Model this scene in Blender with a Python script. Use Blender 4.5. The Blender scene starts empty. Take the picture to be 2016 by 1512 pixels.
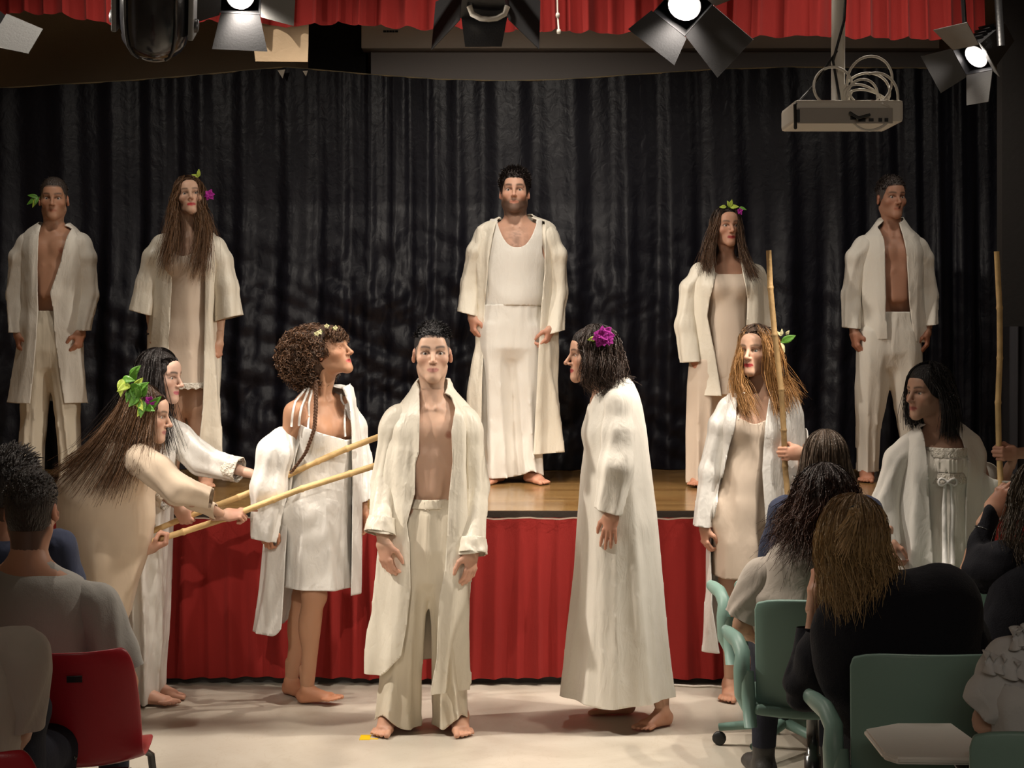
import bpy, bmesh, math, random
import numpy as np
from mathutils import Vector, Matrix

random.seed(7)
RNG = np.random.default_rng(11)
scene = bpy.context.scene
COL = scene.collection
PI = math.pi

# ------------------------------------------------------------------ camera
F_PX, CX, HOR, CAMH = 3000.0, 1008.0, 641.0, 1.75   # focal length, centre column, horizon row (2016x1512), eye height
cam = bpy.data.cameras.new('camera')
cam.sensor_fit = 'HORIZONTAL'
cam.sensor_width = 36.0
cam.lens = 36.0 * F_PX / 2016.0
cam.shift_y = -(756.0 - HOR) / 2016.0
cam.clip_start = 0.05
cam_o = bpy.data.objects.new('camera', cam)
COL.objects.link(cam_o)
cam_o.location = (0, 0, CAMH)
cam_o.rotation_euler = (PI / 2, 0, 0)
scene.camera = cam_o

# ------------------------------------------------------------------ world, exposure
world = bpy.data.worlds.new('world')
scene.world = world
world.use_nodes = True
world.node_tree.nodes['Background'].inputs[0].default_value = (1.0, 0.82, 0.66, 1)
world.node_tree.nodes['Background'].inputs[1].default_value = 0.035
scene.view_settings.view_transform = 'Standard'
scene.view_settings.look = 'None'
scene.view_settings.gamma = 1.0
scene.view_settings.use_curve_mapping = False
scene.view_settings.exposure = 0.0

# ------------------------------------------------------------------ theatre spots out of view
def spot(name, loc, aim, watts, angle, blend=0.5, color=(1.0, 0.90, 0.78), size=0.06):
    l = bpy.data.lights.new(name, 'SPOT')
    l.energy = watts
    l.color = color
    l.spot_size = math.radians(angle)
    l.spot_blend = blend
    l.shadow_soft_size = size
    o = bpy.data.objects.new(name, l)
    COL.objects.link(o)
    o.location = loc
    o.rotation_euler = (Vector(aim) - Vector(loc)).to_track_quat('-Z', 'Y').to_euler()
    return o

# row of ceiling spots above the lamp bar: the bar's shadow falls as a straight band on the floor
for x_ in (-1.7, 0.0, 1.7):
    spot('ceiling_spot', (x_, 6.25, 4.72), (x_ * 0.8, 6.75, 0.0), 250, 84, 0.8, size=0.03)
# cross light at the left end of the lamp bar, out of view (its partner is the lamp at the far right)
spot('cross_spot', (-2.75, 6.15, 3.25), (1.25, 6.85, 0.9), 430, 75, 0.7, size=0.05)
# follow spot from the rear of the hall on the group at the centre left
spot('follow_spot', (-1.3, 0.6, 4.1), (-0.85, 6.7, 1.30), 480, 20, 0.6, size=0.05)
spot('stage_spot', (-2.2, 7.70, 3.75), (-1.9, 9.0, 1.2), 38, 128, 0.9, size=0.08)
spot('stage_spot', (2.3, 7.70, 3.75), (2.1, 9.0, 1.2), 30, 128, 0.9, size=0.08)
spot('stage_spot', (0.0, 7.70, 3.8), (0.0, 9.0, 1.2), 100, 128, 0.9, size=0.08)

# added fill light behind the camera, unseen, lifts the audience and chair backs
al = bpy.data.lights.new('rear_fill', 'AREA')
al.shape = 'RECTANGLE'; al.size = 2.4; al.size_y = 0.8; al.energy = 40; al.color = (1.0, 0.87, 0.74)
alo = bpy.data.objects.new('rear_fill', al)
COL.objects.link(alo); alo.location = (0, -2.3, 3.4); alo.rotation_euler = (math.radians(72), 0, 0)
# ================================================================== helpers
def W(px, py, Y):
    """point at depth Y that the photograph shows at pixel (px, py)"""
    return np.array([(px - CX) * Y / F_PX, Y, CAMH - (py - HOR) * Y / F_PX])

def V3(*a): return np.array(a, dtype=float)
def unit(v): v = np.asarray(v, float); return v / max(1e-9, np.linalg.norm(v))
def rotz(a): c, s = math.cos(a), math.sin(a); return np.array([[c, -s, 0], [s, c, 0], [0, 0, 1.]])
def rotx(a): c, s = math.cos(a), math.sin(a); return np.array([[1., 0, 0], [0, c, -s], [0, s, c]])
def roty(a): c, s = math.cos(a), math.sin(a); return np.array([[c, 0, s], [0, 1., 0], [-s, 0, c]])

# ------------------------------------------------------------------ distance-field modelling
class Prim:
    """a shape: box of influence, distance function, blend radius, +1 adds / -1 carves"""
    def __init__(s, lo, hi, f, k, sign=1):
        s.lo, s.hi, s.f, s.k, s.sign = np.asarray(lo, float), np.asarray(hi, float), f, k, sign

def rc(a, b, r1, r2, k=0.03, sign=1, flat=None, ff=1.0):
    """tapered capsule; flat = direction in which the section is ff times wider"""
    a = np.asarray(a, float); b = np.asarray(b, float)
    ba = b - a; L2 = max(1e-9, float(ba @ ba)); rm = max(r1, r2) * max(1, ff)
    n = unit(flat) if flat is not None else None
    if n is not None:
        n = unit(n - ba * (n @ ba) / L2)
    def f(x, y, z):
        px, py, pz = x - a[0], y - a[1], z - a[2]
        t = np.clip((px * ba[0] + py * ba[1] + pz * ba[2]) / L2, 0, 1)
        vx, vy, vz = px - t * ba[0], py - t * ba[1], pz - t * ba[2]
        d2 = vx * vx + vy * vy + vz * vz
        if n is not None:
            q = vx * n[0] + vy * n[1] + vz * n[2]
            d2 = d2 - q * q * (1 - 1 / (ff * ff))
        return np.sqrt(np.maximum(d2, 0)) - (r1 + (r2 - r1) * t)
    return Prim(np.minimum(a, b) - rm, np.maximum(a, b) + rm, f, k, sign)

def ell(c, r, k=0.03, R=None, sign=1):
    c = np.asarray(c, float); r = np.asarray(r, float) * np.ones(3); m = r.max()
    if R is None: ext = r
    else: ext = np.sqrt(((np.asarray(R) * r[None, :]) ** 2).sum(1))
    def f(x, y, z):
        px, py, pz = x - c[0], y - c[1], z - c[2]
        if R is not None:
            px, py, pz = (R[0, 0] * px + R[1, 0] * py + R[2, 0] * pz,
                          R[0, 1] * px + R[1, 1] * py + R[2, 1] * pz,
                          R[0, 2] * px + R[1, 2] * py + R[2, 2] * pz)
        qx, qy, qz = px / r[0], py / r[1], pz / r[2]
        k0 = np.sqrt(qx * qx + qy * qy + qz * qz)
        k1 = np.sqrt((qx / r[0]) ** 2 + (qy / r[1]) ** 2 + (qz / r[2]) ** 2) + 1e-6
        return k0 * (k0 - 1) / k1
    return Prim(c - ext, c + ext, f, k, sign)

def loft(secs, k=0.03, folds=(), n=2.0, sign=1):
    """vertical tube: secs = [(z, cx, cy, rx, ry)]; folds = [(count, amp_top, amp_bottom, phase, twist)] in metres"""
    S = np.array(sorted(secs, key=lambda q: q[0]), float)
    lo = np.array([(S[:, 1] - S[:, 3]).min(), (S[:, 2] - S[:, 4]).min(), S[0, 0]])
    hi = np.array([(S[:, 1] + S[:, 3]).max(), (S[:, 2] + S[:, 4]).max(), S[-1, 0]])
    m = sum(max(q[1], q[2]) for q in folds) if folds else 0
    z0, z1 = S[0, 0], S[-1, 0]
    def f(x, y, z):
        zi = np.asarray(z)
        g = lambda c: np.interp(zi, S[:, 0], S[:, c]).astype(np.float32)
        cx, cy, rx, ry = g(1), g(2), g(3), g(4)
        qx, qy = (x - cx) / rx, (y - cy) / ry
        if n == 2.0: rr = np.sqrt(qx * qx + qy * qy)
        else: rr = (np.abs(qx) ** n + np.abs(qy) ** n) ** (1 / n)
        d = (rr - 1) * np.minimum(rx, ry)
        if folds:
            th = np.arctan2(qy, qx)
            u = np.clip((zi - z0) / (z1 - z0), 0, 1)
            for (cnt, at, ab, ph, tw) in folds:
                amp = ab + (at - ab) * u
                ar = cnt * th + ph + tw * u + 0.9 * np.sin(2.0 * th + ph + 3 * u)
                d = d - amp * (1.1 - 2.2 * np.abs(np.sin(0.5 * ar)) ** 0.8 if cnt < 18 else np.sin(ar))
        return np.maximum(d, np.maximum(zi - z1, z0 - zi))
    return Prim(lo - m, hi + m, f, k, sign)

def field(prims, xs, ys, zs):
    D = np.full((len(xs), len(ys), len(zs)), 0.12, np.float32)
    for p in prims:
        mg = p.k + 0.02
        sl = []
        for ax, g in enumerate((xs, ys, zs)):
            i0 = int(np.searchsorted(g, p.lo[ax] - mg)); i1 = int(np.searchsorted(g, p.hi[ax] + mg))
            sl.append(slice(i0, i1))
        if any(s.stop <= s.start for s in sl): continue
        X = xs[sl[0]][:, None, None]; Y = ys[sl[1]][None, :, None]; Z = zs[sl[2]][None, None, :]
        d = p.f(X, Y, Z)
        A = D[tuple(sl)]
        k = p.k
        if p.sign > 0:
            h = np.clip(0.5 + 0.5 * (A - d) / k, 0, 1)
            D[tuple(sl)] = A + (d - A) * h - k * h * (1 - h)
        else:
            h = np.clip(0.5 - 0.5 * (A + d) / k, 0, 1)
            D[tuple(sl)] = A + (-d - A) * h + k * h * (1 - h)
    return D

def waves(P, freq, seed, stretch=(1, 1, 1), n=5):
    r = np.random.default_rng(seed)
    s = np.asarray(stretch, float)
    out = np.zeros(len(P))
    for i in range(n):
        d1 = unit(r.normal(size=3)) * s; d2 = unit(r.normal(size=3)) * s
        fr = freq * (0.6 + 0.9 * r.random())
        out += np.sin(fr * (P @ d1) + r.random() * 7 + 1.6 * np.sin(0.55 * fr * (P @ d2) + r.random() * 7))
    return out / n

def surfnet(D, xs, ys, zs):
    S = D < 0
    c = np.zeros(tuple(n - 1 for n in D.shape), np.int8)
    for i in (0, 1):
        for j in (0, 1):
            for k in (0, 1):
                c += S[i:D.shape[0] - 1 + i, j:D.shape[1] - 1 + j, k:D.shape[2] - 1 + k]
    act = (c > 0) & (c < 8)
    ids = np.full(act.shape, -1, np.int32)
    I, J, K = np.nonzero(act)
    ids[I, J, K] = np.arange(len(I))
    acc = np.zeros((len(I), 3)); cnt = np.zeros(len(I))
    corners = [(i, j, k) for i in (0, 1) for j in (0, 1) for k in (0, 1)]
    vals = {q: D[I + q[0], J + q[1], K + q[2]] for q in corners}
    for q in corners:
        for ax in range(3):
            if q[ax]: continue
            q2 = list(q); q2[ax] = 1; q2 = tuple(q2)
            a, b = vals[q], vals[q2]
            m = (a < 0) != (b < 0)
            t = np.where(m, a / np.where(m, a - b, 1), 0)
            for e in range(3):
                acc[:, e] += np.where(m, q[e] + (t if e == ax else 0), 0)
            cnt += m
    acc /= np.maximum(cnt, 1)[:, None]
    h = np.array([xs[1] - xs[0], ys[1] - ys[0], zs[1] - zs[0]])
    v = np.stack([xs[I], ys[J], zs[K]], 1) + acc * h
    quads = []
    nx, ny, nz = D.shape
    for ax in range(3):
        sh = [slice(1, n - 1) for n in D.shape]
        s0 = list(sh); s1 = list(sh)
        s0[ax] = slice(0, D.shape[ax] - 1); s1[ax] = slice(1, D.shape[ax])
        a, b = S[tuple(s0)], S[tuple(s1)]
        diff = a != b
        i, j, k = np.nonzero(diff)
        flip = a[i, j, k]
        off = [1, 1, 1]; off[ax] = 0
        i = i + off[0]; j = j + off[1]; k = k + off[2]
        if ax == 0: q = [ids[i, j - 1, k - 1], ids[i, j, k - 1], ids[i, j, k], ids[i, j - 1, k]]
        elif ax == 1: q = [ids[i - 1, j, k - 1], ids[i - 1, j, k], ids[i, j, k], ids[i, j, k - 1]]
        else: q = [ids[i - 1, j - 1, k], ids[i, j - 1, k], ids[i, j, k], ids[i - 1, j, k]]
        q = np.stack(q, 1)
        q[~flip] = q[~flip][:, ::-1]
        quads.append(q)
    Q = np.concatenate(quads)
    Q = Q[(Q >= 0).all(1)]
    return v, Q

def relax(v, Q, it=1, w=0.5):
    for _ in range(it):
        s = np.zeros_like(v); c = np.zeros(len(v))
        n = Q.shape[1]
        for a in range(n):
            b = (a + 1) % n
            np.add.at(s, Q[:, a], v[Q[:, b]]); np.add.at(s, Q[:, b], v[Q[:, a]])
            np.add.at(c, Q[:, a], 1); np.add.at(c, Q[:, b], 1)
        v = v + w * (s / np.maximum(c, 1)[:, None] - v)
    return v

def sdf_mesh(prims, res, disp=None, smooth=1, pad=0.02, lo=None, hi=None):
    L = np.min([p.lo for p in prims if p.sign > 0], 0) - pad
    H = np.max([p.hi for p in prims if p.sign > 0], 0) + pad
    if lo is not None: L = np.maximum(L, lo)
    if hi is not None: H = np.minimum(H, hi)
    xs, ys, zs = [np.arange(L[i], H[i] + res, res, dtype=np.float32) for i in range(3)]
    D = field(prims, xs, ys, zs)
    if disp is not None:
        m = np.abs(D) < 0.035
        i, j, k = np.nonzero(m)
        P = np.stack([xs[i], ys[j], zs[k]], 1).astype(float)
        D[i, j, k] -= disp(P).astype(np.float32)
    # keep the border outside so that every surface closes
    D[0] = D[-1] = 0.05; D[:, 0] = D[:, -1] = 0.05; D[:, :, 0] = D[:, :, -1] = 0.05
    v, Q = surfnet(D, xs, ys, zs)
    if smooth: v = relax(v, Q, smooth)
    return v, Q

def tri(Q):
    return Q if Q.shape[1] == 3 else np.concatenate([Q[:, [0, 1, 2]], Q[:, [0, 2, 3]]])

def clip(v, faces, g):
    """cut away the part of the surface where g > 0 (a clean edge along g = 0)"""
    g = np.asarray(g, float)
    g = np.where(np.abs(g) < 1e-7, -1e-7, g)
    out = g > 0
    newf = []
    new_v = [v]; base = len(v)
    for Q in faces:
        if len(Q) == 0: continue
        n = out[Q].sum(1)
        newf.append(Q[n == 0])
        mix = (n > 0) & (n < Q.shape[1])
        T = tri(Q[mix])
        n = out[T].sum(1)
        newf.append(T[n == 0])
        for cnt in (1, 2):
            t = T[n == cnt]
            if len(t) == 0: continue
            o = out[t] if cnt == 1 else ~out[t]
            s = np.argmax(o, 1)
            r = np.arange(len(t))
            a, b, c = t[r, s], t[r, (s + 1) % 3], t[r, (s + 2) % 3]
            def cut(p, q):
                tt = g[p] / (g[p] - g[q])
                return v[p] + (v[q] - v[p]) * tt[:, None]
            # give a cut edge one shared vertex
            def ids(p, q):
                lo_, hi_ = np.minimum(p, q), np.maximum(p, q)
                return lo_.astype(np.int64) * len(v) + hi_
            e = np.concatenate([ids(a, b), ids(a, c)])
            pts = np.concatenate([cut(a, b), cut(a, c)])
            if cnt == 1:
                ab, ac = np.arange(len(t)), np.arange(len(t)) + len(t)
                new_v.append(pts)
                newf.append(np.stack([ab + base, b, c, ac + base], 1))
            else:
                ab, ac = np.arange(len(t)), np.arange(len(t)) + len(t)
                new_v.append(pts)
                newf.append(np.stack([a, ab + base, ac + base], 1))
            base += len(pts)
    V = np.concatenate(new_v)
    return weld(V, newf)

def weld(V, faces, tol=1e-5):
    faces = [f for f in faces if len(f)]
    if not faces: return V[:0], []
    used = np.unique(np.concatenate([f.ravel() for f in faces]))
    key = np.round(V[used] / tol).astype(np.int64)
    _, first, inv = np.unique(key, axis=0, return_index=True, return_inverse=True)
    mp = np.zeros(len(V), np.int64); mp[used] = inv.ravel()
    nv = V[used][first]
    nf = []
    for f in faces:
        f = mp[f]
        ok = np.ones(len(f), bool)
        for a in range(f.shape[1]):
            ok &= f[:, a] != f[:, (a + 1) % f.shape[1]]
        nf.append(f[ok])
    return nv, nf

# ------------------------------------------------------------------ mesh objects
def mesh_data(name, v, faces, col=None, smooth=True):
    faces = [np.asarray(f) for f in faces if len(f)]
    me = bpy.data.meshes.new(name)
    me.vertices.add(len(v))
    me.vertices.foreach_set('co', np.asarray(v, np.float32).ravel())
    nl = sum(f.size for f in faces); nf = sum(len(f) for f in faces)
    me.loops.add(nl); me.polygons.add(nf)
    me.loops.foreach_set('vertex_index', np.concatenate([f.ravel() for f in faces]).astype(np.int32))
    tot = np.concatenate([np.full(len(f), f.shape[1]) for f in faces]).astype(np.int32)
    me.polygons.foreach_set('loop_start', np.concatenate([[0], np.cumsum(tot)[:-1]]).astype(np.int32))
    me.polygons.foreach_set('loop_total', tot)
    me.polygons.foreach_set('use_smooth', np.full(nf, smooth))
    me.update(calc_edges=True)
    me.validate()
    if col is not None:
        at = me.color_attributes.new('Col', 'FLOAT_COLOR', 'POINT')
        c4 = np.ones((len(v), 4), np.float32); c4[:, :3] = col
        at.data.foreach_set('color', c4.ravel())
    return me

def link(name, me, mat=None, parent=None):
    o = bpy.data.objects.new(name, me)
    COL.objects.link(o)
    if mat is not None and me is not None and len(me.materials) == 0: me.materials.append(mat)
    if parent is not None: o.parent = parent
    return o

def org(parent):
    p = np.zeros(3)
    while parent is not None:
        p = p + np.array(parent.location); parent = parent.parent
    return p

def build(name, v, faces, mat, parent=None, col=None, smooth=True, at=None):
    """a mesh given in world coordinates; at = its own origin"""
    v = np.asarray(v, float)
    o0 = org(parent)
    loc = np.zeros(3) if at is None else np.asarray(at, float) - o0
    o = link(name, mesh_data(name, v - o0 - loc, faces, col, smooth), mat, parent)
    o.location = loc
    return o

def tag(o, label=None, cat=None, group=None, kind=None):
    if label: o['label'] = label
    if cat: o['category'] = cat
    if group: o['group'] = group
    if kind: o['kind'] = kind
    return o

def thing(name, loc, label, cat, group=None):
    o = bpy.data.objects.new(name, None)
    COL.objects.link(o)
    o.empty_display_size = 0.1
    o.location = loc
    return tag(o, label, cat, group)

def join(parts):
    """[(v, [faces], col or None)] -> one"""
    vs, fs, cs, n = [], [], [], 0
    for q in parts:
        v, f = q[0], q[1]
        vs.append(v); fs += [np.asarray(a) + n for a in f if len(a)]
        if len(q) > 2 and q[2] is not None: cs.append(np.broadcast_to(q[2], (len(v), 3)))
        n += len(v)
    return np.concatenate(vs), fs, (np.concatenate(cs) if cs else None)

def box_m(c, h, R=None, bev=0.0):
    """box (centre, half sizes) with chamfered edges -> v, faces"""
    bm = bmesh.new()
    bmesh.ops.create_cube(bm, size=2)
    for w in bm.verts: w.co = Vector((w.co.x * h[0], w.co.y * h[1], w.co.z * h[2]))
    if bev: bmesh.ops.bevel(bm, geom=bm.edges[:], offset=bev, segments=2, affect='EDGES', profile=0.6)
    return bm_out(bm, c, R)

def bm_out(bm, c=(0, 0, 0), R=None):
    bmesh.ops.recalc_face_normals(bm, faces=bm.faces[:])
    v = np.array([tuple(w.co) for w in bm.verts]); bm.verts.index_update()
    by = {}
    for f in bm.faces: by.setdefault(len(f.verts), []).append([w.index for w in f.verts])
    bm.free()
    if R is not None: v = v @ np.asarray(R).T
    return v + np.asarray(c, float), [np.array(q) for q in by.values()]

def tube_m(pts, rad, n=8, cap=True, closed=False, flat=None, ff=1.0):
    pts = np.asarray(pts, float); m = len(pts); rad = np.broadcast_to(np.asarray(rad, float), (m,))
    T = np.roll(pts, -1, 0) - np.roll(pts, 1, 0) if closed else np.gradient(pts, axis=0)
    T = T / np.maximum(np.linalg.norm(T, axis=1), 1e-9)[:, None]
    u = np.cross(T[0], [0, 0, 1.] if abs(T[0][2]) < 0.9 else [1., 0, 0]) if flat is None else np.asarray(flat, float)
    v = []
    for i in range(m):
        u = unit(u - T[i] * (u @ T[i])); w = np.cross(T[i], u)
        for a in range(n):
            t = 2 * PI * a / n
            v.append(pts[i] + rad[i] * (ff * math.cos(t) * u + math.sin(t) * w))
    v = np.array(v); F = []
    for i in range(m if closed else m - 1):
        for a in range(n):
            b = (a + 1) % n; j = (i + 1) % m
            F.append([i * n + a, j * n + a, j * n + b, i * n + b])
    F = [np.array(F)[:, ::-1]]
    if cap and not closed:
        F.append(np.array([list(range(n))])); F.append(np.array([[(m - 1) * n + a for a in range(n)][::-1]]))
    return v, F

def grid_m(P):
    """P (n,m,3) -> v, quads"""
    n, m = P.shape[:2]
    i = np.arange(n * m).reshape(n, m)
    return P.reshape(-1, 3), [np.stack([i[:-1, :-1], i[1:, :-1], i[1:, 1:], i[:-1, 1:]], -1).reshape(-1, 4)]

def lathe_m(prof, n=24, c=(0, 0, 0), R=None):
    """prof [(r, z)]"""
    prof = np.asarray(prof, float)
    t = np.linspace(0, 2 * PI, n, endpoint=False)
    P = np.stack([np.outer(prof[:, 0], np.cos(t)), np.outer(prof[:, 0], np.sin(t)), np.repeat(prof[:, 1:2], n, 1)], -1)
    v = P.reshape(-1, 3); m = len(prof); F = []
    for i in range(m - 1):
        for a in range(n):
            b = (a + 1) % n
            F.append([i * n + a, i * n + b, (i + 1) * n + b, (i + 1) * n + a])
    if R is not None: v = v @ np.asarray(R).T
    return v + np.asarray(c, float), [np.array(F)]

def prism_m(poly, t, c=(0, 0, 0), R=None):
    """flat outline [(x, z)] given thickness t in y"""
    poly = np.asarray(poly, float); n = len(poly)
    v = np.concatenate([np.stack([poly[:, 0], np.full(n, -t / 2), poly[:, 1]], 1), np.stack([poly[:, 0], np.full(n, t / 2), poly[:, 1]], 1)])
    i = np.arange(n)
    F = [np.stack([i, i + n, (i + 1) % n + n, (i + 1) % n], 1)[:, ::-1], np.arange(n)[None, :], (np.arange(n) + n)[None, ::-1]]
    if R is not None: v = v @ np.asarray(R).T
    return v + np.asarray(c, float), F

def frame(z, x):
    """rotation matrix with columns x, y, z; z exact, x as near as possible"""
    z = unit(z); x = unit(np.asarray(x, float) - z * (np.asarray(x, float) @ z)); y = np.cross(z, x)
    return np.stack([x, y, z], 1)

# ------------------------------------------------------------------ materials
def mat(name, color, rough=0.6, spec=0.4, metal=0.0, bump=None, var=None, sheen=0.0, attr=False, coat=0.0, emit=None, sss=0.0, trans=0.0):
    """bump = [(scale, strength, stretch xyz, detail)], var = (scale, amount, stretch)"""
    m = bpy.data.materials.new(name); m.use_nodes = True
    nt = m.node_tree; N = nt.nodes; Lk = nt.links
    b = N['Principled BSDF']
    b.inputs['Base Color'].default_value = (*color, 1)
    b.inputs['Roughness'].default_value = rough
    b.inputs['Specular IOR Level'].default_value = spec
    b.inputs['Metallic'].default_value = metal
    b.inputs['Sheen Weight'].default_value = sheen
    b.inputs['Coat Weight'].default_value = coat
    if sss:
        b.inputs['Subsurface Weight'].default_value = sss
        b.inputs['Subsurface Radius'].default_value = (0.012, 0.005, 0.003)
        b.inputs['Subsurface Scale'].default_value = 1.0
    tc = N.new('ShaderNodeTexCoord')
    src = None
    if attr:
        a = N.new('ShaderNodeAttribute'); a.attribute_name = 'Col'; src = a.outputs['Color']
    if var:
        mp = N.new('ShaderNodeMapping'); mp.inputs['Scale'].default_value = var[2]
        Lk.new(tc.outputs['Object'], mp.inputs['Vector'])
        nz = N.new('ShaderNodeTexNoise'); nz.inputs['Scale'].default_value = var[0]; nz.inputs['Detail'].default_value = 4
        Lk.new(mp.outputs['Vector'], nz.inputs['Vector'])
        mr = N.new('ShaderNodeMapRange'); mr.inputs['From Min'].default_value = 0.3; mr.inputs['From Max'].default_value = 0.7
        mr.inputs['To Min'].default_value = 1 - var[1]; mr.inputs['To Max'].default_value = 1 + var[1]
        Lk.new(nz.outputs['Fac'], mr.inputs['Value'])
        mx = N.new('ShaderNodeVectorMath'); mx.operation = 'SCALE'
        if src: Lk.new(src, mx.inputs[0])
        else: mx.inputs[0].default_value = color
        Lk.new(mr.outputs['Result'], mx.inputs['Scale'])
        src = mx.outputs['Vector']
    if src: Lk.new(src, b.inputs['Base Color'])
    prev = None
    for (sc, st, stretch, det) in (bump or []):
        mp = N.new('ShaderNodeMapping'); mp.inputs['Scale'].default_value = stretch
        Lk.new(tc.outputs['Object'], mp.inputs['Vector'])
        nz = N.new('ShaderNodeTexNoise'); nz.inputs['Scale'].default_value = sc; nz.inputs['Detail'].default_value = det
        nz.inputs['Distortion'].default_value = 0.6
        Lk.new(mp.outputs['Vector'], nz.inputs['Vector'])
        bp = N.new('ShaderNodeBump'); bp.inputs['Strength'].default_value = st; bp.inputs['Distance'].default_value = 0.02
        Lk.new(nz.outputs['Fac'], bp.inputs['Height'])
        if prev: Lk.new(prev, bp.inputs['Normal'])
        prev = bp.outputs['Normal']
    if prev: Lk.new(prev, b.inputs['Normal'])
    if emit:
        b.inputs['Emission Color'].default_value = (*emit[0], 1); b.inputs['Emission Strength'].default_value = emit[1]
    if trans:
        t = N.new('ShaderNodeBsdfTranslucent'); t.inputs['Color'].default_value = (*color, 1)
        mxs = N.new('ShaderNodeMixShader'); mxs.inputs[0].default_value = trans
        Lk.new(b.outputs[0], mxs.inputs[1]); Lk.new(t.outputs[0], mxs.inputs[2])
        Lk.new(mxs.outputs[0], N['Material Output'].inputs['Surface'])
    return m

M_SKIN = mat('skin', (0.6, 0.38, 0.28), 0.5, 0.35, attr=True, sss=0.12)
M_EYE = mat('eye', (0.7, 0.7, 0.7), 0.15, 0.5, attr=True)
M_HAIR = mat('hair', (0.05, 0.03, 0.02), 0.45, 0.4, attr=True, bump=[(160, 0.5, (1, 1, 0.06), 2)])
WR = [(9, 0.35, (1, 1, 0.45), 3), (26, 0.18, (1, 1, 0.6), 2)]
M_SATIN = mat('ivory_satin', (0.80, 0.745, 0.63), 0.40, 0.4, bump=[(5, 0.9, (1, 1, 0.12), 1), (15, 0.5, (1, 1, 0.22), 2), (40, 0.15, (1, 1, 0.6), 2)], sheen=0.1)
M_SATINW = mat('white_satin', (0.82, 0.80, 0.76), 0.32, 0.5, bump=[(5, 1.0, (1, 1, 0.15), 1), (14, 0.6, (1, 1, 0.25), 2), (40, 0.15, (1, 1, 0.6), 2)])
M_COTTON = mat('white_cotton', (0.80, 0.77, 0.71), 0.85, 0.2, bump=[(5, 0.7, (1, 1, 0.2), 1), (14, 0.45, (1, 1, 0.4), 4), (220, 0.04, (1, 1, 1), 2)], sheen=0.15)
M_CREPE = mat('cream_crepe', (0.74, 0.67, 0.54), 0.75, 0.25, bump=[(6, 0.8, (1, 1, 0.1), 2), (22, 0.35, (1, 1, 0.1), 2), (300, 0.03, (1, 1, 1), 1)], sheen=0.15)
M_LINEN = mat('white_linen', (0.80, 0.76, 0.68), 0.8, 0.25, bump=[(5, 0.8, (1, 1, 0.12), 1), (16, 0.45, (1, 1, 0.35), 4), (260, 0.04, (1, 1, 1), 1)], sheen=0.1)
M_BEIGE = mat('beige_fabric', (0.72, 0.58, 0.44), 0.7, 0.25, bump=[(7, 0.25, (1, 1, 0.5), 3)], sheen=0.2)
M_SHEER = mat('nude_slip', (0.70, 0.58, 0.47), 0.6, 0.3, bump=[(10, 0.25, (1, 1, 0.5), 3)])
M_LACE = mat('lace', (0.78, 0.73, 0.64), 0.8, 0.2, bump=[(70, 0.9, (1, 1, 1), 3)])
# ================================================================== the hall and the stage
STH = 0.846          # stage height
STY = 7.45           # front edge of the stage
def node_mat(name, fn):
    m = bpy.data.materials.new(name); m.use_nodes = True
    fn(m.node_tree, m.node_tree.nodes, m.node_tree.links, m.node_tree.nodes['Principled BSDF'])
    return m

def marble(nt, N, L, b):
    tc = N.new('ShaderNodeTexCoord')
    n1 = N.new('ShaderNodeTexNoise'); n1.inputs['Scale'].default_value = 1.6; n1.inputs['Detail'].default_value = 8; n1.inputs['Distortion'].default_value = 1.8
    L.new(tc.outputs['Object'], n1.inputs['Vector'])
    r = N.new('ShaderNodeValToRGB')
    r.color_ramp.elements[0].position = 0.3; r.color_ramp.elements[0].color = (0.46, 0.405, 0.33, 1)
    r.color_ramp.elements[1].position = 0.72; r.color_ramp.elements[1].color = (0.58, 0.53, 0.45, 1)
    e = r.color_ramp.elements.new(0.5); e.color = (0.545, 0.49, 0.41, 1)
    L.new(n1.outputs['Fac'], r.inputs['Fac'])
    n2 = N.new('ShaderNodeTexNoise'); n2.inputs['Scale'].default_value = 5; n2.inputs['Detail'].default_value = 6; n2.inputs['Distortion'].default_value = 3
    L.new(tc.outputs['Object'], n2.inputs['Vector'])
    r2 = N.new('ShaderNodeValToRGB')
    r2.color_ramp.elements[0].position = 0.485; r2.color_ramp.elements[0].color = (1, 1, 1, 1)
    r2.color_ramp.elements[1].position = 0.515; r2.color_ramp.elements[1].color = (1, 1, 1, 1)
    e = r2.color_ramp.elements.new(0.5); e.color = (0.93, 0.91, 0.88, 1)
    L.new(n2.outputs['Fac'], r2.inputs['Fac'])
    mx = N.new('ShaderNodeMix'); mx.data_type = 'RGBA'; mx.blend_type = 'MULTIPLY'; mx.inputs['Factor'].default_value = 1
    L.new(r.outputs['Color'], mx.inputs['A']); L.new(r2.outputs['Color'], mx.inputs['B'])
    L.new(mx.outputs['Result'], b.inputs['Base Color'])
    b.inputs['Roughness'].default_value = 0.33; b.inputs['Specular IOR Level'].default_value = 0.35
M_MARBLE = node_mat('beige_marble', marble)

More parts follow.
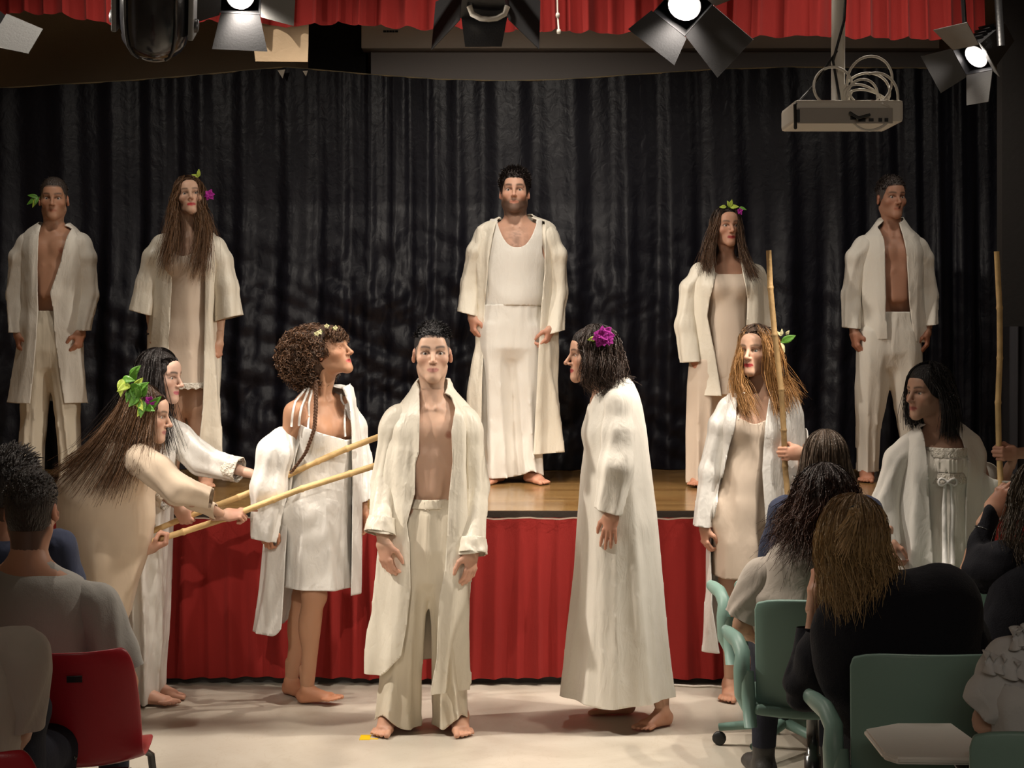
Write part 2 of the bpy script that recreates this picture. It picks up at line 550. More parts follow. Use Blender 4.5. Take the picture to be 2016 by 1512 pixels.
def parquet(nt, N, L, b):
    tc = N.new('ShaderNodeTexCoord')
    br = N.new('ShaderNodeTexBrick')
    br.inputs['Scale'].default_value = 1.0; br.inputs['Brick Width'].default_value = 1.1; br.inputs['Row Height'].default_value = 0.07
    br.inputs['Mortar Size'].default_value = 0.0015; br.inputs['Color1'].default_value = (0.24, 0.125, 0.042, 1); br.inputs['Color2'].default_value = (0.33, 0.19, 0.07, 1)
    br.inputs['Mortar'].default_value = (0.08, 0.04, 0.02, 1); br.offset = 0.37
    L.new(tc.outputs['Object'], br.inputs['Vector'])
    mp = N.new('ShaderNodeMapping'); mp.inputs['Scale'].default_value = (3, 40, 40)
    L.new(tc.outputs['Object'], mp.inputs['Vector'])
    n = N.new('ShaderNodeTexNoise'); n.inputs['Scale'].default_value = 1.5; n.inputs['Detail'].default_value = 6
    L.new(mp.outputs['Vector'], n.inputs['Vector'])
    mr = N.new('ShaderNodeMapRange'); mr.inputs['To Min'].default_value = 0.7; mr.inputs['To Max'].default_value = 1.25
    L.new(n.outputs['Fac'], mr.inputs['Value'])
    sc = N.new('ShaderNodeVectorMath'); sc.operation = 'SCALE'
    L.new(br.outputs['Color'], sc.inputs[0]); L.new(mr.outputs['Result'], sc.inputs['Scale'])
    L.new(sc.outputs['Vector'], b.inputs['Base Color'])
    bp = N.new('ShaderNodeBump'); bp.inputs['Strength'].default_value = 0.12; bp.inputs['Distance'].default_value = 0.01
    L.new(n.outputs['Fac'], bp.inputs['Height']); L.new(bp.outputs['Normal'], b.inputs['Normal'])
    b.inputs['Roughness'].default_value = 0.17; b.inputs['Specular IOR Level'].default_value = 0.5
M_WOOD = node_mat('varnished_parquet', parquet)

M_WALL = mat('hall_wall', (0.42, 0.33, 0.23), 0.9, 0.1, var=(1.2, 0.1, (1, 1, 1)), bump=[(60, 0.15, (1, 1, 1), 3)])
M_BLACKWALL = mat('black_wall', (0.02, 0.018, 0.017), 0.85, 0.15, bump=[(40, 0.1, (1, 1, 1), 3)])
M_CEIL = mat('hall_ceiling', (0.35, 0.31, 0.26), 0.9, 0.1, bump=[(50, 0.1, (1, 1, 1), 3)])
M_REDCLOTH = mat('red_cloth', (0.28, 0.019, 0.016), 0.8, 0.2, bump=[(400, 0.15, (1, 1, 1), 1)], sheen=0.05, var=(6, 0.08, (1, 1, 0.3)))
M_BLACKCLOTH = mat('black_satin', (0.0075, 0.0075, 0.0125), 0.44, 0.26, bump=[(7, 0.35, (1, 1, 0.5), 3), (22, 0.2, (1, 1, 0.8), 3)])
M_DARKGREY = mat('dark_grey_skirting', (0.06, 0.055, 0.05), 0.5, 0.3, bump=[(30, 0.1, (1, 1, 1), 3)])
M_EDGE = mat('dark_edge', (0.035, 0.025, 0.018), 0.5, 0.4, bump=[(80, 0.1, (1, 1, 1), 3)])
M_SCREENCASE = mat('screen_case', (0.60, 0.52, 0.44), 0.6, 0.3, bump=[(90, 0.05, (1, 1, 1), 2)])
M_SCREEN = mat('screen_cloth', (0.40, 0.36, 0.34), 0.8, 0.2, bump=[(90, 0.05, (1, 1, 1), 2)])
M_CARD = mat('brown_card', (0.62, 0.46, 0.30), 0.85, 0.1, bump=[(25, 0.15, (1, 1, 1), 3)])
M_TAPE = mat('yellow_tape', (0.80, 0.52, 0.01), 0.5, 0.3, bump=[(60, 0.1, (1, 1, 1), 2)])
M_WHITEPL = mat('white_plastic', (0.72, 0.68, 0.60), 0.45, 0.4, bump=[(120, 0.03, (1, 1, 1), 2)])
M_BLACKPL = mat('black_plastic', (0.012, 0.012, 0.012), 0.45, 0.4, bump=[(120, 0.05, (1, 1, 1), 2)])

def slab(name, lo, hi, m, kind='structure', parent=None, bev=0.0):
    lo, hi = np.array(lo, float), np.array(hi, float)
    v, f = box_m((lo + hi) / 2, (hi - lo) / 2, bev=bev)
    o = build(name, v, f, m, parent, smooth=False, at=((lo + hi) / 2 * [1, 1, 0] + [0, 0, lo[2]]) if parent is None else None)
    if kind and parent is None: o['kind'] = kind
    return o

slab('floor', (-5, -2.5, -0.1), (5, 10.3, 0), M_MARBLE)
slab('wall_left', (-5.1, -2.5, 0), (-5, 10.3, 4.9), M_WALL)
slab('wall_right', (5, -2.5, 0), (5.1, 10.3, 4.9), M_WALL)
slab('wall_back', (-5, 10.2, 0), (5, 10.3, 4.9), M_WALL)
slab('ceiling', (-5.1, -2.5, 4.8), (5.1, 10.3, 4.9), M_CEIL)
slab('wall_dark_recess', (W(610, 60, 10.1)[0], 10.02, STH), (W(722, 60, 10.1)[0], 10.2, 4.8), M_BLACKWALL)  # black box stands in for the shade of a recess in the wall
# stage: carcass behind the skirt, parquet deck, dark nosing, skirting
slab('floor_stage', (-5, STY, STH - 0.035), (5, 10.2, STH), M_WOOD)
slab('wall_stage', (-5, STY + 0.08, 0), (5, STY + 0.14, STH - 0.035), M_BLACKWALL)
slab('trim_1', (-5, STY - 0.012, STH - 0.034), (5, STY, STH - 0.001), M_EDGE)
slab('baseboard_stage', (-5, STY + 0.02, 0), (5, STY + 0.08, 0.075), M_DARKGREY)

# red pleated skirt round the stage front
def pleated(x0, x1, Y, ztop, zbot_fn, step, amp, seed, rows, top_amp=0.35, gather=0.0):
    xs = np.arange(x0, x1 + step, step); r = np.random.default_rng(seed)
    n = len(xs)
    # irregular pleats: a phase that speeds up and slows down
    ph = np.cumsum(2 * PI * step / (0.105 * (1 + 0.45 * np.sin(xs * 5.1 + 1) * np.sin(xs * 2.3 + seed)))) + seed
    prof = np.sin(ph) + 0.45 * np.sin(0.5 * ph + 1.3) + 0.25 * np.sin(2.1 * ph + 2)
    u = np.linspace(0, 1, rows)
    P = np.zeros((n, rows, 3))
    for j, t in enumerate(u):
        zb = zbot_fn(xs)
        a = amp * (top_amp + (1 - top_amp) * min(1, t * 1.6))
        sway = 0.012 * t * np.sin(xs * 3.1 + 2 * t + seed)
        P[:, j, 0] = xs + 0.35 * a * np.cos(ph) + sway
        P[:, j, 1] = Y - a * prof - 0.004 * np.sin(ph * 0.31 + t * 4)
        if gather and t < 0.06:
            P[:, j, 1] -= gather * (1 - t / 0.06) * np.sin(ph * 4.3)
        P[:, j, 2] = ztop + (zb - ztop) * t
    return P

P = pleated(-4.2, 4.2, STY - 0.045, STH - 0.030, lambda x: 0.035 + 0.006 * np.sin(x * 4), 0.015, 0.016, 3, 16, 0.3, 0.004)
skirt = build('stage_skirt', *grid_m(P), M_REDCLOTH, at=(0, STY - 0.045, 0.03))
tag(skirt, 'long red gathered cloth skirt hanging below the stage edge', 'stage curtain')
xs = np.linspace(-4.2, 4.2, 240)
band = np.stack([np.stack([xs, np.full_like(xs, STY - 0.05 - 0.012 * (1 + np.sin(xs * 60))), np.full_like(xs, z) + 0.003 * np.sin(xs * 23)], 1) for z in (STH - 0.027, STH - 0.034)], 1)
build('fastening_strip', *grid_m(band), mat('cream_strip', (0.42, 0.33, 0.26), 0.7, 0.2, bump=[(90, 0.1, (1, 1, 1), 2)]), skirt)

# black satin backdrop on a sagging wire
CY = 9.62
topx = np.array([-120, 0, 250, 400, 500, 560, 620, 720, 860, 990, 1100, 1250, 1400, 1560, 1800, 2100])
topy = np.array([178, 174, 160, 148, 138, 133, 138, 147, 157, 160, 158, 148, 138, 133, 135, 138])
def curtain_top(x): return CAMH + (HOR - np.interp(x * F_PX / CY + CX, topx, topy)) * CY / F_PX
xs = np.arange(-3.7, 3.7, 0.017); nz = 125
u = np.linspace(0, 1, nz)
X, U = np.meshgrid(xs, u, indexing='ij')
zt = curtain_top(xs)[:, None]
Z = zt + (STH + 0.004 - zt) * U
ph = np.cumsum(2 * PI * 0.017 / (0.30 * (1 + 0.5 * np.sin(xs * 2.7 + 0.5) * np.sin(xs * 1.1 + 2))))[:, None]
fold = 0.034 * np.sin(ph + 0.5 * np.sin(Z * 1.4 + X)) + 0.014 * np.sin(2.3 * ph + 1 + 0.6 * np.sin(Z * 2))
pts = np.stack([X.ravel(), np.zeros(X.size), Z.ravel()], 1)
def ridged(pts, fr, seed, n=4):
    r = np.random.default_rng(seed); out = np.zeros(len(pts))
    for i in range(n):
        a = r.random() * PI; d = np.array([math.cos(a), 0, math.sin(a)]); a2 = r.random() * PI; d2 = np.array([math.cos(a2), 0, math.sin(a2)])
        ff = fr * (0.6 + r.random())
        out += np.abs(np.sin(ff * (pts @ d) + 2.2 * np.sin(0.37 * ff * (pts @ d2) + r.random() * 6) + r.random() * 6))
    return out / n
cr = (0.030 * ridged(pts, 6, 5) + 0.024 * ridged(pts, 14, 8) + 0.010 * ridged(pts, 31, 9)).reshape(X.shape)
mask = np.clip((2.55 - Z) / 0.6, 0.05, 1) * np.exp(-((X + 0.75) / 2.0) ** 2) * 1.0 + 0.22 * np.clip((2.2 - Z) / 0.5, 0, 1)
# flatter, crushed cloth in the middle; clean folds elsewhere
fold = fold * (1 - 0.55 * np.exp(-((X + 0.75) / 0.55) ** 2) * np.clip((2.7 - Z) / 0.5, 0, 1))
Yc = CY - fold * 0.8 * (0.45 + 0.55 * np.clip((2.75 - Z) / 0.7, 0, 1)) - cr * mask * 2.2
drape = build('backdrop_curtain', *grid_m(np.stack([X, Yc, Z], -1)[:, ::-1]), M_BLACKCLOTH, at=(0, CY, STH))
tag(drape, 'crumpled black satin backdrop curtain hanging across the back of the stage', 'curtain')
wx = np.linspace(-3.7, 3.7, 120)
v, f = tube_m(np.stack([wx, np.full_like(wx, CY + 0.005), curtain_top(wx) + 0.004], 1), 0.005, 6)
build('hanging_wire', v, f, mat('wire', (0.30, 0.24, 0.14), 0.5, 0.4, bump=[(90, 0.05, (1, 1, 1), 2)]), drape)
for (px, py, s) in ((554, 146, 0.024), (601, 145, 0.016)):
    c = W(px, py, CY - 0.06)
    v, f = prism_m([(-s, s), (s, s * 1.2), (s * 0.3, -s * 1.1)], 0.006, c)
    build('paper_clip_tab', v, f, M_WHITEPL, drape, smooth=False)

# dark side drape at the right edge of the stage
P = pleated(W(1962, 0, 8.75)[0], 3.9, 8.75, 4.3, lambda x: np.full_like(x, STH + 0.004), 0.015, 0.030, 6, 60, 0.8)
P[..., 1] += 0.6 * (P[..., 0] - P[..., 0].min()) * 0.2
M_SIDE = mat('charcoal_cloth', (0.045, 0.045, 0.052), 0.7, 0.2, bump=[(300, 0.1, (1, 1, 1), 1)])
tag(build('side_curtain', *grid_m(P[:, ::-1]), M_SIDE, at=(3.2, 8.75, STH)), 'dark charcoal side curtain at the right edge of the stage', 'curtain')

# projection screen case and rolled screen high behind the curtain
a, b = W(714, 50, 9.95), W(1842, 100, 9.95)
case = slab('screen_case', (a[0], 9.86, b[2]), (b[0], 10.02, a[2] + 0.06), M_SCREENCASE, kind=None, bev=0.006)
tag(case, 'long pale projection screen case above the black backdrop', 'projector screen')
c, d = W(731, 92, 9.98), W(1838, 215, 9.98)
slab('screen_cloth', (c[0], 9.955, d[2]), (d[0], 9.965, b[2] + 0.02), M_SCREEN, parent=case)
# the maker's small dark mark on the case
e = W(771, 62, 9.86)
for i, (dx, w) in enumerate(((-0.045, 0.009), (-0.025, 0.007), (-0.006, 0.008), (0.012, 0.007), (0.032, 0.009))):
    slab('case_mark', (e[0] + dx - w, 9.853, e[2] - 0.006), (e[0] + dx + w, 9.8605, e[2] + 0.006), M_BLACKPL, parent=case)

# red valance over the stage opening
VY = 7.30
hx = np.array([-250, 0, 60, 120, 200, 240, 330, 420, 500, 560, 610, 660, 700, 780, 830, 890, 905, 1030, 1110, 1200, 1300, 1466, 1600, 1712, 1800, 1935])
hy = np.array([26, 26, 25, 28, 45, 52, 50, 40, 47, 52, 50, 45, 48, 53, 57, 52, 58, 60, 61, 65, 69, 73, 71, 74, 76, 80])
zv = lambda x: CAMH + (HOR - np.interp(x * F_PX / VY + CX, hx, hy)) * VY / F_PX
P = pleated(-3.2, W(1932, 0, VY)[0], VY, 3.95, lambda x: zv(x) + 0.006 * np.sin(x * 37), 0.012, 0.026, 11, 14, 0.5)
val = build('valance', *grid_m(P), M_REDCLOTH, at=(0, VY, 3.2))
tag(val, 'red pleated valance with scalloped hem across the top of the stage', 'valance')
slab('wall_proscenium', (-5, VY + 0.06, 3.45), (5, VY + 0.14, 4.8), M_BLACKWALL)
slab('wall_wing', (W(1955, 0, 7.5)[0], 7.36, STH + 0.9), (3.3, 7.44, 4.8), M_BLACKWALL)

# brown card flag hanging behind the valance
a, b = W(500, 45, 7.6), W(607, 122, 7.6)
pts = np.array([W(498, 20, 7.345), W(609, 20, 7.345), W(607, 90, 7.345), W(606, 122, 7.345), W(503, 121, 7.345), W(500, 95, 7.345)])
pts[:2, 2] = 3.5
v, f = prism_m([(p[0], p[2]) for p in pts], 0.006, (0, 7.345, 0))
tag(build('card_flag', v, f, M_CARD, smooth=False, at=(W(553, 122, 7.345))), 'sheet of brown card hanging behind the red valance', 'card')

# tape mark and thin cable on the marble floor
Yt = 5250 / (1451 - 641)
a = W(707, 1457, 5250 / (1457 - 641)); b = W(731, 1447, 5250 / (1447 - 641))
M_ = slab('floor_tape', (a[0], a[1], 0), (b[0], b[1], 0.0012), M_TAPE, kind=None)
tag(M_, 'small yellow tape mark on the marble floor', 'tape')
slab('tape_end', (b[0], a[1] + 0.01, 0), (b[0] + 0.035, a[1] + 0.026, 0.001), M_TAPE, parent=M_)
q = [W(x, y, 5250 / (y - 641)) for x, y in ((1290, 1352), (1330, 1351), (1370, 1354), (1400, 1353), (1430, 1356), (1500, 1354), (1600, 1357), (1750, 1354))]
q = np.array([[p[0], p[1], 0.006] for p in q])
tt = np.linspace(0, len(q) - 1, 50)
pp = np.stack([np.interp(tt, range(len(q)), q[:, i]) for i in range(3)], 1)
v, f = tube_m(pp, 0.006, 6)
tag(build('floor_cable', v, f, M_WHITEPL, at=(pp[0][0], pp[0][1], 0)), 'thin pale cable lying along the foot of the stage', 'cable')
# ================================================================== people
def mix(a, b, t):
    t = np.clip(t, 0, 1)[:, None]
    return np.asarray(a) * (1 - t) + np.asarray(b) * t

def sstep(e0, e1, x):
    t = np.clip((x - e0) / (e1 - e0), 0, 1)
    return t * t * (3 - 2 * t)

HL_Z = np.array([-0.12, -0.085, -0.05, -0.03, -0.01, 0.0, 0.02, 0.035, 0.05, 0.065, 0.075, 0.2])
HL_Y = np.array([0.055, 0.045, 0.030, 0.012, -0.022, -0.034, -0.044, -0.052, -0.060, -0.070, -0.20, -0.30])
def hairline(x, y, z):
    """> 0 where hair grows (head space)"""
    return y - np.interp(z, HL_Z, HL_Y)

def head_prims(fem=0.0, o=None):
    o = o or {}
    jw = o.get('jaw', 1.0) * (1 - 0.10 * fem)
    P = []
    P.append(ell((0, 0.018, 0.030), (0.0735, 0.095, 0.0855), 0.02))
    P.append(ell((0, -0.025, -0.015), (0.0575 * (1 - 0.02 * fem) * o.get('facew', 1), 0.067, 0.088), 0.03))
    for s in (-1, 1):
        P.append(rc((s * 0.042 * jw, 0.010, -0.060), (s * 0.012, -0.070, -0.102), 0.021 * jw, 0.0155, 0.03))
        P.append(ell((s * 0.044, -0.054, -0.024), (0.020, 0.024, 0.020), 0.025))
        P.append(rc((s * 0.012, -0.086, 0.020), (s * 0.044, -0.072, 0.023), 0.0105 * (1 - 0.25 * fem), 0.008, 0.012))
    P.append(ell((0, -0.074, -0.098), (0.021, 0.019, 0.0165), 0.02))
    P.append(ell((0, -0.060, -0.064), (0.033, 0.033, 0.029), 0.02))
    P.append(ell((0, -0.064, 0.050), (0.045, 0.026, 0.030), 0.03))
    for s in (-1, 1):                                   # eye sockets, lids
        P.append(ell((s * 0.0315, -0.095, 0.001), (0.0205, 0.020, 0.0125), 0.010, sign=-1))
        P.append(rc((s * 0.0150, -0.0775, 0.001), (s * 0.030, -0.0815, 0.0110), 0.0034, 0.0040, 0.004))
        P.append(rc((s * 0.030, -0.0815, 0.0110), (s * 0.0485, -0.073, 0.003), 0.0040, 0.0034, 0.004))
        P.append(rc((s * 0.017, -0.0765, -0.0060), (s * 0.032, -0.079, -0.0105), 0.0030, 0.0034, 0.005))
        P.append(rc((s * 0.032, -0.079, -0.0105), (s * 0.0475, -0.073, -0.0035), 0.0034, 0.003, 0.005))
    ns = o.get('nose', 1.0)
    P.append(rc((0, -0.087, 0.013), (0, -0.094 - 0.018 * ns, -0.030), 0.0078, 0.0095, 0.010))
    P.append(ell((0, -0.095 - 0.019 * ns, -0.034), (0.0105, 0.0105, 0.0095), 0.006))
    for s in (-1, 1):
        P.append(ell((s * 0.0115, -0.100, -0.0375), (0.0075, 0.0105, 0.0072), 0.006))
        P.append(ell((s * 0.0055, -0.104, -0.0455), (0.0034, 0.005, 0.003), 0.003, sign=-1))
    lw = o.get('lip', 1.0)
    P.append(rc((-0.022 * lw, -0.081, -0.0665), (0, -0.0915, -0.0622), 0.0032, 0.0050, 0.006))
    P.append(rc((0.022 * lw, -0.081, -0.0665), (0, -0.0915, -0.0622), 0.0032, 0.0050, 0.006))
    P.append(rc((-0.016 * lw, -0.085, -0.0715), (0.016 * lw, -0.085, -0.0715), 0.0045, 0.0045, 0.005))
    P.append(ell((0, -0.0875, -0.0730), (0.0135, 0.0070, 0.0060), 0.006))
    P.append(rc((-0.021 * lw, -0.091, -0.0672), (0.021 * lw, -0.091, -0.0672), 0.0016, 0.0016, 0.003, sign=-1))
    if o.get('open'):
        P.append(ell((0, -0.098, -0.067), (0.013, 0.014, 0.006), 0.004, sign=-1))
    for s in (-1, 1):                                   # ears
        R = rotz(s * 0.45) @ rotx(-0.25)
        P.append(ell((s * 0.0765, 0.016, -0.008), (0.0085, 0.0195, 0.031), 0.008, R=R))
        P.append(ell((s * 0.086, 0.012, -0.004), (0.0075, 0.011, 0.018), 0.006, R=R, sign=-1))
    return P

def head_color(v, n, skin, o):
    x, y, z = v.T
    c = np.tile(np.asarray(skin, float), (len(v), 1))
    front = y < -0.03
    ch = np.exp(-(((np.abs(x) - 0.042) / 0.022) ** 2 + ((z + 0.032) / 0.02) ** 2)) * front
    c = mix(c, np.asarray(skin) * [1.0, 0.72, 0.68], 0.45 * ch)
    nt = np.exp(-((x / 0.014) ** 2 + ((z + 0.035) / 0.012) ** 2)) * (y < -0.09)
    c = mix(c, np.asarray(skin) * [1.0, 0.78, 0.74], 0.4 * nt)
    ear = (np.abs(x) > 0.072) & (np.abs(y - 0.014) < 0.03) & (np.abs(z + 0.008) < 0.034)
    c = mix(c, np.asarray(skin) * [1.0, 0.68, 0.62], 0.5 * ear)
    if o.get('buzz') is not None:                       # cropped or shaved hair shading the scalp
        hl = hairline(x, y, z)
        c = mix(c, o['buzz'], sstep(-0.003, 0.010, hl) * o.get('buzz_w', 0.8) * (~ear))
    if o.get('beard') is not None:
        b = sstep(-0.030, -0.060, z) * sstep(0.02, 0.0, y) * sstep(0.062, 0.044, np.abs(x) * 0 + 0.05)
        b = np.clip(sstep(-0.040, -0.072, z - 0.35 * np.maximum(np.abs(x) - 0.03, 0)) * sstep(0.025, 0.005, y), 0, 1) * sstep(-0.155, -0.118, z)
        c = mix(c, o['beard'], b * o.get('beard_w', 0.7))
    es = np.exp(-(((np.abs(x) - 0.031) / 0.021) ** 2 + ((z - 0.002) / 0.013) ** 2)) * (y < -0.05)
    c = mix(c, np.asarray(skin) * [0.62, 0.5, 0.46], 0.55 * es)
    if not o.get('closed'):
        rr = np.sqrt(((np.abs(x) - 0.0315) / 0.0185) ** 2 + (z / 0.0105) ** 2)
        lash = np.exp(-((rr - 0.95) / 0.2) ** 2) * (z > -0.002) * (y < -0.06)
        c = mix(c, o.get('brow', (0.03, 0.02, 0.015)), 0.8 * lash)
    ax = np.abs(x)
    zb = 0.0235 + 0.0045 * np.sin(np.clip((ax - 0.012) / 0.042, 0, 1) * PI * 0.85)
    br = np.exp(-((z - zb) / (0.0046 * o.get('browt', 1.0))) ** 2) * sstep(0.008, 0.015, ax) * sstep(0.056, 0.045, ax) * (y < -0.04)
    c = mix(c, o.get('brow', (0.03, 0.02, 0.015)), 0.9 * br)
    zc = z + 0.0668
    up = 0.0085 - 0.0022 * np.exp(-(x / 0.004) ** 2); lo = 0.0120
    ext = np.where(zc > 0, up, lo) * np.sqrt(np.clip(1 - (x / 0.0255) ** 2, 0, 1))
    lp = sstep(1.15, 0.8, np.abs(zc) / np.maximum(ext, 1e-4)) * (np.abs(x) < 0.0255) * (y < -0.06)
    c = mix(c, o.get('lipc', np.asarray(skin) * [0.92, 0.66, 0.62]), lp * 0.9)
    ln = np.exp(-(zc / 0.0022) ** 2) * (np.abs(x) < 0.021) * (y < -0.06)
    c = mix(c, np.asarray(o.get('lipc', np.asarray(skin) * [0.7, 0.4, 0.4])) * 0.5, ln * 0.45)
    return c

def hand_mesh(wr, d, thumb, scale=1.0, curl=(18, 26, 18), spread=0.0, thumb_curl=0.0, res=0.0036, fingers=None):
    """hand from the wrist along d; thumb = direction of the thumb side; fingers curl towards d x thumb side given by sign"""
    P = []
    P.append(rc((0, 0, -0.05), (0, 0, 0.012), 0.0235, 0.0215, 0.02, flat=(1, 0, 0), ff=1.25))
    P.append(rc((0.002, 0, 0.020), (0.001, 0.001, 0.078), 0.0165, 0.0135, 0.02, flat=(1, 0, 0), ff=2.35))
    P.append(ell((0.020, 0.010, 0.034), (0.014, 0.013, 0.028), 0.015))
    P.append(ell((-0.022, 0.009, 0.036), (0.011, 0.010, 0.028), 0.015))
    bx = (0.0285, 0.0095, -0.0095, -0.0275); bz = (0.086, 0.090, 0.087, 0.079)
    ln = (1.0, 1.10, 1.02, 0.80)
    for i in range(4):
        cu = curl if fingers is None or fingers[i] is None else fingers[i]
        p = np.array([bx[i], 0.0, bz[i]]); a = math.radians(cu[0]) ; sp = math.radians(spread * (1.5 - i))
        rr = (0.0094, 0.0096, 0.0092, 0.0082)[i]
        P.append(ell(p, (rr * 1.02,) * 3, 0.006))
        ang = 0
        for j, (L, r1, r2) in enumerate(((0.041, 1, 0.94), (0.025, 0.94, 0.86), (0.019, 0.86, 0.70))):
            ang += math.radians(cu[j])
            dr = np.array([math.sin(sp) * math.cos(ang), math.sin(ang), math.cos(ang) * math.cos(sp)])
            q = p + dr * L * ln[i]
            P.append(rc(p, q, rr * r1, rr * r2, 0.004))
            p = q
    t0 = np.array([0.024, 0.006, 0.026]); t1 = t0 + unit((0.75, 0.35 + thumb_curl * 0.5, 0.75)) * 0.042
    t2 = t1 + unit((0.25 - thumb_curl * 0.9, 0.35 + thumb_curl * 0.8, 0.95)) * 0.032
    t3 = t2 + unit((0.05 - thumb_curl * 1.2, 0.30 + thumb_curl * 0.6, 0.95)) * 0.024
    P += [rc(t0, t1, 0.0135, 0.0112, 0.012), rc(t1, t2, 0.0112, 0.0100, 0.005), rc(t2, t3, 0.0100, 0.0075, 0.004)]
    v, Q = sdf_mesh(P, res, smooth=1, pad=0.012)
    return v, Q

def place_hand(v, wr, d, thumb, side, scale):
    """side = +1: palm towards thumb x d, -1: mirrored"""
    z = unit(d); x = unit(np.asarray(thumb, float) - z * (np.asarray(thumb, float) @ z)); y = np.cross(z, x) * side
    R = np.stack([x, y, z], 1)
    return (v * scale) @ R.T + wr, np.linalg.det(R) < 0

def foot_mesh(res=0.0044):
    """foot: ankle at origin, toes towards -y, sole at z = -0.075, big toe at +x"""
    P = [rc((0, 0.0, 0.09), (0, 0.004, 0.0), 0.0335, 0.0305, 0.03),
         ell((0, 0.030, -0.042), (0.031, 0.036, 0.034), 0.025),
         rc((0, -0.01, -0.025), (0.004, -0.105, -0.053), 0.034, 0.020, 0.03, flat=(1, 0, 0), ff=1.25),
         rc((0, 0.02, -0.056), (0.002, -0.10, -0.058), 0.022, 0.018, 0.02, flat=(1, 0, 0), ff=1.75),
         ell((0.026, -0.11, -0.056), (0.020, 0.026, 0.019), 0.015),
         ell((0.026, 0.004, -0.002), (0.013, 0.014, 0.014), 0.012), ell((-0.026, 0.008, -0.008), (0.012, 0.013, 0.013), 0.012)]
    for i, (x, y, L, r) in enumerate(((0.029, -0.128, 0.040, 0.0132), (0.0065, -0.132, 0.034, 0.0090), (-0.0105, -0.127, 0.030, 0.0084), (-0.026, -0.118, 0.027, 0.0080), (-0.040, -0.106, 0.024, 0.0080))):
        P.append(rc((x, y + 0.012, -0.058), (x * 1.06, y - L, -0.0645), r * 0.98, r, 0.003))
    P.append(Prim((-0.1, -0.3, -0.3), (0.1, 0.2, -0.075), lambda x, y, z: (z + 0.075) + 0 * x + 0 * y, 0.006, -1))
    return sdf_mesh(P, res, smooth=1)
_FOOT = None

def skel(base, H=1.75, yaw=0.0, fem=0.0, stance=0.09):
    s = H / 1.75; R = rotz(yaw); b = np.asarray(base, float)
    L = lambda x, y, z: b + R @ (np.array([x, y, z]) * s)
    sw = 0.182 - 0.022 * fem
    J = dict(H=H, s=s, yaw=yaw, R=R, fem=fem, base=b,
             head=L(0, -0.015, 1.632), neck=L(0, 0.025, 1.475), chest=L(0, 0.01, 1.29), pelvis=L(0, 0.0, 0.985),
             sh=[L(-sw, 0.012, 1.425), L(sw, 0.012, 1.425)], el=[L(-sw - 0.045, 0.04, 1.12), L(sw + 0.045, 0.04, 1.12)],
             wr=[L(-sw - 0.06, -0.02, 0.885), L(sw + 0.06, -0.02, 0.885)],
             hip=[L(-0.088, 0, 0.93), L(0.088, 0, 0.93)], kn=[L(-stance, -0.02, 0.50), L(stance, -0.02, 0.50)],
             an=[L(-stance, 0.02, 0.078), L(stance, 0.02, 0.078)], hy=yaw, hp=0.0, hr=0.0, hs=s ** 0.5 * (1 - 0.05 * fem))
    J['fd'] = [R @ np.array([-0.25, -1, 0]), R @ np.array([0.25, -1, 0])]
    J['L'] = L
    return J

def head_R(J): return rotz(J['hy'] + math.atan2(-J['head'][0], J['head'][1])) @ rotx(-J['hp']) @ roty(J['hr'])

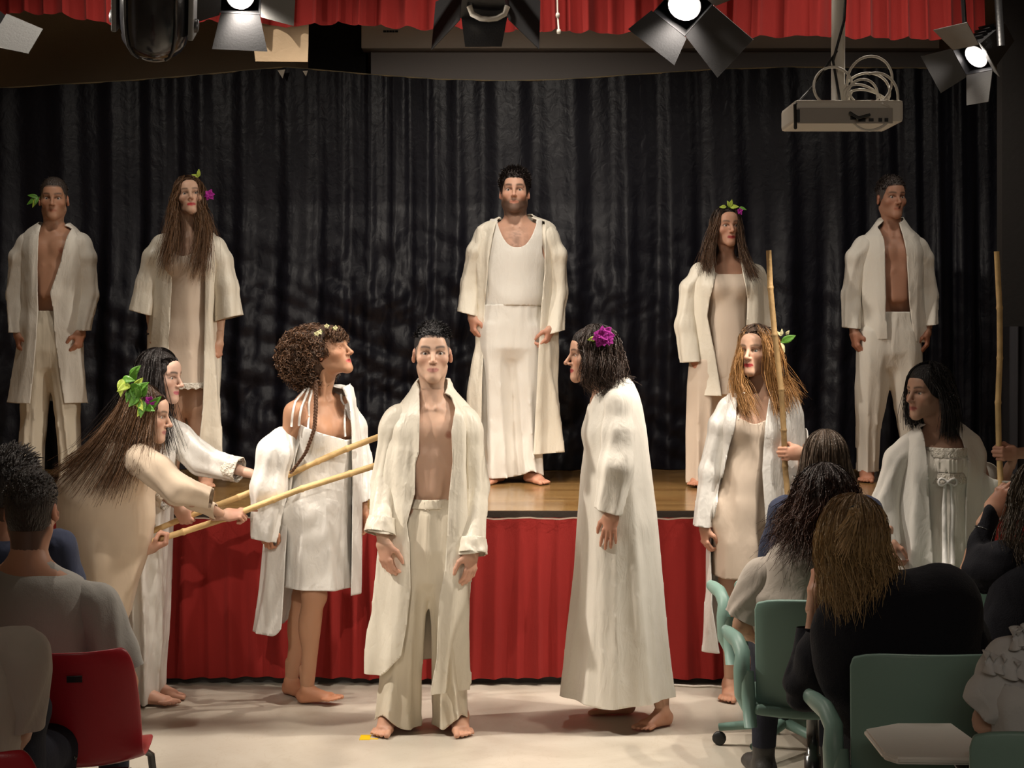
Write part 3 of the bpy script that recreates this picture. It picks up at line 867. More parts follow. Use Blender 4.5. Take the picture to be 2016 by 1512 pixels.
def body_prims(J, o):
    s, fem = J['s'] * o.get('bulk', 1.0), J['fem']
    bare = o.get('bare', 0)
    P = []
    ne, ch, pe = J['neck'], J['chest'], J['pelvis']
    xr = unit(J['sh'][1] - J['sh'][0]); up = unit(ne - ch); Rc = frame(up, xr)
    xp = unit(J['hip'][1] - J['hip'][0]); upp = unit(ch - pe); Rp = frame(upp, xp)
    C = lambda x, y, z: ch + Rc @ (np.array([x, y, z]) * s)
    G = lambda x, y, z: pe + Rp @ (np.array([x, y, z]) * s)
    rib = 0.150 - 0.016 * fem
    n0 = len(P)
    P.append(ell(C(0, 0.0, 0.0), np.array([rib, 0.104 - 0.008 * fem, 0.185]) * s, 0.05, Rc))
    P.append(ell(C(0, 0.01, 0.09), np.array([rib * 1.02, 0.092, 0.085]) * s, 0.05, Rc))
    wa = (ch + pe) / 2
    P.append(ell(wa, np.array([0.126 - 0.016 * fem, 0.092, 0.15]) * s * o.get('waist', 1.0), 0.06, frame(unit(ch - pe), xr)))
    P.append(ell(G(0, 0.008, -0.01), np.array([0.158 + 0.008 * fem, 0.108, 0.105]) * s, 0.05, Rp))
    for i, sg in enumerate((-1, 1)):
        P.append(ell(G(sg * 0.068, 0.052, -0.055), np.array([0.078, 0.075, 0.085]) * s, 0.04, Rp))
        for p in P: p.grp = getattr(p, 'grp', 'torso')
        sh, el, wr = J['sh'][i], J['el'][i], J['wr'][i]
        ar = (1 - 0.14 * fem) * s
        P.append(rc(ne + Rc @ (np.array([sg * 0.02, 0.012, -0.012]) * s), sh + Rc @ (np.array([-sg * 0.01, 0.005, 0.012]) * s), 0.042 * ar, 0.038 * ar, 0.045))
        P.append(ell(sh + Rc @ (np.array([sg * 0.004, 0, -0.012]) * s), np.array([0.052, 0.052, 0.058]) * ar, 0.035, Rc))
        P.append(rc(sh, el, 0.047 * ar, 0.037 * ar, 0.035))
        P.append(rc(el, el + (wr - el) * 0.35, 0.037 * ar, 0.039 * ar, 0.02))
        P.append(rc(el + (wr - el) * 0.3, wr, 0.039 * ar, 0.0255 * ar, 0.02))
        for p in P: p.grp = getattr(p, 'grp', 'arm%d' % i)
        hp, kn, an = J['hip'][i], J['kn'][i], J['an'][i]
        lg = (1 + 0.02 * fem) * s
        P.append(rc(hp, kn, 0.086 * lg, 0.053 * lg, 0.05))
        P.append(rc(kn, an, 0.050 * lg, 0.032 * lg, 0.03))
        ax = unit(an - kn); fdv = unit(J['fd'][i])
        P.append(ell(kn + (an - kn) * 0.30 - fdv * 0.020 * s, np.array([0.046, 0.044, 0.105]) * lg, 0.03, frame(-ax, np.cross(-ax, fdv))))
        P.append(ell(kn + fdv * 0.022 * s, np.array([0.036, 0.03, 0.042]) * lg, 0.03))
        for p in P: p.grp = getattr(p, 'grp', 'leg')
    for p in P: p.grp = getattr(p, 'grp', 'leg')
    hR = head_R(J); hb = J['head'] + hR @ (np.array([0, 0.022, -0.055]) * J['hs'])
    nr = o.get('neckr', 0.056 - 0.010 * fem) * J['s'] ** 0.5
    P.append(rc(ne + Rc @ np.array([0, 0.0, -0.03]), hb, nr * 1.08, nr - 0.005, 0.035))
    for sg in (-1, 1):
        P.append(rc(C(sg * 0.016, -0.072, 0.150), J['head'] + hR @ (np.array([sg * 0.052, 0.024, -0.052]) * J['hs']), 0.010, 0.013, 0.014))
        P.append(rc(C(sg * 0.018, -0.080, 0.152), J['sh'][0 if sg < 0 else 1] + Rc @ np.array([-sg * 0.03, -0.02, 0.028]), 0.0095, 0.0085, 0.014 if bare else 0.022))
    P.append(ell(C(0, -0.088, 0.165), (0.014, 0.013, 0.015), 0.012, sign=-1))
    for p in P: p.grp = getattr(p, 'grp', 'neck')
    if bare:
        for sg in (-1, 1):
            P.append(ell(C(sg * 0.074, -0.080, 0.055), np.array([0.072, 0.030, 0.055]) * s, 0.022, Rc @ rotz(sg * 0.25)))
            for q in range(3):
                P.append(ell(C(sg * 0.026, -0.083, -0.085 - 0.060 * q), np.array([0.026, 0.011, 0.028]) * s, 0.03, Rc))
            P.append(rc(C(sg * 0.030, -0.095, -0.045), C(sg * 0.105, -0.065, -0.130), 0.008 * s, 0.009 * s, 0.022))
        P.append(rc(C(0, -0.118, 0.10), C(0, -0.116, -0.02), 0.006, 0.007, 0.016, sign=-1))
        P.append(rc(C(0, -0.112, -0.04), C(0, -0.105, -0.23), 0.003, 0.003, 0.012, sign=-1))
        P.append(ell(C(0, -0.102, -0.225), (0.006, 0.010, 0.009), 0.008, sign=-1))
    elif fem:
        bs = o.get('bust', 1.0)
        for sg in (-1, 1):
            P.append(ell(C(sg * 0.072, -0.080, 0.005), np.array([0.060, 0.058, 0.062]) * s * bs, 0.045, Rc))
    for p in P: p.grp = getattr(p, 'grp', 'torso')
    return P, Rc, C

def inflate(P, grps, d):
    out = []
    for p in P:
        if p.grp in grps and p.sign > 0:
            out.append(Prim(p.lo - d, p.hi + d, (lambda x, y, z, f=p.f: f(x, y, z) - d), p.k))
    return out

HANDS = {'relax': dict(curl=(22, 32, 22)), 'fist': dict(curl=(68, 88, 40), thumb_curl=0.9), 'loose': dict(curl=(38, 52, 30), thumb_curl=0.35),
         'open': dict(curl=(8, 10, 8), spread=5), 'grip': dict(curl=(62, 80, 45), thumb_curl=0.8),
         'point': dict(curl=(62, 80, 45), thumb_curl=0.6, fingers=[(10, 8, 5), None, None, None])}

def person(label, J, o):
    """Empty + one continuous body; o = look. Returns the root and what garments need"""
    root = thing('person', J['base'], label, 'person', o.get('group'))
    skin = np.asarray(o.get('skin', (0.56, 0.33, 0.22)))
    P, Rc, C = body_prims(J, o)
    hR = head_R(J); hs = J['hs']
    bres = o.get('bres', 0.011)
    v, Q = sdf_mesh(P, bres, smooth=1)
    faces = [Q]
    # the trunk surface stops inside the head and hands, where finer surface takes over
    g = np.full(len(v), -1.0)
    hc = J['head']; q = (v - hc) @ hR / hs
    g = np.maximum(g, np.where(q[:, 2] > -0.075, 1.0, -1) * (np.linalg.norm(q, axis=1) < 0.16) + (np.linalg.norm(q, axis=1) >= 0.16) * -1)
    for i in (0, 1):
        ax = unit(J['wr'][i] - J['el'][i]); t = (v - J['wr'][i]) @ ax
        near = np.linalg.norm(v - J['wr'][i], axis=1) < 0.10
        g = np.maximum(g, np.where(near & (t > 0.002), 1, -1))
        ax = unit(J['an'][i] - J['kn'][i]); t = (v - J['an'][i]) @ ax
        near = np.linalg.norm(v - J['an'][i], axis=1) < 0.12
        g = np.maximum(g, np.where(near & (t > 0.03), 1, -1))
    keep = g <= 0
    faces = [Q[keep[Q].all(1)]]
    col = np.tile(skin, (len(v), 1))
    if o.get('bare'):
        for sg in (-1, 1):
            d = np.linalg.norm(v - C(sg * 0.082, -0.115, 0.035), axis=1)
            col = mix(col, skin * [0.62, 0.42, 0.38], sstep(0.024, 0.012, d))
    if o.get('chest_hair') is not None:
        q = (v - J['chest']) @ Rc
        m = np.exp(-((q[:, 0] / 0.06) ** 2 + ((q[:, 2] - 0.09) / 0.07) ** 2)) * (q[:, 1] < -0.05) * (0.5 + 0.5 * np.sin(q[:, 0] * 900 + 5 * np.sin(q[:, 2] * 500)))
        col = mix(col, o['chest_hair'], 0.55 * m)
    parts = [(v, faces, col)]
    # head, in its own space, with the upper half of the neck
    HP = head_prims(J['fem'], o)
    loc = lambda p: hR.T @ (p - hc) / hs
    nr = o.get('neckr', 0.056 - 0.010 * J['fem']) * J['s'] ** 0.5
    nb = loc(J['neck'] + Rc @ np.array([0, 0, -0.03])); hb = np.array([0, 0.022, -0.055])
    HP.insert(0, rc(nb, hb, (nr * 1.08 - 0.006) / hs, (nr + 0.001) / hs, 0.03))
    for sg in (-1, 1):
        HP.append(rc(loc(C(sg * 0.016, -0.072, 0.150)), (sg * 0.052, 0.024, -0.052), 0.010 / hs, 0.013 / hs, 0.014 / hs))
    hv, hQ = sdf_mesh(HP, o.get('hres', 0.0042), smooth=1, lo=np.array([-0.13, -0.16, -0.155]), hi=np.array([0.13, 0.17, 0.15]))
    dn = unit(nb - hb); t = (hv - hb) @ dn
    cut = (t > 0.085)
    hf = hQ[~cut[hQ].any(1)]
    hcol = head_color(hv, None, skin, o)
    parts.append((hc + (hv * hs) @ hR.T, [hf], hcol))
    # hands and feet
    hands = o.get('hands', ('relax', 'relax'))
    for i in (0, 1):
        if hands[i] is None: continue
        spec = o.get('hand_pose', {}).get(i, {})
        sgn = -1 if i == 0 else 1
        d = spec.get('d', unit(J['wr'][i] - J['el'][i]))
        th = spec.get('thumb', J['R'] @ np.array([-sgn * 0.45, -1, 0.0]))
        side = spec.get('side', -1 if i == 0 else 1)
        kw = dict(HANDS[hands[i]]); kw.update(spec.get('kw', {}))
        v, Q = hand_mesh(None, None, None, res=max(0.0044, o.get('handres', 0.0052)), **kw)
        zz_ = v[:, 2].copy()
        v, fl = place_hand(v, J['wr'][i], d, th, side, o.get('handscale', 1 - 0.1 * J['fem']) * J['s'] ** 0.5)
        if fl: Q = Q[:, ::-1]
        parts.append((v, [Q], mix(np.tile(skin, (len(v), 1)), skin * np.array(o.get('handtint', (1.0, 0.86, 0.84))), sstep(-0.01, 0.06, zz_))))
    global _FOOT
    if o.get('feet', True):
        if _FOOT is None: _FOOT = foot_mesh()
        for i in (0, 1):
            v, Q = _FOOT
            sg = -1 if i == 0 else 1
            v = v * [-sg, 1, 1]
            if -sg < 0: Q = Q[:, ::-1]
            f = unit(J['fd'][i]); lift = o.get('foot_up', (0, 0))[i]
            yb = -unit([f[0], f[1], 0]); R = np.stack([np.cross(yb, [0, 0, 1]), yb, [0, 0, 1.]], 1) @ rotx(-lift)
            fs = J['s'] * (1 - 0.06 * J['fem'])
            fc = mix(np.tile(skin * np.array([1.0, 0.84, 0.78]), (len(v), 1)), skin, sstep(-0.04, 0.05, v[:, 2]))
            parts.append(((v * fs) @ R.T + J['an'][i], [Q], fc))
    if o.get('shoes'):
        for i in (0, 1):
            f_ = unit(J['fd'][i]); a = J['an'][i]
            sv, sq = sdf_mesh([rc(a + [0, 0, 0.05], a, 0.045, 0.042, 0.03), rc(a - f_ * 0.03 + [0, 0, -0.04], a + f_ * 0.15 + [0, 0, -0.048], 0.038, 0.032, 0.03, flat=np.cross(f_, [0, 0, 1]), ff=1.2)], 0.010)
            build('shoe', sv, [sq], M_SHOE, root)
    v, f, c = join(parts)
    build('body', v, f, M_SKIN, root, c)
    # eyes
    if o.get('hres', 0.0042) < 0.006 and not o.get('closed'):
        gz = np.asarray(o.get('gaze', (0, -1, 0)), float)
        th = np.linspace(0, PI, 13); tt = np.linspace(0, 2 * PI, 20, endpoint=False)
        Rg = frame(unit(gz), (1, 0, 0.0))
        ev, ef = lathe_m([(0.0133 * math.sin(a), 0.0133 * math.cos(a)) for a in th], 20)
        ec = np.where((np.arctan2(np.hypot(ev[:, 0], ev[:, 1]), ev[:, 2]) < 0.46)[:, None], np.array(o.get('iris', (0.035, 0.02, 0.012))), np.array([0.52, 0.47, 0.43]))
        for sg in (-1, 1):
            p = np.array([sg * 0.0313, -0.0690, 0.0005])
            build('eye', hc + ((ev @ Rg.T + p) * hs) @ hR.T, ef, M_EYE, root, ec)
    elif o.get('closed'):
        ev, ef = lathe_m([(0.0125 * math.sin(a), 0.0125 * math.cos(a)) for a in np.linspace(0, PI, 11)], 16)
        for sg in (-1, 1):
            build('eyelid', hc + ((ev + np.array([sg * 0.0313, -0.0705, 0.0015])) * hs) @ hR.T, ef, M_SKIN, root, np.tile(skin * 0.85, (len(ev), 1)))
    return dict(root=root, J=J, P=P, Rc=Rc, C=C, hR=hR, hs=hs, skin=skin, hc=hc, o=o)

M_SHOE = mat('dark_shoe', (0.03, 0.028, 0.026), 0.5, 0.4, bump=[(80, 0.1, (1, 1, 1), 2)])
# ------------------------------------------------------------------ hair
def strands(paths, rad, col, flat=1.3, taper=(0.7, 1.0, 0.25)):
    """paths (N, m, 3) -> one mesh of tapered locks; col (N, 3)"""
    N, m, _ = paths.shape
    T = np.gradient(paths, axis=1); T /= np.maximum(np.linalg.norm(T, axis=2), 1e-9)[..., None]
    ref = RNG.normal(size=(N, 1, 3)); ref = np.broadcast_to(ref, T.shape)
    u = ref - T * (ref * T).sum(-1)[..., None]; u /= np.maximum(np.linalg.norm(u, axis=2), 1e-9)[..., None]
    w = np.cross(T, u)
    tp = np.interp(np.linspace(0, 1, m), [0, 0.35, 1], taper)
    r = (np.broadcast_to(np.asarray(rad, float).reshape(-1, 1), (N, 1)) * tp[None])[..., None]
    # ribbons: two edges per point
    sides = 2
    V = np.stack([paths - r * flat * u, paths + r * flat * u], 2)
    idx = np.arange(N * m * sides).reshape(N, m, sides)
    F = [np.stack([idx[:, :-1, 0], idx[:, :-1, 1], idx[:, 1:, 1], idx[:, 1:, 0]], -1).reshape(-1, 4)]
    c = np.repeat(np.asarray(col), m * sides, axis=0)
    return V.reshape(-1, 3), [np.concatenate(F)], c

def cap_mesh(H, off, col, res=0.006, bump=0.003, top=0.0, fr=70, seed=1, hl=0.0, lo=-0.11, extra=()):
    """close hair shell in head space -> world"""
    P = [ell((0, 0.018, 0.030), np.array([0.0735, 0.095, 0.0855]) + off, 0.02), ell((0, 0.012, -0.03), (0.062 + off, 0.070 + off, 0.075), 0.03)]
    if top: P.append(ell((0, 0.0, 0.070), (0.060, 0.080, 0.050 + top), 0.03))
    P += list(extra)
    v, Q = sdf_mesh(P, res, disp=lambda p: bump * waves(p, fr, seed, (1, 1, 1)), smooth=0)
    g = -(hairline(v[:, 0], v[:, 1], v[:, 2]) + hl)
    g = np.maximum(g, lo - v[:, 2])
    # leave the ears free
    ear = 0.026 - np.hypot(v[:, 1] - 0.010, (v[:, 2] + 0.012) * 0.75)
    g = np.maximum(g, np.where(np.abs(v[:, 0]) > 0.05, ear, -1)) if not H['o'].get('ears_covered') else g
    v, f = clip(v, [Q], g)
    c = np.asarray(col) * (1 + 0.25 * waves(v, 160, seed + 3))[:, None]
    return H['hc'] + (v * H['hs']) @ H['hR'].T, f, c

def short_hair(H, col, top=0.012, off=0.004, n=900, ln=0.026, fwd=(0, -0.6, 0.3), seed=3, hl=0.0, side_min=0.02, rad=0.0016):
    """cropped hair: shell plus short tufts on top"""
    r = np.random.default_rng(seed)
    parts = [cap_mesh(H, off, col, bump=0.002, top=top, seed=seed, hl=hl, lo=-0.06)]
    th = r.random(n) * 2 * PI; cz = side_min + (1 - side_min) * r.random(n)
    sz = np.sqrt(1 - cz ** 2)
    d = np.stack([sz * np.cos(th), sz * np.sin(th), cz], 1)
    base = np.array([0, 0.018, 0.030]) + d * (np.array([0.0735, 0.095, 0.0855]) + off + top * 0.8 * cz[:, None])
    ok = hairline(*base.T) + hl > 0.002
    base, d = base[ok], d[ok]
    dr = d * 0.45 + np.asarray(fwd) + 0.25 * r.normal(size=d.shape)
    dr /= np.linalg.norm(dr, axis=1)[:, None]
    t = np.linspace(0, 1, 5)[None, :, None]
    L = (ln * (0.6 + 0.6 * r.random(len(base))) * np.clip(0.35 + d[:, 2], 0.3, 1.2))[:, None, None]
    p = base[:, None] + dr[:, None] * L * t + np.array([0, -0.2, -0.5]) * L * t ** 2 * 0.5
    c = np.asarray(col) * (0.7 + 0.8 * r.random((len(base), 1)))
    w = H['hc'] + (p * H['hs']) @ H['hR'].T
    parts.append(strands(w, rad, c, 1.8))
    v, f, c = join(parts)
    return build('hair', v, f, M_HAIR, H['root'], c)

def long_hair(H, col, guides, n=420, tip=None, part=0.0, wave=0.010, wf=3.0, rad=0.0026, off=0.010, seed=5, m=13, hl=0.0, spread=0.02, top=0.0, ears=True, col2=None, frizz=0.0, front=True):
    hl = hl + 0.010 * H['J']['fem']
    """locks from the parting over the skull, then down to end points.
    guides = [(azimuth deg, (mid xyz), (end xyz))] in metres from the head centre, world axes; azimuth 0 = face, 90 = local +x, 180 = back"""
    n = int(n * 1.35); rad = rad * 0.74
    r = np.random.default_rng(seed)
    H['o']['ears_covered'] = ears
    parts = [cap_mesh(H, off * 0.8, np.asarray(col) * 0.8, bump=0.0015, seed=seed, hl=hl, top=top, lo=-0.10)]
    ga = np.array([g[0] for g in guides], float)
    o = np.argsort(ga); ga = ga[o]
    gm = np.array([guides[i][1] for i in o], float); ge = np.array([guides[i][2] for i in o], float)
    lo_, hi_ = ga[ga < 0], ga[ga >= 0]
    if len(lo_) and len(hi_):
        w_ = (lo_.max() - lo_.min()); w2 = (hi_.max() - hi_.min())
        az = np.where(r.random(n) < w_ / (w_ + w2), r.uniform(lo_.min(), min(-10, lo_.max() + 26), n), r.uniform(max(10, hi_.min() - 26), hi_.max(), n))
    else: az = r.uniform(ga.min(), ga.max(), n)
    a = np.radians(az)
    rad3 = np.array([0.0735, 0.095, 0.0855]) + off
    lift = r.uniform(0.0, 1.0, n)
    # parting: every lock starts near the top line and runs down its own azimuth
    dirx, diry = np.sin(a), -np.cos(a)
    K = 6
    ph = np.linspace(0.12, 1.0, K)[None, :] * (0.45 + 0.55 * lift[:, None])
    pol = ph * (PI * 0.53)
    azc = np.where(az < 0, np.clip(az, ga.min(), lo_.max() if len(lo_) else 0), np.clip(az, hi_.min() if len(hi_) else 0, ga.max()))
    ak = np.radians(az[:, None] + (azc - az)[:, None] * np.linspace(0, 1, K)[None] ** 0.6)
    a = np.radians(azc)
    fr = np.clip(np.cos(a), 0, 1)
    pol = pol * (1 - 0.42 * fr[:, None])
    sx = np.sin(pol) * np.sin(ak); sy = -np.sin(pol) * np.cos(ak); sz = np.cos(pol)
    S = np.stack([sx, sy, sz], -1) * (rad3 + 0.010 * r.random((n, 1, 1)) + np.array([0, 0, top])) + np.array([0, 0.018, 0.030])
    S[..., 0] += part * (1 - ph) * 0.9
    Sw = H['hc'] + (S * H['hs']) @ H['hR'].T
    mid = np.stack([np.interp(azc, ga, gm[:, i]) for i in range(3)], 1) + H['hc']
    end = np.stack([np.interp(azc, ga, ge[:, i]) for i in range(3)], 1) + H['hc']
    sp = r.normal(size=(n, 3)) * spread
    mid = mid + sp * 0.7; end = end + sp * 1.2 + r.normal(size=(n, 3)) * spread * 0.4
    shrink = 1 - 0.22 * r.random((n, 1)) ** 2
    p0 = Sw[:, -1]; tan = Sw[:, -1] - Sw[:, -2]
    p1 = p0 + tan * 1.2
    p3 = mid + (end - mid) * shrink
    t = np.linspace(0, 1, m - K + 1)[1:][None, :, None]
    # smooth curve through mid
    c1 = p0 + tan * 1.5; c2 = mid * 1.6 - (p0 + p3) * 0.3
    B = (1 - t) ** 3 * p0[:, None] + 3 * (1 - t) ** 2 * t * c1[:, None] + 3 * (1 - t) * t ** 2 * c2[:, None] + t ** 3 * p3[:, None]
    path = np.concatenate([Sw, B], 1)
    L = np.linspace(0, 1, path.shape[1])[None, :, None]
    wv = wave * np.clip((L - 0.3) / 0.4, 0, 1) * np.sin(2 * PI * wf * L + r.random((n, 1, 1)) * 2.2 + np.array([0, 1.6, 0.7])) * (r.normal(size=(n, 1, 3)) * 0.5 + 1)
    kn = r.normal(size=(n, 5, 3)); pos = np.linspace(0, 4, path.shape[1]); i0 = np.clip(pos.astype(int), 0, 3); fr_ = (pos - i0)[None, :, None]
    fr_ = fr_ * fr_ * (3 - 2 * fr_)
    path = path + wv + (frizz * 2.0 + 0.0012) * (kn[:, i0] * (1 - fr_) + kn[:, i0 + 1] * fr_) * np.clip(L * 1.5, 0.1, 1)
    c = np.asarray(col) * (0.65 + 0.75 * r.random((n, 1)))
    parts.append(strands(path, rad * (0.6 + 0.7 * r.random(n)), c, 1.0))
    if col2 is not None:      # lighter lengths
        v, f, cc = parts[-1]
        k = np.tile(np.repeat(np.linspace(0, 1, path.shape[1]), 2), n)
        parts[-1] = (v, f, mix(cc, np.asarray(col2) * (0.7 + 0.6 * np.repeat(r.random((n, 1)), path.shape[1] * 2, 0)), sstep(0.30, 0.60, k)))
    if front:      # locks rooted along the hairline, swept to the sides
        nf = 240
        x = r.uniform(-0.058, 0.058, nf); sd_ = np.where(x > part * 1.0, 1.0, -1.0)
        zr = 0.079 - 0.010 * (x / 0.058) ** 2 - hl * 0.8; yr = -0.088 * np.sqrt(np.clip(1 - (x / 0.085) ** 2 - ((zr - 0.03) / 0.10) ** 2, 0.02, 1)) - 0.004
        e = 0.010 * r.random(nf)
        pts = [np.stack([x, yr - 0.004, zr], 1), np.stack([x * 1.05 + sd_ * 0.008, yr * 0.82 - e, zr + 0.022 + e], 1), np.stack([x * 0.6 + sd_ * 0.050, yr * 0.35, zr + 0.004 + e], 1),
               np.stack([sd_ * (0.088 + e), 0.006 + 0.03 * r.random(nf), 0.015 + 0.02 * r.random(nf)], 1)]
        cc_ = np.array([0, 0.018, 0.030]); rr_ = np.array([0.0735, 0.095, 0.0855]) + off * 0.85
        def proj(p, k):
            q = (p - cc_) / rr_
            return cc_ + q / np.linalg.norm(q, axis=1)[:, None] * rr_ * (1.0 + k)[:, None]
        pts = [proj(p, 0.035 * r.random(nf) + (-0.03 if j == 0 else 0.0)) for j, p in enumerate(pts)]
        pts = [H['hc'] + (p * H['hs']) @ H['hR'].T for p in pts]
        side_m = np.where(sd_[:, None] > 0, np.array([np.interp(80, ga, gm[:, i]) for i in range(3)]), np.array([np.interp(-80, ga, gm[:, i]) for i in range(3)])) + H['hc'] + r.normal(size=(nf, 3)) * 0.012
        C = np.stack(pts + [side_m], 1)
        # Catmull-Rom through the five points
        Cx = np.concatenate([2 * C[:, :1] - C[:, 1:2], C, 2 * C[:, -1:] - C[:, -2:-1]], 1); seg = []
        for k in range(4):
            t = np.linspace(0, 1, 4, endpoint=(k == 3))[None, :, None]
            a_, b_, c_, d_ = (Cx[:, k + j][:, None] for j in range(4))
            seg.append(0.5 * ((2 * b_) + (-a_ + c_) * t + (2 * a_ - 5 * b_ + 4 * c_ - d_) * t ** 2 + (-a_ + 3 * b_ - 3 * c_ + d_) * t ** 3))
        parts.append(strands(np.concatenate(seg, 1), 0.0024, np.asarray(col) * (0.6 + 0.8 * r.random((nf, 1))), 1.0, taper=(0.8, 1, 0.6)))
    v, f, c = join(parts)
    return build('hair', v, f, M_HAIR, H['root'], c)

# ------------------------------------------------------------------ garments
def secs(rows, Y, squash=None):
    """silhouette rows (py, px_left, px_right, depth radius[, y shift]) at depth Y -> loft sections"""
    out = []
    for q in rows:
        a = W(q[1], q[0], Y); b = W(q[2], q[0], Y)
        out.append((a[2], (a[0] + b[0]) / 2, Y + (q[4] if len(q) > 4 else 0), (b[0] - a[0]) / 2, q[3]))
    return out

def edge(pts, Y):
    p = np.array([W(x, y, Y) for x, y in pts]); o = np.argsort(p[:, 2])
    return lambda z: np.interp(z, p[o, 2], p[o, 0])

def chain(pts, radii, k=0.03, flat=None, ff=1.0, kj=0.02):
    return [rc(pts[i], pts[i + 1], radii[i], radii[i + 1], k if i == 0 else kj, flat=flat, ff=ff) for i in range(len(pts) - 1)]

def cloth(name, H, prims, m, res=0.010, amp=0.004, fr=22, st=(1, 1, 0.3), seed=1, cuts=(), smooth=1, thick=0.003, amp2=0.0, fr2=60, st2=(1, 1, 1), sleeves=(), samp=0.006, parent=None, under=None, gap=0.010, sunder=('arm0', 'arm1'), fdisp=None):
    """one garment: a trunk piece and sleeves = [(points, radii, flat factor, flat direction, end direction)]"""
    def disp(P):
        d = amp * 1.5 * waves(P, fr, seed, st) + amp * 2.2 * (0.32 - np.abs(waves(P, fr * 0.75, seed + 5, st, 4)))
        if amp2: d = d + amp2 * (np.abs(waves(P, fr2, seed + 9, st2)) * 2 - 0.5)
        return d
    parts = []
    if prims:
        if under: prims = list(prims) + inflate(H['P'], under, gap)
        v, Q = sdf_mesh(prims, res, disp=disp, smooth=smooth)
        f = [Q]
        for c in cuts:
            v, f = clip(v, f, c(v[:, 0], v[:, 1], v[:, 2]))
        parts.append((v, f))
    for i, (pts, radii, ff, fd, ed) in enumerate(sleeves):
        pts = [np.asarray(p, float) for p in pts]
        ax = unit(pts[-1] - pts[0])
        last = pts[-1] + unit(pts[-1] - pts[-2]) * 0.05
        pp = chain(pts[:-1] + [last], list(radii[:-1]) + [radii[-1]], 0.02, fd, ff, 0.03)
        if sunder:
            a0 = H['J']['sh']; k_ = 0 if np.linalg.norm(pts[1] - a0[0]) < np.linalg.norm(pts[1] - a0[1]) else 1
            pp += inflate(H['P'], ('arm%d' % k_,), 0.007)
        # creases gather round the elbow and run across the sleeve, long soft folds along it
        el = pts[len(pts) // 2]
        def sd(P, ax=ax, el=el, i=i, pts=pts):
            t = P @ ax
            q = np.linalg.norm(P - el, axis=1)
            d = samp * 0.8 * waves(P - np.outer(t, ax) * 0.88, 34, seed + 20 + i)
            e1 = unit(np.cross(ax, (0.2, 1, 0.1))); e2 = np.cross(ax, e1)
            best = np.full(len(P), 9.0); cx = np.zeros((len(P), 3))
            for a_, b_ in zip(pts[:-1], pts[1:]):
                tt = np.clip(((P - a_) @ (b_ - a_)) / max(1e-9, (b_ - a_) @ (b_ - a_)), 0, 1)
                cc = a_ + np.outer(tt, b_ - a_); dd = np.linalg.norm(P - cc, axis=1)
                m_ = dd < best; best = np.where(m_, dd, best); cx[m_] = cc[m_]
            ph = np.arctan2((P - cx) @ e1, (P - cx) @ e2)
            u_ = np.clip((t - pts[0] @ ax) / max(0.05, (pts[-1] - pts[0]) @ ax), 0, 1)
            d += samp * (0.3 + 0.7 * u_) * np.sin(6 * ph + 5 * u_ + i + 1.2 * np.sin(2 * ph + 4 * u_ + seed))
            d += samp * 0.5 * np.exp(-(q / 0.16) ** 2) * (1 - 2 * np.abs(waves(P, 22, seed + 40 + i)))
            return d
        v, Q = sdf_mesh(pp, min(res, 0.0100), disp=sd, smooth=smooth)
        d = unit(ed if ed is not None else pts[-1] - pts[-2])
        v, f = clip(v, [Q], (v - pts[-1]) @ d)
        parts.append((v, f))
    if thick: parts = [rim(v, f, thick + 0.002) for v, f in parts if len(v)]
    v, f, _ = join(parts)
    return build(name, v, f, m, parent or H['root'])

def rim(v, faces, t):
    """turn the cut edges of a cloth inwards by t so that hems have thickness"""
    T = np.concatenate([tri(f) if f.shape[1] <= 4 else f for f in faces])
    n = np.cross(v[T[:, 1]] - v[T[:, 0]], v[T[:, 2]] - v[T[:, 0]])
    vn = np.zeros_like(v)
    for k in range(3): np.add.at(vn, T[:, k], n)
    vn /= np.maximum(np.linalg.norm(vn, axis=1), 1e-12)[:, None]
    E = np.concatenate([T[:, [0, 1]], T[:, [1, 2]], T[:, [2, 0]]])
    S = np.sort(E, 1); key = S[:, 0].astype(np.int64) * len(v) + S[:, 1]
    u, inv, cnt = np.unique(key, return_inverse=True, return_counts=True)
    B = E[cnt[inv.ravel()] == 1]
    used = np.unique(B)
    mp = np.zeros(len(v), np.int64); mp[used] = np.arange(len(used)) + len(v)
    nv = v[used] - vn[used] * t
    q = np.stack([B[:, 1], B[:, 0], mp[B[:, 0]], mp[B[:, 1]]], 1)
    return np.concatenate([v, nv]), list(faces) + [q]

def below(z0, slope=0.0, xc=0.0, wav=0.0, wf=20):
    """cut away what hangs below z0"""
    return lambda x, y, z: (z0 + slope * (x - xc) + wav * np.sin(wf * x + 3 * y)) - z
def above(z0, fn=None):
    return lambda x, y, z: z - (z0 if fn is None else fn(x, y))
def plane_end(p, d, keep=0.25):
    """cut past the plane at p with outward direction d, near p only"""
    d = unit(d); p = np.asarray(p, float)
    def g(x, y, z):
        q = np.stack([x - p[0], y - p[1], z - p[2]], -1)
        return np.where(np.linalg.norm(q, axis=-1) < keep, q @ d, -1.0)
    return g
def opening(l, r, Yc, front=True):
    return lambda x, y, z: np.minimum(np.minimum(x - l(z), r(z) - x), (Yc - y) if front else (y - Yc))
def neckhole(c, rx, ry, z0):
    return lambda x, y, z: np.where(z > z0, (1 - np.sqrt(((x - c[0]) / rx) ** 2 + ((y - c[1]) / ry) ** 2)) * min(rx, ry), -1.0)

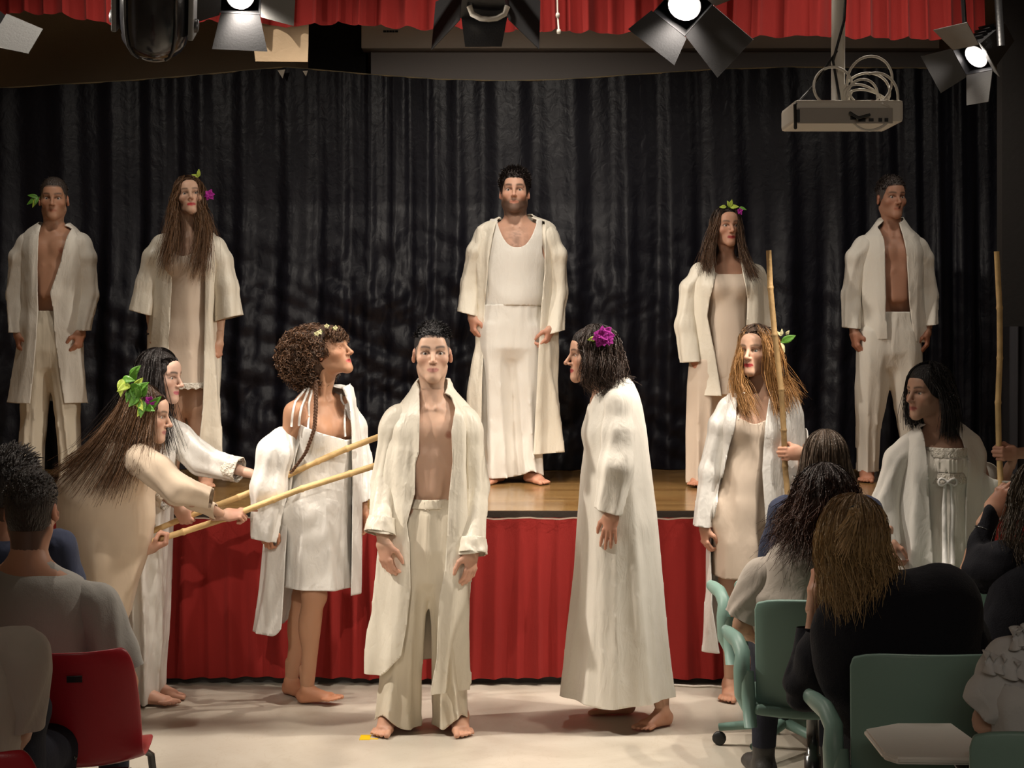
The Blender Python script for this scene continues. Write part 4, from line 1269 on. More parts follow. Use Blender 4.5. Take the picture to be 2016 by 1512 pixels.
# ------------------------------------------------------------------ flowers and leaves worn in the hair
M_LEAF = mat('green_leaf', (0.10, 0.26, 0.03), 0.45, 0.4, bump=[(60, 0.2, (1, 1, 1), 2)])
M_LEAFL = mat('light_leaf', (0.36, 0.46, 0.06), 0.45, 0.4, bump=[(60, 0.2, (1, 1, 1), 2)])
M_PURPLE = mat('purple_petal', (0.40, 0.02, 0.30), 0.6, 0.3, bump=[(60, 0.3, (1, 1, 1), 2)])
M_CREAMP = mat('cream_petal', (0.75, 0.70, 0.40), 0.6, 0.3, bump=[(60, 0.3, (1, 1, 1), 2)])

def leaf_m(base, d, n, L, w, bend=0.25, fold=0.25):
    d = unit(d); n = unit(np.asarray(n, float) - d * (np.asarray(n, float) @ d)); s = np.cross(d, n)
    t = np.linspace(0, 1, 9); wd = w * np.sin(PI * t ** 0.75) ** 0.9
    P = np.zeros((9, 5, 3))
    for j, u in enumerate((-1, -0.5, 0, 0.5, 1)):
        P[:, j] = np.asarray(base) + np.outer(t * L, d) + np.outer(wd * u, s) + np.outer(-bend * L * t ** 2 + fold * wd * abs(u), n)
    return grid_m(P)

def sprig(name, H, center, leaves, m=None, label=None):
    """leaves = [(offset, direction, length, width, material)]: an ornament with each leaf or petal its own piece"""
    ctr = np.asarray(center, float)
    root = bpy.data.objects.new(name, None)
    v, f = tube_m([ctr - [0.012, 0, 0], ctr, ctr + [0.012, 0, 0.004]], 0.003, 5)
    root = build(name, v, f, M_LEAF, H['root'], at=ctr)
    for (off, d, L, w, mm, nm) in leaves:
        v, f = leaf_m(ctr + np.asarray(off, float), d, (0.15, -1, 0.25), L, w)
        ob = build(nm, v, f, mm, root)
        md = ob.modifiers.new('thickness', 'SOLIDIFY'); md.thickness = 0.001
    return root

def flower_leaves(off, R, m, n=7, seed=0, L=None):
    r = np.random.default_rng(seed); out = []
    for i in range(n):
        a = 2 * PI * i / n + r.random() * 0.5
        out.append((np.asarray(off, float), (math.cos(a), -0.75 + 0.5 * r.random(), math.sin(a)), R * (0.75 + 0.4 * r.random()), R * 0.42, m, 'petal'))
    return out

def setj(J, Y, **kw):
    """joints from pixels: name=(px, py, depth offset); name_0 / name_1 for the image-left / image-right limb"""
    for k, q in kw.items():
        p = W(q[0], q[1], Y + (q[2] if len(q) > 2 else 0))
        if k[-2:] in ('_0', '_1'): J[k[:-2]][int(k[-1])] = p
        else: J[k] = p
    return J

def trous(Y, rows, legs, folds=(7, 0.002, 0.010)):
    """wide trousers: rows = pelvis silhouette down to the crotch, legs = two silhouettes"""
    q = rows[-1]; m = (q[1] + q[2]) / 2; w = (q[2] - q[1]) / 2
    dpx = 0.05 * F_PX / Y
    rows = rows[:-1] + [(q[0], m - w * 0.9, m + w * 0.9, q[3] * 0.85), (q[0] + dpx, m - w * 0.5, m + w * 0.5, q[3] * 0.4)]
    P = [loft(secs(rows, Y), 0.05, [(18, 0.003, 0.0, 0, 0)])]
    for i, lg in enumerate(legs):
        a = lg[0]; top = rows[1]
        lg = [(min(top[0] + dpx * 0.3, a[0] - dpx), a[1] + (5 if i == 0 else 1), a[2] - (1 if i == 0 else 5), a[3] * 0.86)] + list(lg)
        P.append(loft(secs(lg, Y), 0.035, [(folds[0], folds[1], folds[2], 1 + i, 2)]))
    return P

def grip(J, i, point, sdir, fwd, side=None, s=1.0, depth=0.072, off=0.024):
    """close hand i round a stick: sdir = towards the thumb, fwd = where the fingers start off to; sets the wrist"""
    x = unit(sdir); z = unit(np.asarray(fwd, float) - x * (np.asarray(fwd, float) @ x))
    side = (-1 if i == 0 else 1) if side is None else side
    y = np.cross(z, x) * side
    J['wr'][i] = np.asarray(point, float) - z * depth * s - y * off * s
    return dict(d=z, thumb=x, side=side)

def on_body(H, x, z, y0, d=0.012):
    """y of the body's front at (x, z), coming from y0"""
    ys = np.arange(y0, y0 + 0.5, 0.003)
    m = np.min([p.f(np.full_like(ys, x), ys, np.full_like(ys, z)) for p in H['P'] if p.sign > 0], 0)
    i = np.argmax(m < d)
    return ys[i] if (m < d).any() else y0 + 0.15
# ================================================================== the boy at the centre front
def boy():
    Y = 6.62
    b = W(836, 1437, Y); b[2] = 0
    J = skel(b, 1.745, 0.0, stance=0.14)
    J['head'] = W(851, 697, Y - 0.03); J['hs'] = 1.03; J['hy'] = 0.03; J['hp'] = 0.04
    J['neck'] = W(851, 792, Y + 0.02); J['chest'] = W(850, 872, Y + 0.01); J['pelvis'] = W(848, 1010, Y)
    J['sh'] = [W(787, 826, Y + 0.01), W(915, 830, Y + 0.01)]
    J['el'] = [W(757, 950, Y + 0.03), W(940, 958, Y + 0.03)]
    J['wr'] = [W(754, 1064, Y - 0.13), W(929, 1082, Y - 0.105)]
    J['an'] = [W(764, 1410, Y), W(904, 1410, Y)]
    for i in (0, 1): J['an'][i][2] = 0.078
    J['kn'] = [W(782, 1230, Y - 0.01), W(893, 1230, Y - 0.01)]
    J['hip'] = [W(812, 1040, Y), W(884, 1040, Y)]
    J['fd'] = [V3(-0.13, -1, 0), V3(0.16, -1, 0)]
    H = person('slim young man with bare chest in an open ivory robe, standing front centre', J,
               dict(bare=1, skin=(0.62, 0.40, 0.29), hres=0.0037, bres=0.010, brow=(0.035, 0.025, 0.02), browt=1.25, neckr=0.052,
                    lipc=(0.50, 0.22, 0.19), buzz=(0.10, 0.085, 0.08), buzz_w=0.75, jaw=0.88, waist=0.93, hands=('relax', 'relax'), handres=0.0038,
                    hand_pose={0: dict(d=V3(0.15, -0.1, -1), thumb=V3(0.8, -0.6, 0)), 1: dict(d=V3(-0.05, -0.12, -1), thumb=V3(-0.7, -0.7, 0))}))
    short_hair(H, (0.028, 0.026, 0.027), top=0.016, off=0.001, n=1500, ln=0.026, fwd=(0.35, -0.75, 0.15), hl=-0.004, side_min=0.42)
    # wide trousers
    z = lambda py: W(0, py, Y)[2]
    P = trous(Y, [(978, 808, 888, 0.11), (1010, 797, 896, 0.125), (1080, 788, 906, 0.132), (1140, 784, 908, 0.12)],
              ([(1130, 784, 846, 0.105), (1230, 764, 838, 0.10), (1330, 749, 830, 0.105), (1400, 738, 828, 0.12), (1437, 736, 829, 0.125, -0.01)],
               [(1130, 846, 908, 0.105), (1230, 852, 910, 0.10), (1330, 853, 915, 0.105), (1400, 854, 923, 0.12), (1437, 855, 928, 0.125, -0.01)]), (7, 0.003, 0.012))
    lo = lambda x, y, zz: (0.022 + 0.055 * np.exp(-(((x - J['an'][0][0] + 0.01) / 0.05) ** 2)) * (y < Y) + 0.055 * np.exp(-(((x - J['an'][1][0] - 0.01) / 0.05) ** 2)) * (y < Y)) - zz
    cloth('trousers', H, P, M_CREPE, 0.0118, 0.007, 30, (1, 1, 0.10), 3, [lo, above(z(981))], under=('leg',), gap=0.006)
    P2 = [loft(secs([(978, 809, 887, 0.112), (998, 800, 894, 0.122)], Y), 0.01, [(40, 0.003, 0.003, 0, 0)])]
    cloth('waistband', H, P2, M_CREPE, 0.008, 0.0, cuts=[above(z(979)), below(z(997))], thick=0.002)
    # robe
    Yf = Y - 0.11
    l = edge([(822, 700), (823, 762), (825, 821), (824, 891), (817, 912), (816, 972), (801, 1030), (807, 1071), (808, 1162), (801, 1230), (790, 1290), (752, 1330), (735, 1345)], Yf)
    r = edge([(880, 700), (880, 763), (896, 803), (889, 850), (892, 909), (884, 979), (881, 1050), (876, 1122), (866, 1176), (861, 1297), (851, 1352)], Yf)
    P = [loft(secs([(748, 822, 882, 0.062, 0.05), (770, 806, 895, 0.075, 0.03), (790, 786, 914, 0.098, 0.02), (815, 770, 930, 0.118), (870, 764, 936, 0.128), (980, 758, 938, 0.138), (1080, 750, 940, 0.15), (1200, 742, 934, 0.16), (1290, 726, 924, 0.17), (1360, 722, 918, 0.17)], Y), 0.03,
              [(5, 0.0, 0.016, 1.0, 2.0), (9, 0.003, 0.010, 2, -2), (14, 0.002, 0.004, 0.5, 3)])]
    hem = lambda x, y, zz: (z(1322) - 0.065 * sstep(-0.52, -0.34, x) * (y < Y) + 0.02 * (y >= Y)) - zz
    cloth('robe', H, P, M_SATIN, 0.0108, 0.009, 30, (1, 1, 0.10), 5, [opening(l, r, Y - 0.02), neckhole(J['neck'] + [0, 0.0, 0], 0.068, 0.07, z(800)), hem], amp2=0.003, fr2=34, st2=(1, 1, 0.4), under=('torso',), gap=0.012,
          sleeves=[([W(796, 824, Y + 0.01), W(774, 846, Y + 0.01), W(759, 950, Y + 0.02), W(750, 1048, Y - 0.11)], [0.050, 0.054, 0.054, 0.060], 1.15, (0, 1, 0), (-0.15, -0.1, -1)),
                   ([W(906, 828, Y + 0.01), W(926, 850, Y + 0.01), W(934, 960, Y + 0.02), W(930, 1088, Y - 0.10)], [0.050, 0.052, 0.050, 0.056], 1.15, (0, 1, 0), (0.12, -0.1, -1))])
    for (pa, pb, r1) in ((W(753, 1020, Y - 0.09), W(748, 1050, Y - 0.11), 0.062), (W(931, 1060, Y - 0.08), W(930, 1090, Y - 0.10), 0.060)):
        cloth('gathered_cuff', H, [rc(pa, pb, r1 * 0.94, r1 * 1.08, 0.01, flat=(0, 1, 0), ff=1.2)], M_SATIN, 0.0065, 0.004, 110, (1, 1, 0.6), 8,
              [plane_end(pa, pa - pb, 0.2), plane_end(pb, pb - pa, 0.2)], thick=0.002)
boy()
# ================================================================== five figures standing on the stage
def stage_base(px, Y): 
    b = W(px, 900, Y); b[2] = STH; return b
def zf(Y): return lambda py: W(0, py, Y)[2]

def man_far_left():
    Y = 8.72; z = zf(Y)
    J = skel(stage_base(97, Y), 1.745)
    setj(J, Y, head=(106, 393, -0.02), neck=(105, 452, 0.02), chest=(104, 512), pelvis=(98, 640), sh_0=(56, 480), sh_1=(158, 480), el_0=(36, 580, 0.03), el_1=(175, 580, 0.03),
         wr_0=(34, 655, -0.04), wr_1=(160, 652, -0.06), hip_0=(76, 660), hip_1=(121, 660), kn_0=(66, 800), kn_1=(134, 800))
    J['an'][0] = W(62, 920, Y); J['an'][1] = W(140, 920, Y)
    for q in J['an']: q[2] = STH + 0.078
    J['hy'] = -0.10
    H = person('man with cropped hair and leaf behind ear, far left of the stage', J,
               dict(bare=1, skin=(0.45, 0.24, 0.15), hres=0.0053, bres=0.0125, brow=(0.03, 0.02, 0.015), buzz=(0.10, 0.075, 0.06), hands=('loose', 'loose'),
                    hand_pose={0: dict(d=V3(0.15, -0.15, -1)), 1: dict(d=V3(-0.15, -0.2, -1))}))
    short_hair(H, (0.05, 0.038, 0.032), top=0.008, off=0.002, n=900, ln=0.014, hl=-0.003, side_min=0.3)
    P = trous(Y, [(606, 68, 128, 0.10), (640, 62, 134, 0.115), (690, 58, 138, 0.122), (725, 57, 139, 0.11)],
              ([(715, 58, 99, 0.10), (790, 48, 92, 0.095), (880, 41, 84, 0.095), (945, 39, 82, 0.10)], [(715, 99, 140, 0.10), (790, 108, 150, 0.095), (880, 117, 156, 0.095), (945, 119, 160, 0.10)]))
    cloth('trousers', H, P, M_CREPE, 0.011, 0.006, 18, (1, 1, 0.2), 3, [below(STH + 0.03), above(z(612))], under=('leg',), gap=0.006)
    Yf = Y - 0.12
    l = edge([(73, 400), (73, 445), (75, 480), (74, 528), (76, 612), (74, 647), (68, 727), (61, 800)], Yf)
    r = edge([(134, 400), (133, 445), (119, 516), (100, 576), (105, 616), (108, 667), (116, 727), (128, 800)], Yf)
    P = [loft(secs([(436, 72, 134, 0.06, 0.05), (450, 58, 150, 0.085, 0.02), (466, 46, 166, 0.105), (500, 44, 170, 0.125), (600, 42, 168, 0.13), (680, 34, 170, 0.14), (800, 15, 176, 0.16)], Y), 0.03, [(4, 0.0, 0.012, 1, 2), (9, 0.002, 0.006, 2, -2)])]
    cloth('long_coat', H, P, M_LINEN, 0.012, 0.005, 24, (1, 1, 0.15), 6, [opening(l, r, Y - 0.02), neckhole(J['neck'], 0.085, 0.09, z(452)), below(z(792), 0.0)],
          under=('torso',), gap=0.012,
          sleeves=[([W(58, 482, Y), W(38, 506, Y), W(30, 580, Y + 0.02), W(31, 655, Y - 0.04)], [0.041, 0.050, 0.044, 0.036], 1.2, (0, 1, 0), (0, 0, -1)),
                   ([W(156, 482, Y), W(172, 506, Y), W(177, 580, Y + 0.02), W(164, 651, Y - 0.05)], [0.041, 0.047, 0.040, 0.036], 1.2, (0, 1, 0), (0, 0, -1))])
    c = H['hc'] + H['hR'] @ (np.array([-0.082, -0.005, 0.01]))
    sprig('leaf_sprig', H, c, [((0, -0.01, 0), (-0.9, -0.3, 0.25), 0.06, 0.013, M_LEAF, 'leaf'), ((0, -0.01, 0), (-0.8, -0.3, -0.5), 0.075, 0.014, M_LEAF, 'leaf'),
                               ((0, -0.012, 0), (-0.45, -0.4, -0.9), 0.065, 0.013, M_LEAFL, 'leaf'), ((0, -0.012, 0), (-0.2, -0.5, -0.7), 0.05, 0.012, M_LEAF, 'leaf')])

def woman_long_hair():
    Y = 8.5; z = zf(Y)
    J = skel(stage_base(372, Y), 1.75, fem=1.0)
    setj(J, Y, head=(373, 388, -0.02), neck=(372, 455, 0.02), chest=(370, 525), pelvis=(367, 655), sh_0=(319, 482), sh_1=(424, 487), el_0=(300, 590, 0.02), el_1=(434, 590, 0.02),
         wr_0=(298, 668, -0.03), wr_1=(432, 672, -0.03), hip_0=(345, 680), hip_1=(390, 680), kn_0=(346, 800), kn_1=(386, 800))
    J['hp'] = 0.20; J['hr'] = -0.08; J['hy'] = 0.05; J['hs'] = 0.95
    H = person('young woman with very long brown hair in a wide sleeved cream kimono robe on stage', J,
               dict(skin=(0.60, 0.38, 0.27), hres=0.0053, bres=0.018, lipc=(0.50, 0.02, 0.035), brow=(0.06, 0.035, 0.02), hands=('loose', 'loose'),
                    hand_pose={0: dict(d=V3(0.1, -0.05, -1)), 1: dict(d=V3(-0.05, -0.05, -1))}, bust=0.9))
    long_hair(H, (0.085, 0.042, 0.02), [(-165, (-0.02, 0.11, -0.15), (-0.06, 0.14, -0.35)), (-100, (-0.085, 0.03, -0.14), (-0.105, -0.10, -0.37)), (-55, (-0.085, -0.05, -0.14), (-0.10, -0.15, -0.40)), (-30, (-0.085, -0.09, -0.10), (-0.09, -0.16, -0.36)),
                                       (35, (0.07, -0.08, -0.14), (0.07, -0.165, -0.40)), (70, (0.085, -0.04, -0.16), (0.10, -0.15, -0.44)), (110, (0.09, 0.03, -0.16), (0.12, -0.08, -0.42)), (165, (0.03, 0.11, -0.15), (0.06, 0.14, -0.35))],
              n=1300, part=-0.012, wave=0.014, wf=2.4, spread=0.024, col2=(0.15, 0.075, 0.033))
    # slip under the robe
    P = [loft(secs([(470, 335, 408, 0.10), (520, 329, 413, 0.125, -0.01), (560, 334, 408, 0.12), (620, 332, 410, 0.125), (700, 326, 412, 0.135), (780, 322, 414, 0.14)], Y), 0.02, [(6, 0.0, 0.008, 1, 1)])]
    nk = lambda x, y, zz: zz - (z(494) - 0.035 * np.exp(-((x - J['neck'][0]) / 0.06) ** 2) + 0.10 * sstep(0.07, 0.10, np.abs(x - J['neck'][0])) * 0.3)
    slip = cloth('slip_dress', H, P, M_SHEER, 0.0118, 0.004, 22, (1, 1, 0.2), 4, [nk, below(z(762))], under=('torso',), gap=0.007)
    cloth('lace_hem', H, [loft(secs([(745, 325.5, 414.5, 0.143), (768, 324.5, 415.5, 0.145)], Y), 0.01, [(40, 0.002, 0.002, 0, 0)])], M_LACE, 0.009, 0, cuts=[above(z(752)), below(z(764), wav=0.004, wf=160)], thick=0.001)
    Yf = Y - 0.13
    l = edge([(338, 440), (336, 520), (337, 552), (334, 620), (331, 690), (331, 760), (334, 905)], Yf)
    r = edge([(410, 440), (404, 520), (402, 544), (401, 687), (399, 806), (391, 866), (389, 905)], Yf)
    P = [loft(secs([(448, 345, 402, 0.06, 0.05), (462, 318, 430, 0.085, 0.02), (478, 306, 440, 0.105), (510, 302, 442, 0.13), (620, 296, 436, 0.135), (727, 290, 441, 0.145), (905, 292, 434, 0.15)], Y), 0.03, [(4, 0.0, 0.014, 1, 2), (9, 0.002, 0.008, 2, -2)])]
    cloth('kimono_robe', H, P, M_SATIN, 0.012, 0.010, 34, (1, 1, 0.10), 6, [opening(l, r, Y - 0.02), neckhole(J['neck'], 0.075, 0.085, z(466)), below(z(900))],
          under=('torso',), gap=0.012,
          sleeves=[([W(322, 486, Y), W(304, 506, Y), W(291, 560, Y), W(282, 616, Y - 0.02)], [0.045, 0.057, 0.062, 0.078], 1.35, (0, 1, 0), (-0.25, 0, -1)),
                   ([W(424, 490, Y), W(438, 511, Y), W(447, 565, Y), W(452, 626, Y - 0.02)], [0.045, 0.053, 0.060, 0.078], 1.35, (0, 1, 0), (0.25, 0, -1))])
    c = W(412, 384, Y - 0.02)
    sprig('hair_flower', H, c, flower_leaves((0, -0.005, 0), 0.034, M_PURPLE, 6, 2) + [((-0.06, 0, 0.10), (0.1, -0.3, 1), 0.045, 0.011, M_LEAFL, 'leaf'), ((-0.06, 0, 0.10), (-0.7, -0.3, 0.3), 0.04, 0.010, M_LEAFL, 'leaf')])
    v, f = tube_m([J['wr'][0] + (J['el'][0] - J['wr'][0]) * 0.14 + 0.031 * V3(math.cos(a), math.sin(a) * 1.05, 0.1 * math.cos(a)) for a in np.linspace(0, 2 * PI, 24, endpoint=False)], 0.004, 6, closed=True)
    build('bracelet', v, f, M_BLACKPL, H['root'])

def man_centre():
    Y = 8.78; z = zf(Y)
    J = skel(stage_base(1010, Y), 1.77, stance=0.12)
    setj(J, Y, head=(1013, 379, -0.02), neck=(1016, 440, 0.02), chest=(1017, 508), pelvis=(1009, 640), sh_0=(958, 466), sh_1=(1076, 468), el_0=(932, 560, 0.04), el_1=(1096, 570, 0.04),
         wr_0=(929, 622, -0.04), wr_1=(1086, 645, -0.08), hip_0=(980, 660), hip_1=(1040, 660), kn_0=(976, 800), kn_1=(1046, 800))
    J['an'] = [W(978, 920, Y + 0.02), W(1047, 920, Y)]
    for q in J['an']: q[2] = STH + 0.078
    J['fd'] = [V3(-0.4, -1, 0), V3(0.5, -1, 0)]
    J['hp'] = 0.10; J['hs'] = 1.04; J['hy'] = -0.03
    H = person('bearded man in white tank top, open ivory satin robe and white trousers at centre stage', J,
               dict(skin=(0.60, 0.35, 0.25), hres=0.0053, bres=0.0125, bulk=1.10, waist=1.12, neckr=0.064, brow=(0.03, 0.02, 0.015), browt=1.3, beard=(0.07, 0.045, 0.035), beard_w=0.8, jaw=1.1, chest_hair=(0.10, 0.05, 0.03),
                    buzz=(0.03, 0.022, 0.018), hands=('loose', 'loose'), hand_pose={0: dict(d=V3(0.1, -0.1, -1)), 1: dict(d=V3(-0.35, -0.25, -1))}))
    short_hair(H, (0.02, 0.014, 0.012), top=0.012, off=0.010, n=1300, ln=0.030, fwd=(0.1, -0.4, 0.3), side_min=0.0, rad=0.0018)
    # tank top: follows the body
    body = [p for p in H['P']]
    P = [loft(secs([(432, 966, 1072, 0.10, 0.0), (470, 958, 1076, 0.128), (520, 958, 1074, 0.142), (570, 955, 1070, 0.142), (604, 952, 1066, 0.142)], Y), 0.03)]
    cxx = J['neck'][0]
    scoop = lambda x, y, zz: zz - np.where(np.abs(x - cxx - 0.005) < 0.118, z(489) + (z(436) - z(489)) * np.clip(np.abs(x - cxx - 0.005) / 0.118, 0, 1) ** 2.6 + np.where(y > Y, 0.09, 0), 9)
    arm = lambda x, y, zz: np.where(zz > z(520), np.abs(x - cxx) - (0.150 + 0.35 * np.clip(z(500) - zz, 0, 0.2)), -1)
    cloth('tank_top', H, P, M_COTTON, 0.0108, 0.004, 24, (0.4, 1, 1), 8, [scoop, arm, below(z(602))], thick=0.002, under=('torso',), gap=0.007)
    P = trous(Y, [(594, 951, 1067, 0.14), (640, 946, 1068, 0.148), (685, 946, 1066, 0.145), (705, 948, 1066, 0.13)],
              ([(695, 946, 1009, 0.13), (780, 946, 1007, 0.12), (880, 946, 1009, 0.12), (940, 948, 1010, 0.125)], [(695, 1007, 1068, 0.13), (780, 1011, 1066, 0.12), (880, 1016, 1066, 0.12), (940, 1020, 1070, 0.125)]))
    hem = lambda x, y, zz: STH + 0.035 + 0.04 * np.exp(-((x - J['an'][1][0]) / 0.06) ** 2) * (y < Y) - zz
    cloth('trousers', H, P, M_COTTON, 0.0118, 0.006, 20, (1, 1, 0.25), 3, [hem, above(z(600))], amp2=0.002, fr2=30, under=('leg',), gap=0.006)
    Yf = Y - 0.14
    l = edge([(980, 400), (979, 428), (970, 460), (962, 509), (953, 599), (949, 707), (947, 827), (945, 905)], Yf)
    r = edge([(1074, 400), (1074, 434), (1074, 535), (1067, 599), (1061, 685), (1057, 771), (1051, 879), (1050, 905)], Yf)
    P = [loft(secs([(423, 985, 1048, 0.065, 0.05), (434, 962, 1078, 0.095, 0.02), (448, 944, 1094, 0.12), (480, 936, 1100, 0.145), (560, 936, 1098, 0.155), (680, 934, 1102, 0.165), (780, 914, 1102, 0.17), (905, 910, 1105, 0.175)], Y), 0.03, [(4, 0.0, 0.014, 1, 2), (9, 0.002, 0.008, 2, -2)])]
    cloth('robe', H, P, M_SATIN, 0.0118, 0.010, 34, (1, 1, 0.10), 6, [opening(l, r, Y - 0.02), neckhole(J['neck'], 0.10, 0.09, z(442)), below(z(890), 0.05, 0.2)],
          under=('torso',), gap=0.012,
          sleeves=[([W(958, 464, Y), W(938, 496, Y), W(925, 560, Y + 0.02), W(921, 618, Y - 0.02)], [0.050, 0.057, 0.049, 0.060], 1.3, (0, 1, 0), (-0.25, 0, -1)),
                   ([W(1078, 466, Y), W(1098, 501, Y), W(1099, 580, Y + 0.02), W(1091, 655, Y - 0.05)], [0.050, 0.050, 0.044, 0.060], 1.3, (0, 1, 0), (0.25, 0, -1))], amp2=0.002, fr2=34)

def woman_wreath():
    Y = 8.6; z = zf(Y)
    J = skel(stage_base(1425, Y), 1.59, fem=1.0)
    setj(J, Y, head=(1430, 447, -0.02), neck=(1431, 512, 0.02), chest=(1432, 570), pelvis=(1430, 690), sh_0=(1380, 536), sh_1=(1485, 540), el_0=(1360, 635, 0.03), el_1=(1505, 640, 0.03),
         wr_0=(1366, 705, -0.05), wr_1=(1505, 715, -0.03), hip_0=(1405, 710), hip_1=(1450, 710), kn_0=(1384, 830), kn_1=(1450, 830))
    J['an'] = [W(1372, 930, Y), W(1450, 930, Y)]
    for q in J['an']: q[2] = STH + 0.075
    J['hy'] = 0.34; J['hp'] = 0.04; J['hs'] = 0.94
    H = person('dark haired woman with a leaf wreath and sheer cream robe on stage at right', J,
               dict(skin=(0.50, 0.27, 0.18), hres=0.0053, bres=0.018, lipc=(0.32, 0.02, 0.03), brow=(0.04, 0.025, 0.018), hands=('loose', 'loose'), hand_pose={0: dict(d=V3(0.15, -0.1, -1))}))
    long_hair(H, (0.028, 0.018, 0.014), [(-190, (-0.02, 0.1, -0.14), (-0.06, 0.12, -0.28)), (-120, (-0.10, 0.02, -0.12), (-0.16, -0.05, -0.27)), (-75, (-0.10, -0.03, -0.12), (-0.13, -0.13, -0.26)), (-40, (-0.085, -0.06, -0.06), (-0.11, -0.14, -0.24)),
                                        (30, (0.075, -0.09, -0.12), (0.115, -0.15, -0.30)), (75, (0.085, -0.06, -0.16), (0.15, -0.14, -0.29)), (130, (0.08, 0.05, -0.14), (0.12, 0.06, -0.28))],
              n=1200, part=0.015, wave=0.006, wf=2, spread=0.014, col2=(0.09, 0.045, 0.022), hl=0.004)
    P = [loft(secs([(520, 1398, 1470, 0.095), (565, 1392, 1478, 0.12, -0.01), (610, 1398, 1474, 0.115), (690, 1392, 1482, 0.13), (790, 1384, 1490, 0.145)], Y), 0.02, [(6, 0.0, 0.006, 1, 1)])]
    nk = lambda x, y, zz: zz - (z(541) + 0.05 * sstep(0.06, 0.12, np.abs(x - J['neck'][0])))
    cloth('long_top', H, P, M_SHEER, 0.0118, 0.005, 22, (1, 1, 0.3), 4, [nk, below(z(775))], under=('torso',), gap=0.007)
    P = trous(Y, [(680, 1380, 1485, 0.13), (700, 1372, 1486, 0.135), (740, 1366, 1488, 0.14), (770, 1362, 1490, 0.13)],
              ([(760, 1352, 1422, 0.125), (850, 1350, 1412, 0.11), (940, 1351, 1404, 0.11), (962, 1352, 1402, 0.11)], [(760, 1422, 1490, 0.125), (850, 1424, 1488, 0.11), (962, 1424, 1486, 0.11)]))
    cloth('trousers', H, P, M_SHEER, 0.011, 0.005, 18, (1, 1, 0.2), 3, [below(STH + 0.02)], under=('leg',), gap=0.006)
    Yf = Y - 0.13
    l = edge([(1405, 500), (1410, 541), (1398, 588), (1393, 622), (1407, 695), (1421, 790)], Yf)
    r = edge([(1462, 500), (1466, 553), (1473, 588), (1471, 640), (1475, 700), (1480, 800)], Yf)
    P = [loft(secs([(503, 1402, 1458, 0.06, 0.05), (515, 1378, 1485, 0.085, 0.02), (528, 1364, 1498, 0.105), (560, 1358, 1506, 0.128), (660, 1354, 1510, 0.135), (790, 1350, 1512, 0.15)], Y), 0.03, [(4, 0.0, 0.012, 1, 2), (9, 0.002, 0.006, 2, -2)])]
    cloth('sheer_robe', H, P, M_SATIN, 0.012, 0.010, 34, (1, 1, 0.10), 6, [opening(l, r, Y - 0.02), neckhole(J['neck'], 0.09, 0.09, z(520)), below(z(777))],
          under=('torso',), gap=0.012,
          sleeves=[([W(1376, 542, Y), W(1356, 566, Y), W(1350, 640, Y), W(1361, 712, Y - 0.04)], [0.045, 0.045, 0.055, 0.060], 1.2, (0, 1, 0), (0.1, 0, -1)),
                   ([W(1490, 544, Y), W(1506, 568, Y), W(1511, 640, Y), W(1506, 712, Y - 0.04)], [0.045, 0.039, 0.044, 0.052], 1.2, (0, 1, 0), (0, 0, -1))])
    c = W(1437, 408, Y - 0.06)
    sprig('leaf_wreath', H, c, [((0, 0, 0), (-0.35, -0.3, 0.9), 0.040, 0.011, M_LEAFL, 'leaf'), ((0, 0, 0), (0.25, -0.3, 0.9), 0.045, 0.011, M_LEAFL, 'leaf'), ((0, 0, 0), (0.9, -0.3, 0.1), 0.05, 0.013, M_LEAFL, 'leaf'),
                                ((-0.02, 0, 0.002), (-0.9, -0.3, 0.0), 0.04, 0.011, M_LEAFL, 'leaf'), ((0.05, 0, -0.002), (0.8, -0.3, -0.2), 0.045, 0.010, M_LEAF, 'leaf')] + flower_leaves((0.053, -0.01, -0.022), 0.022, M_PURPLE, 5, 5))

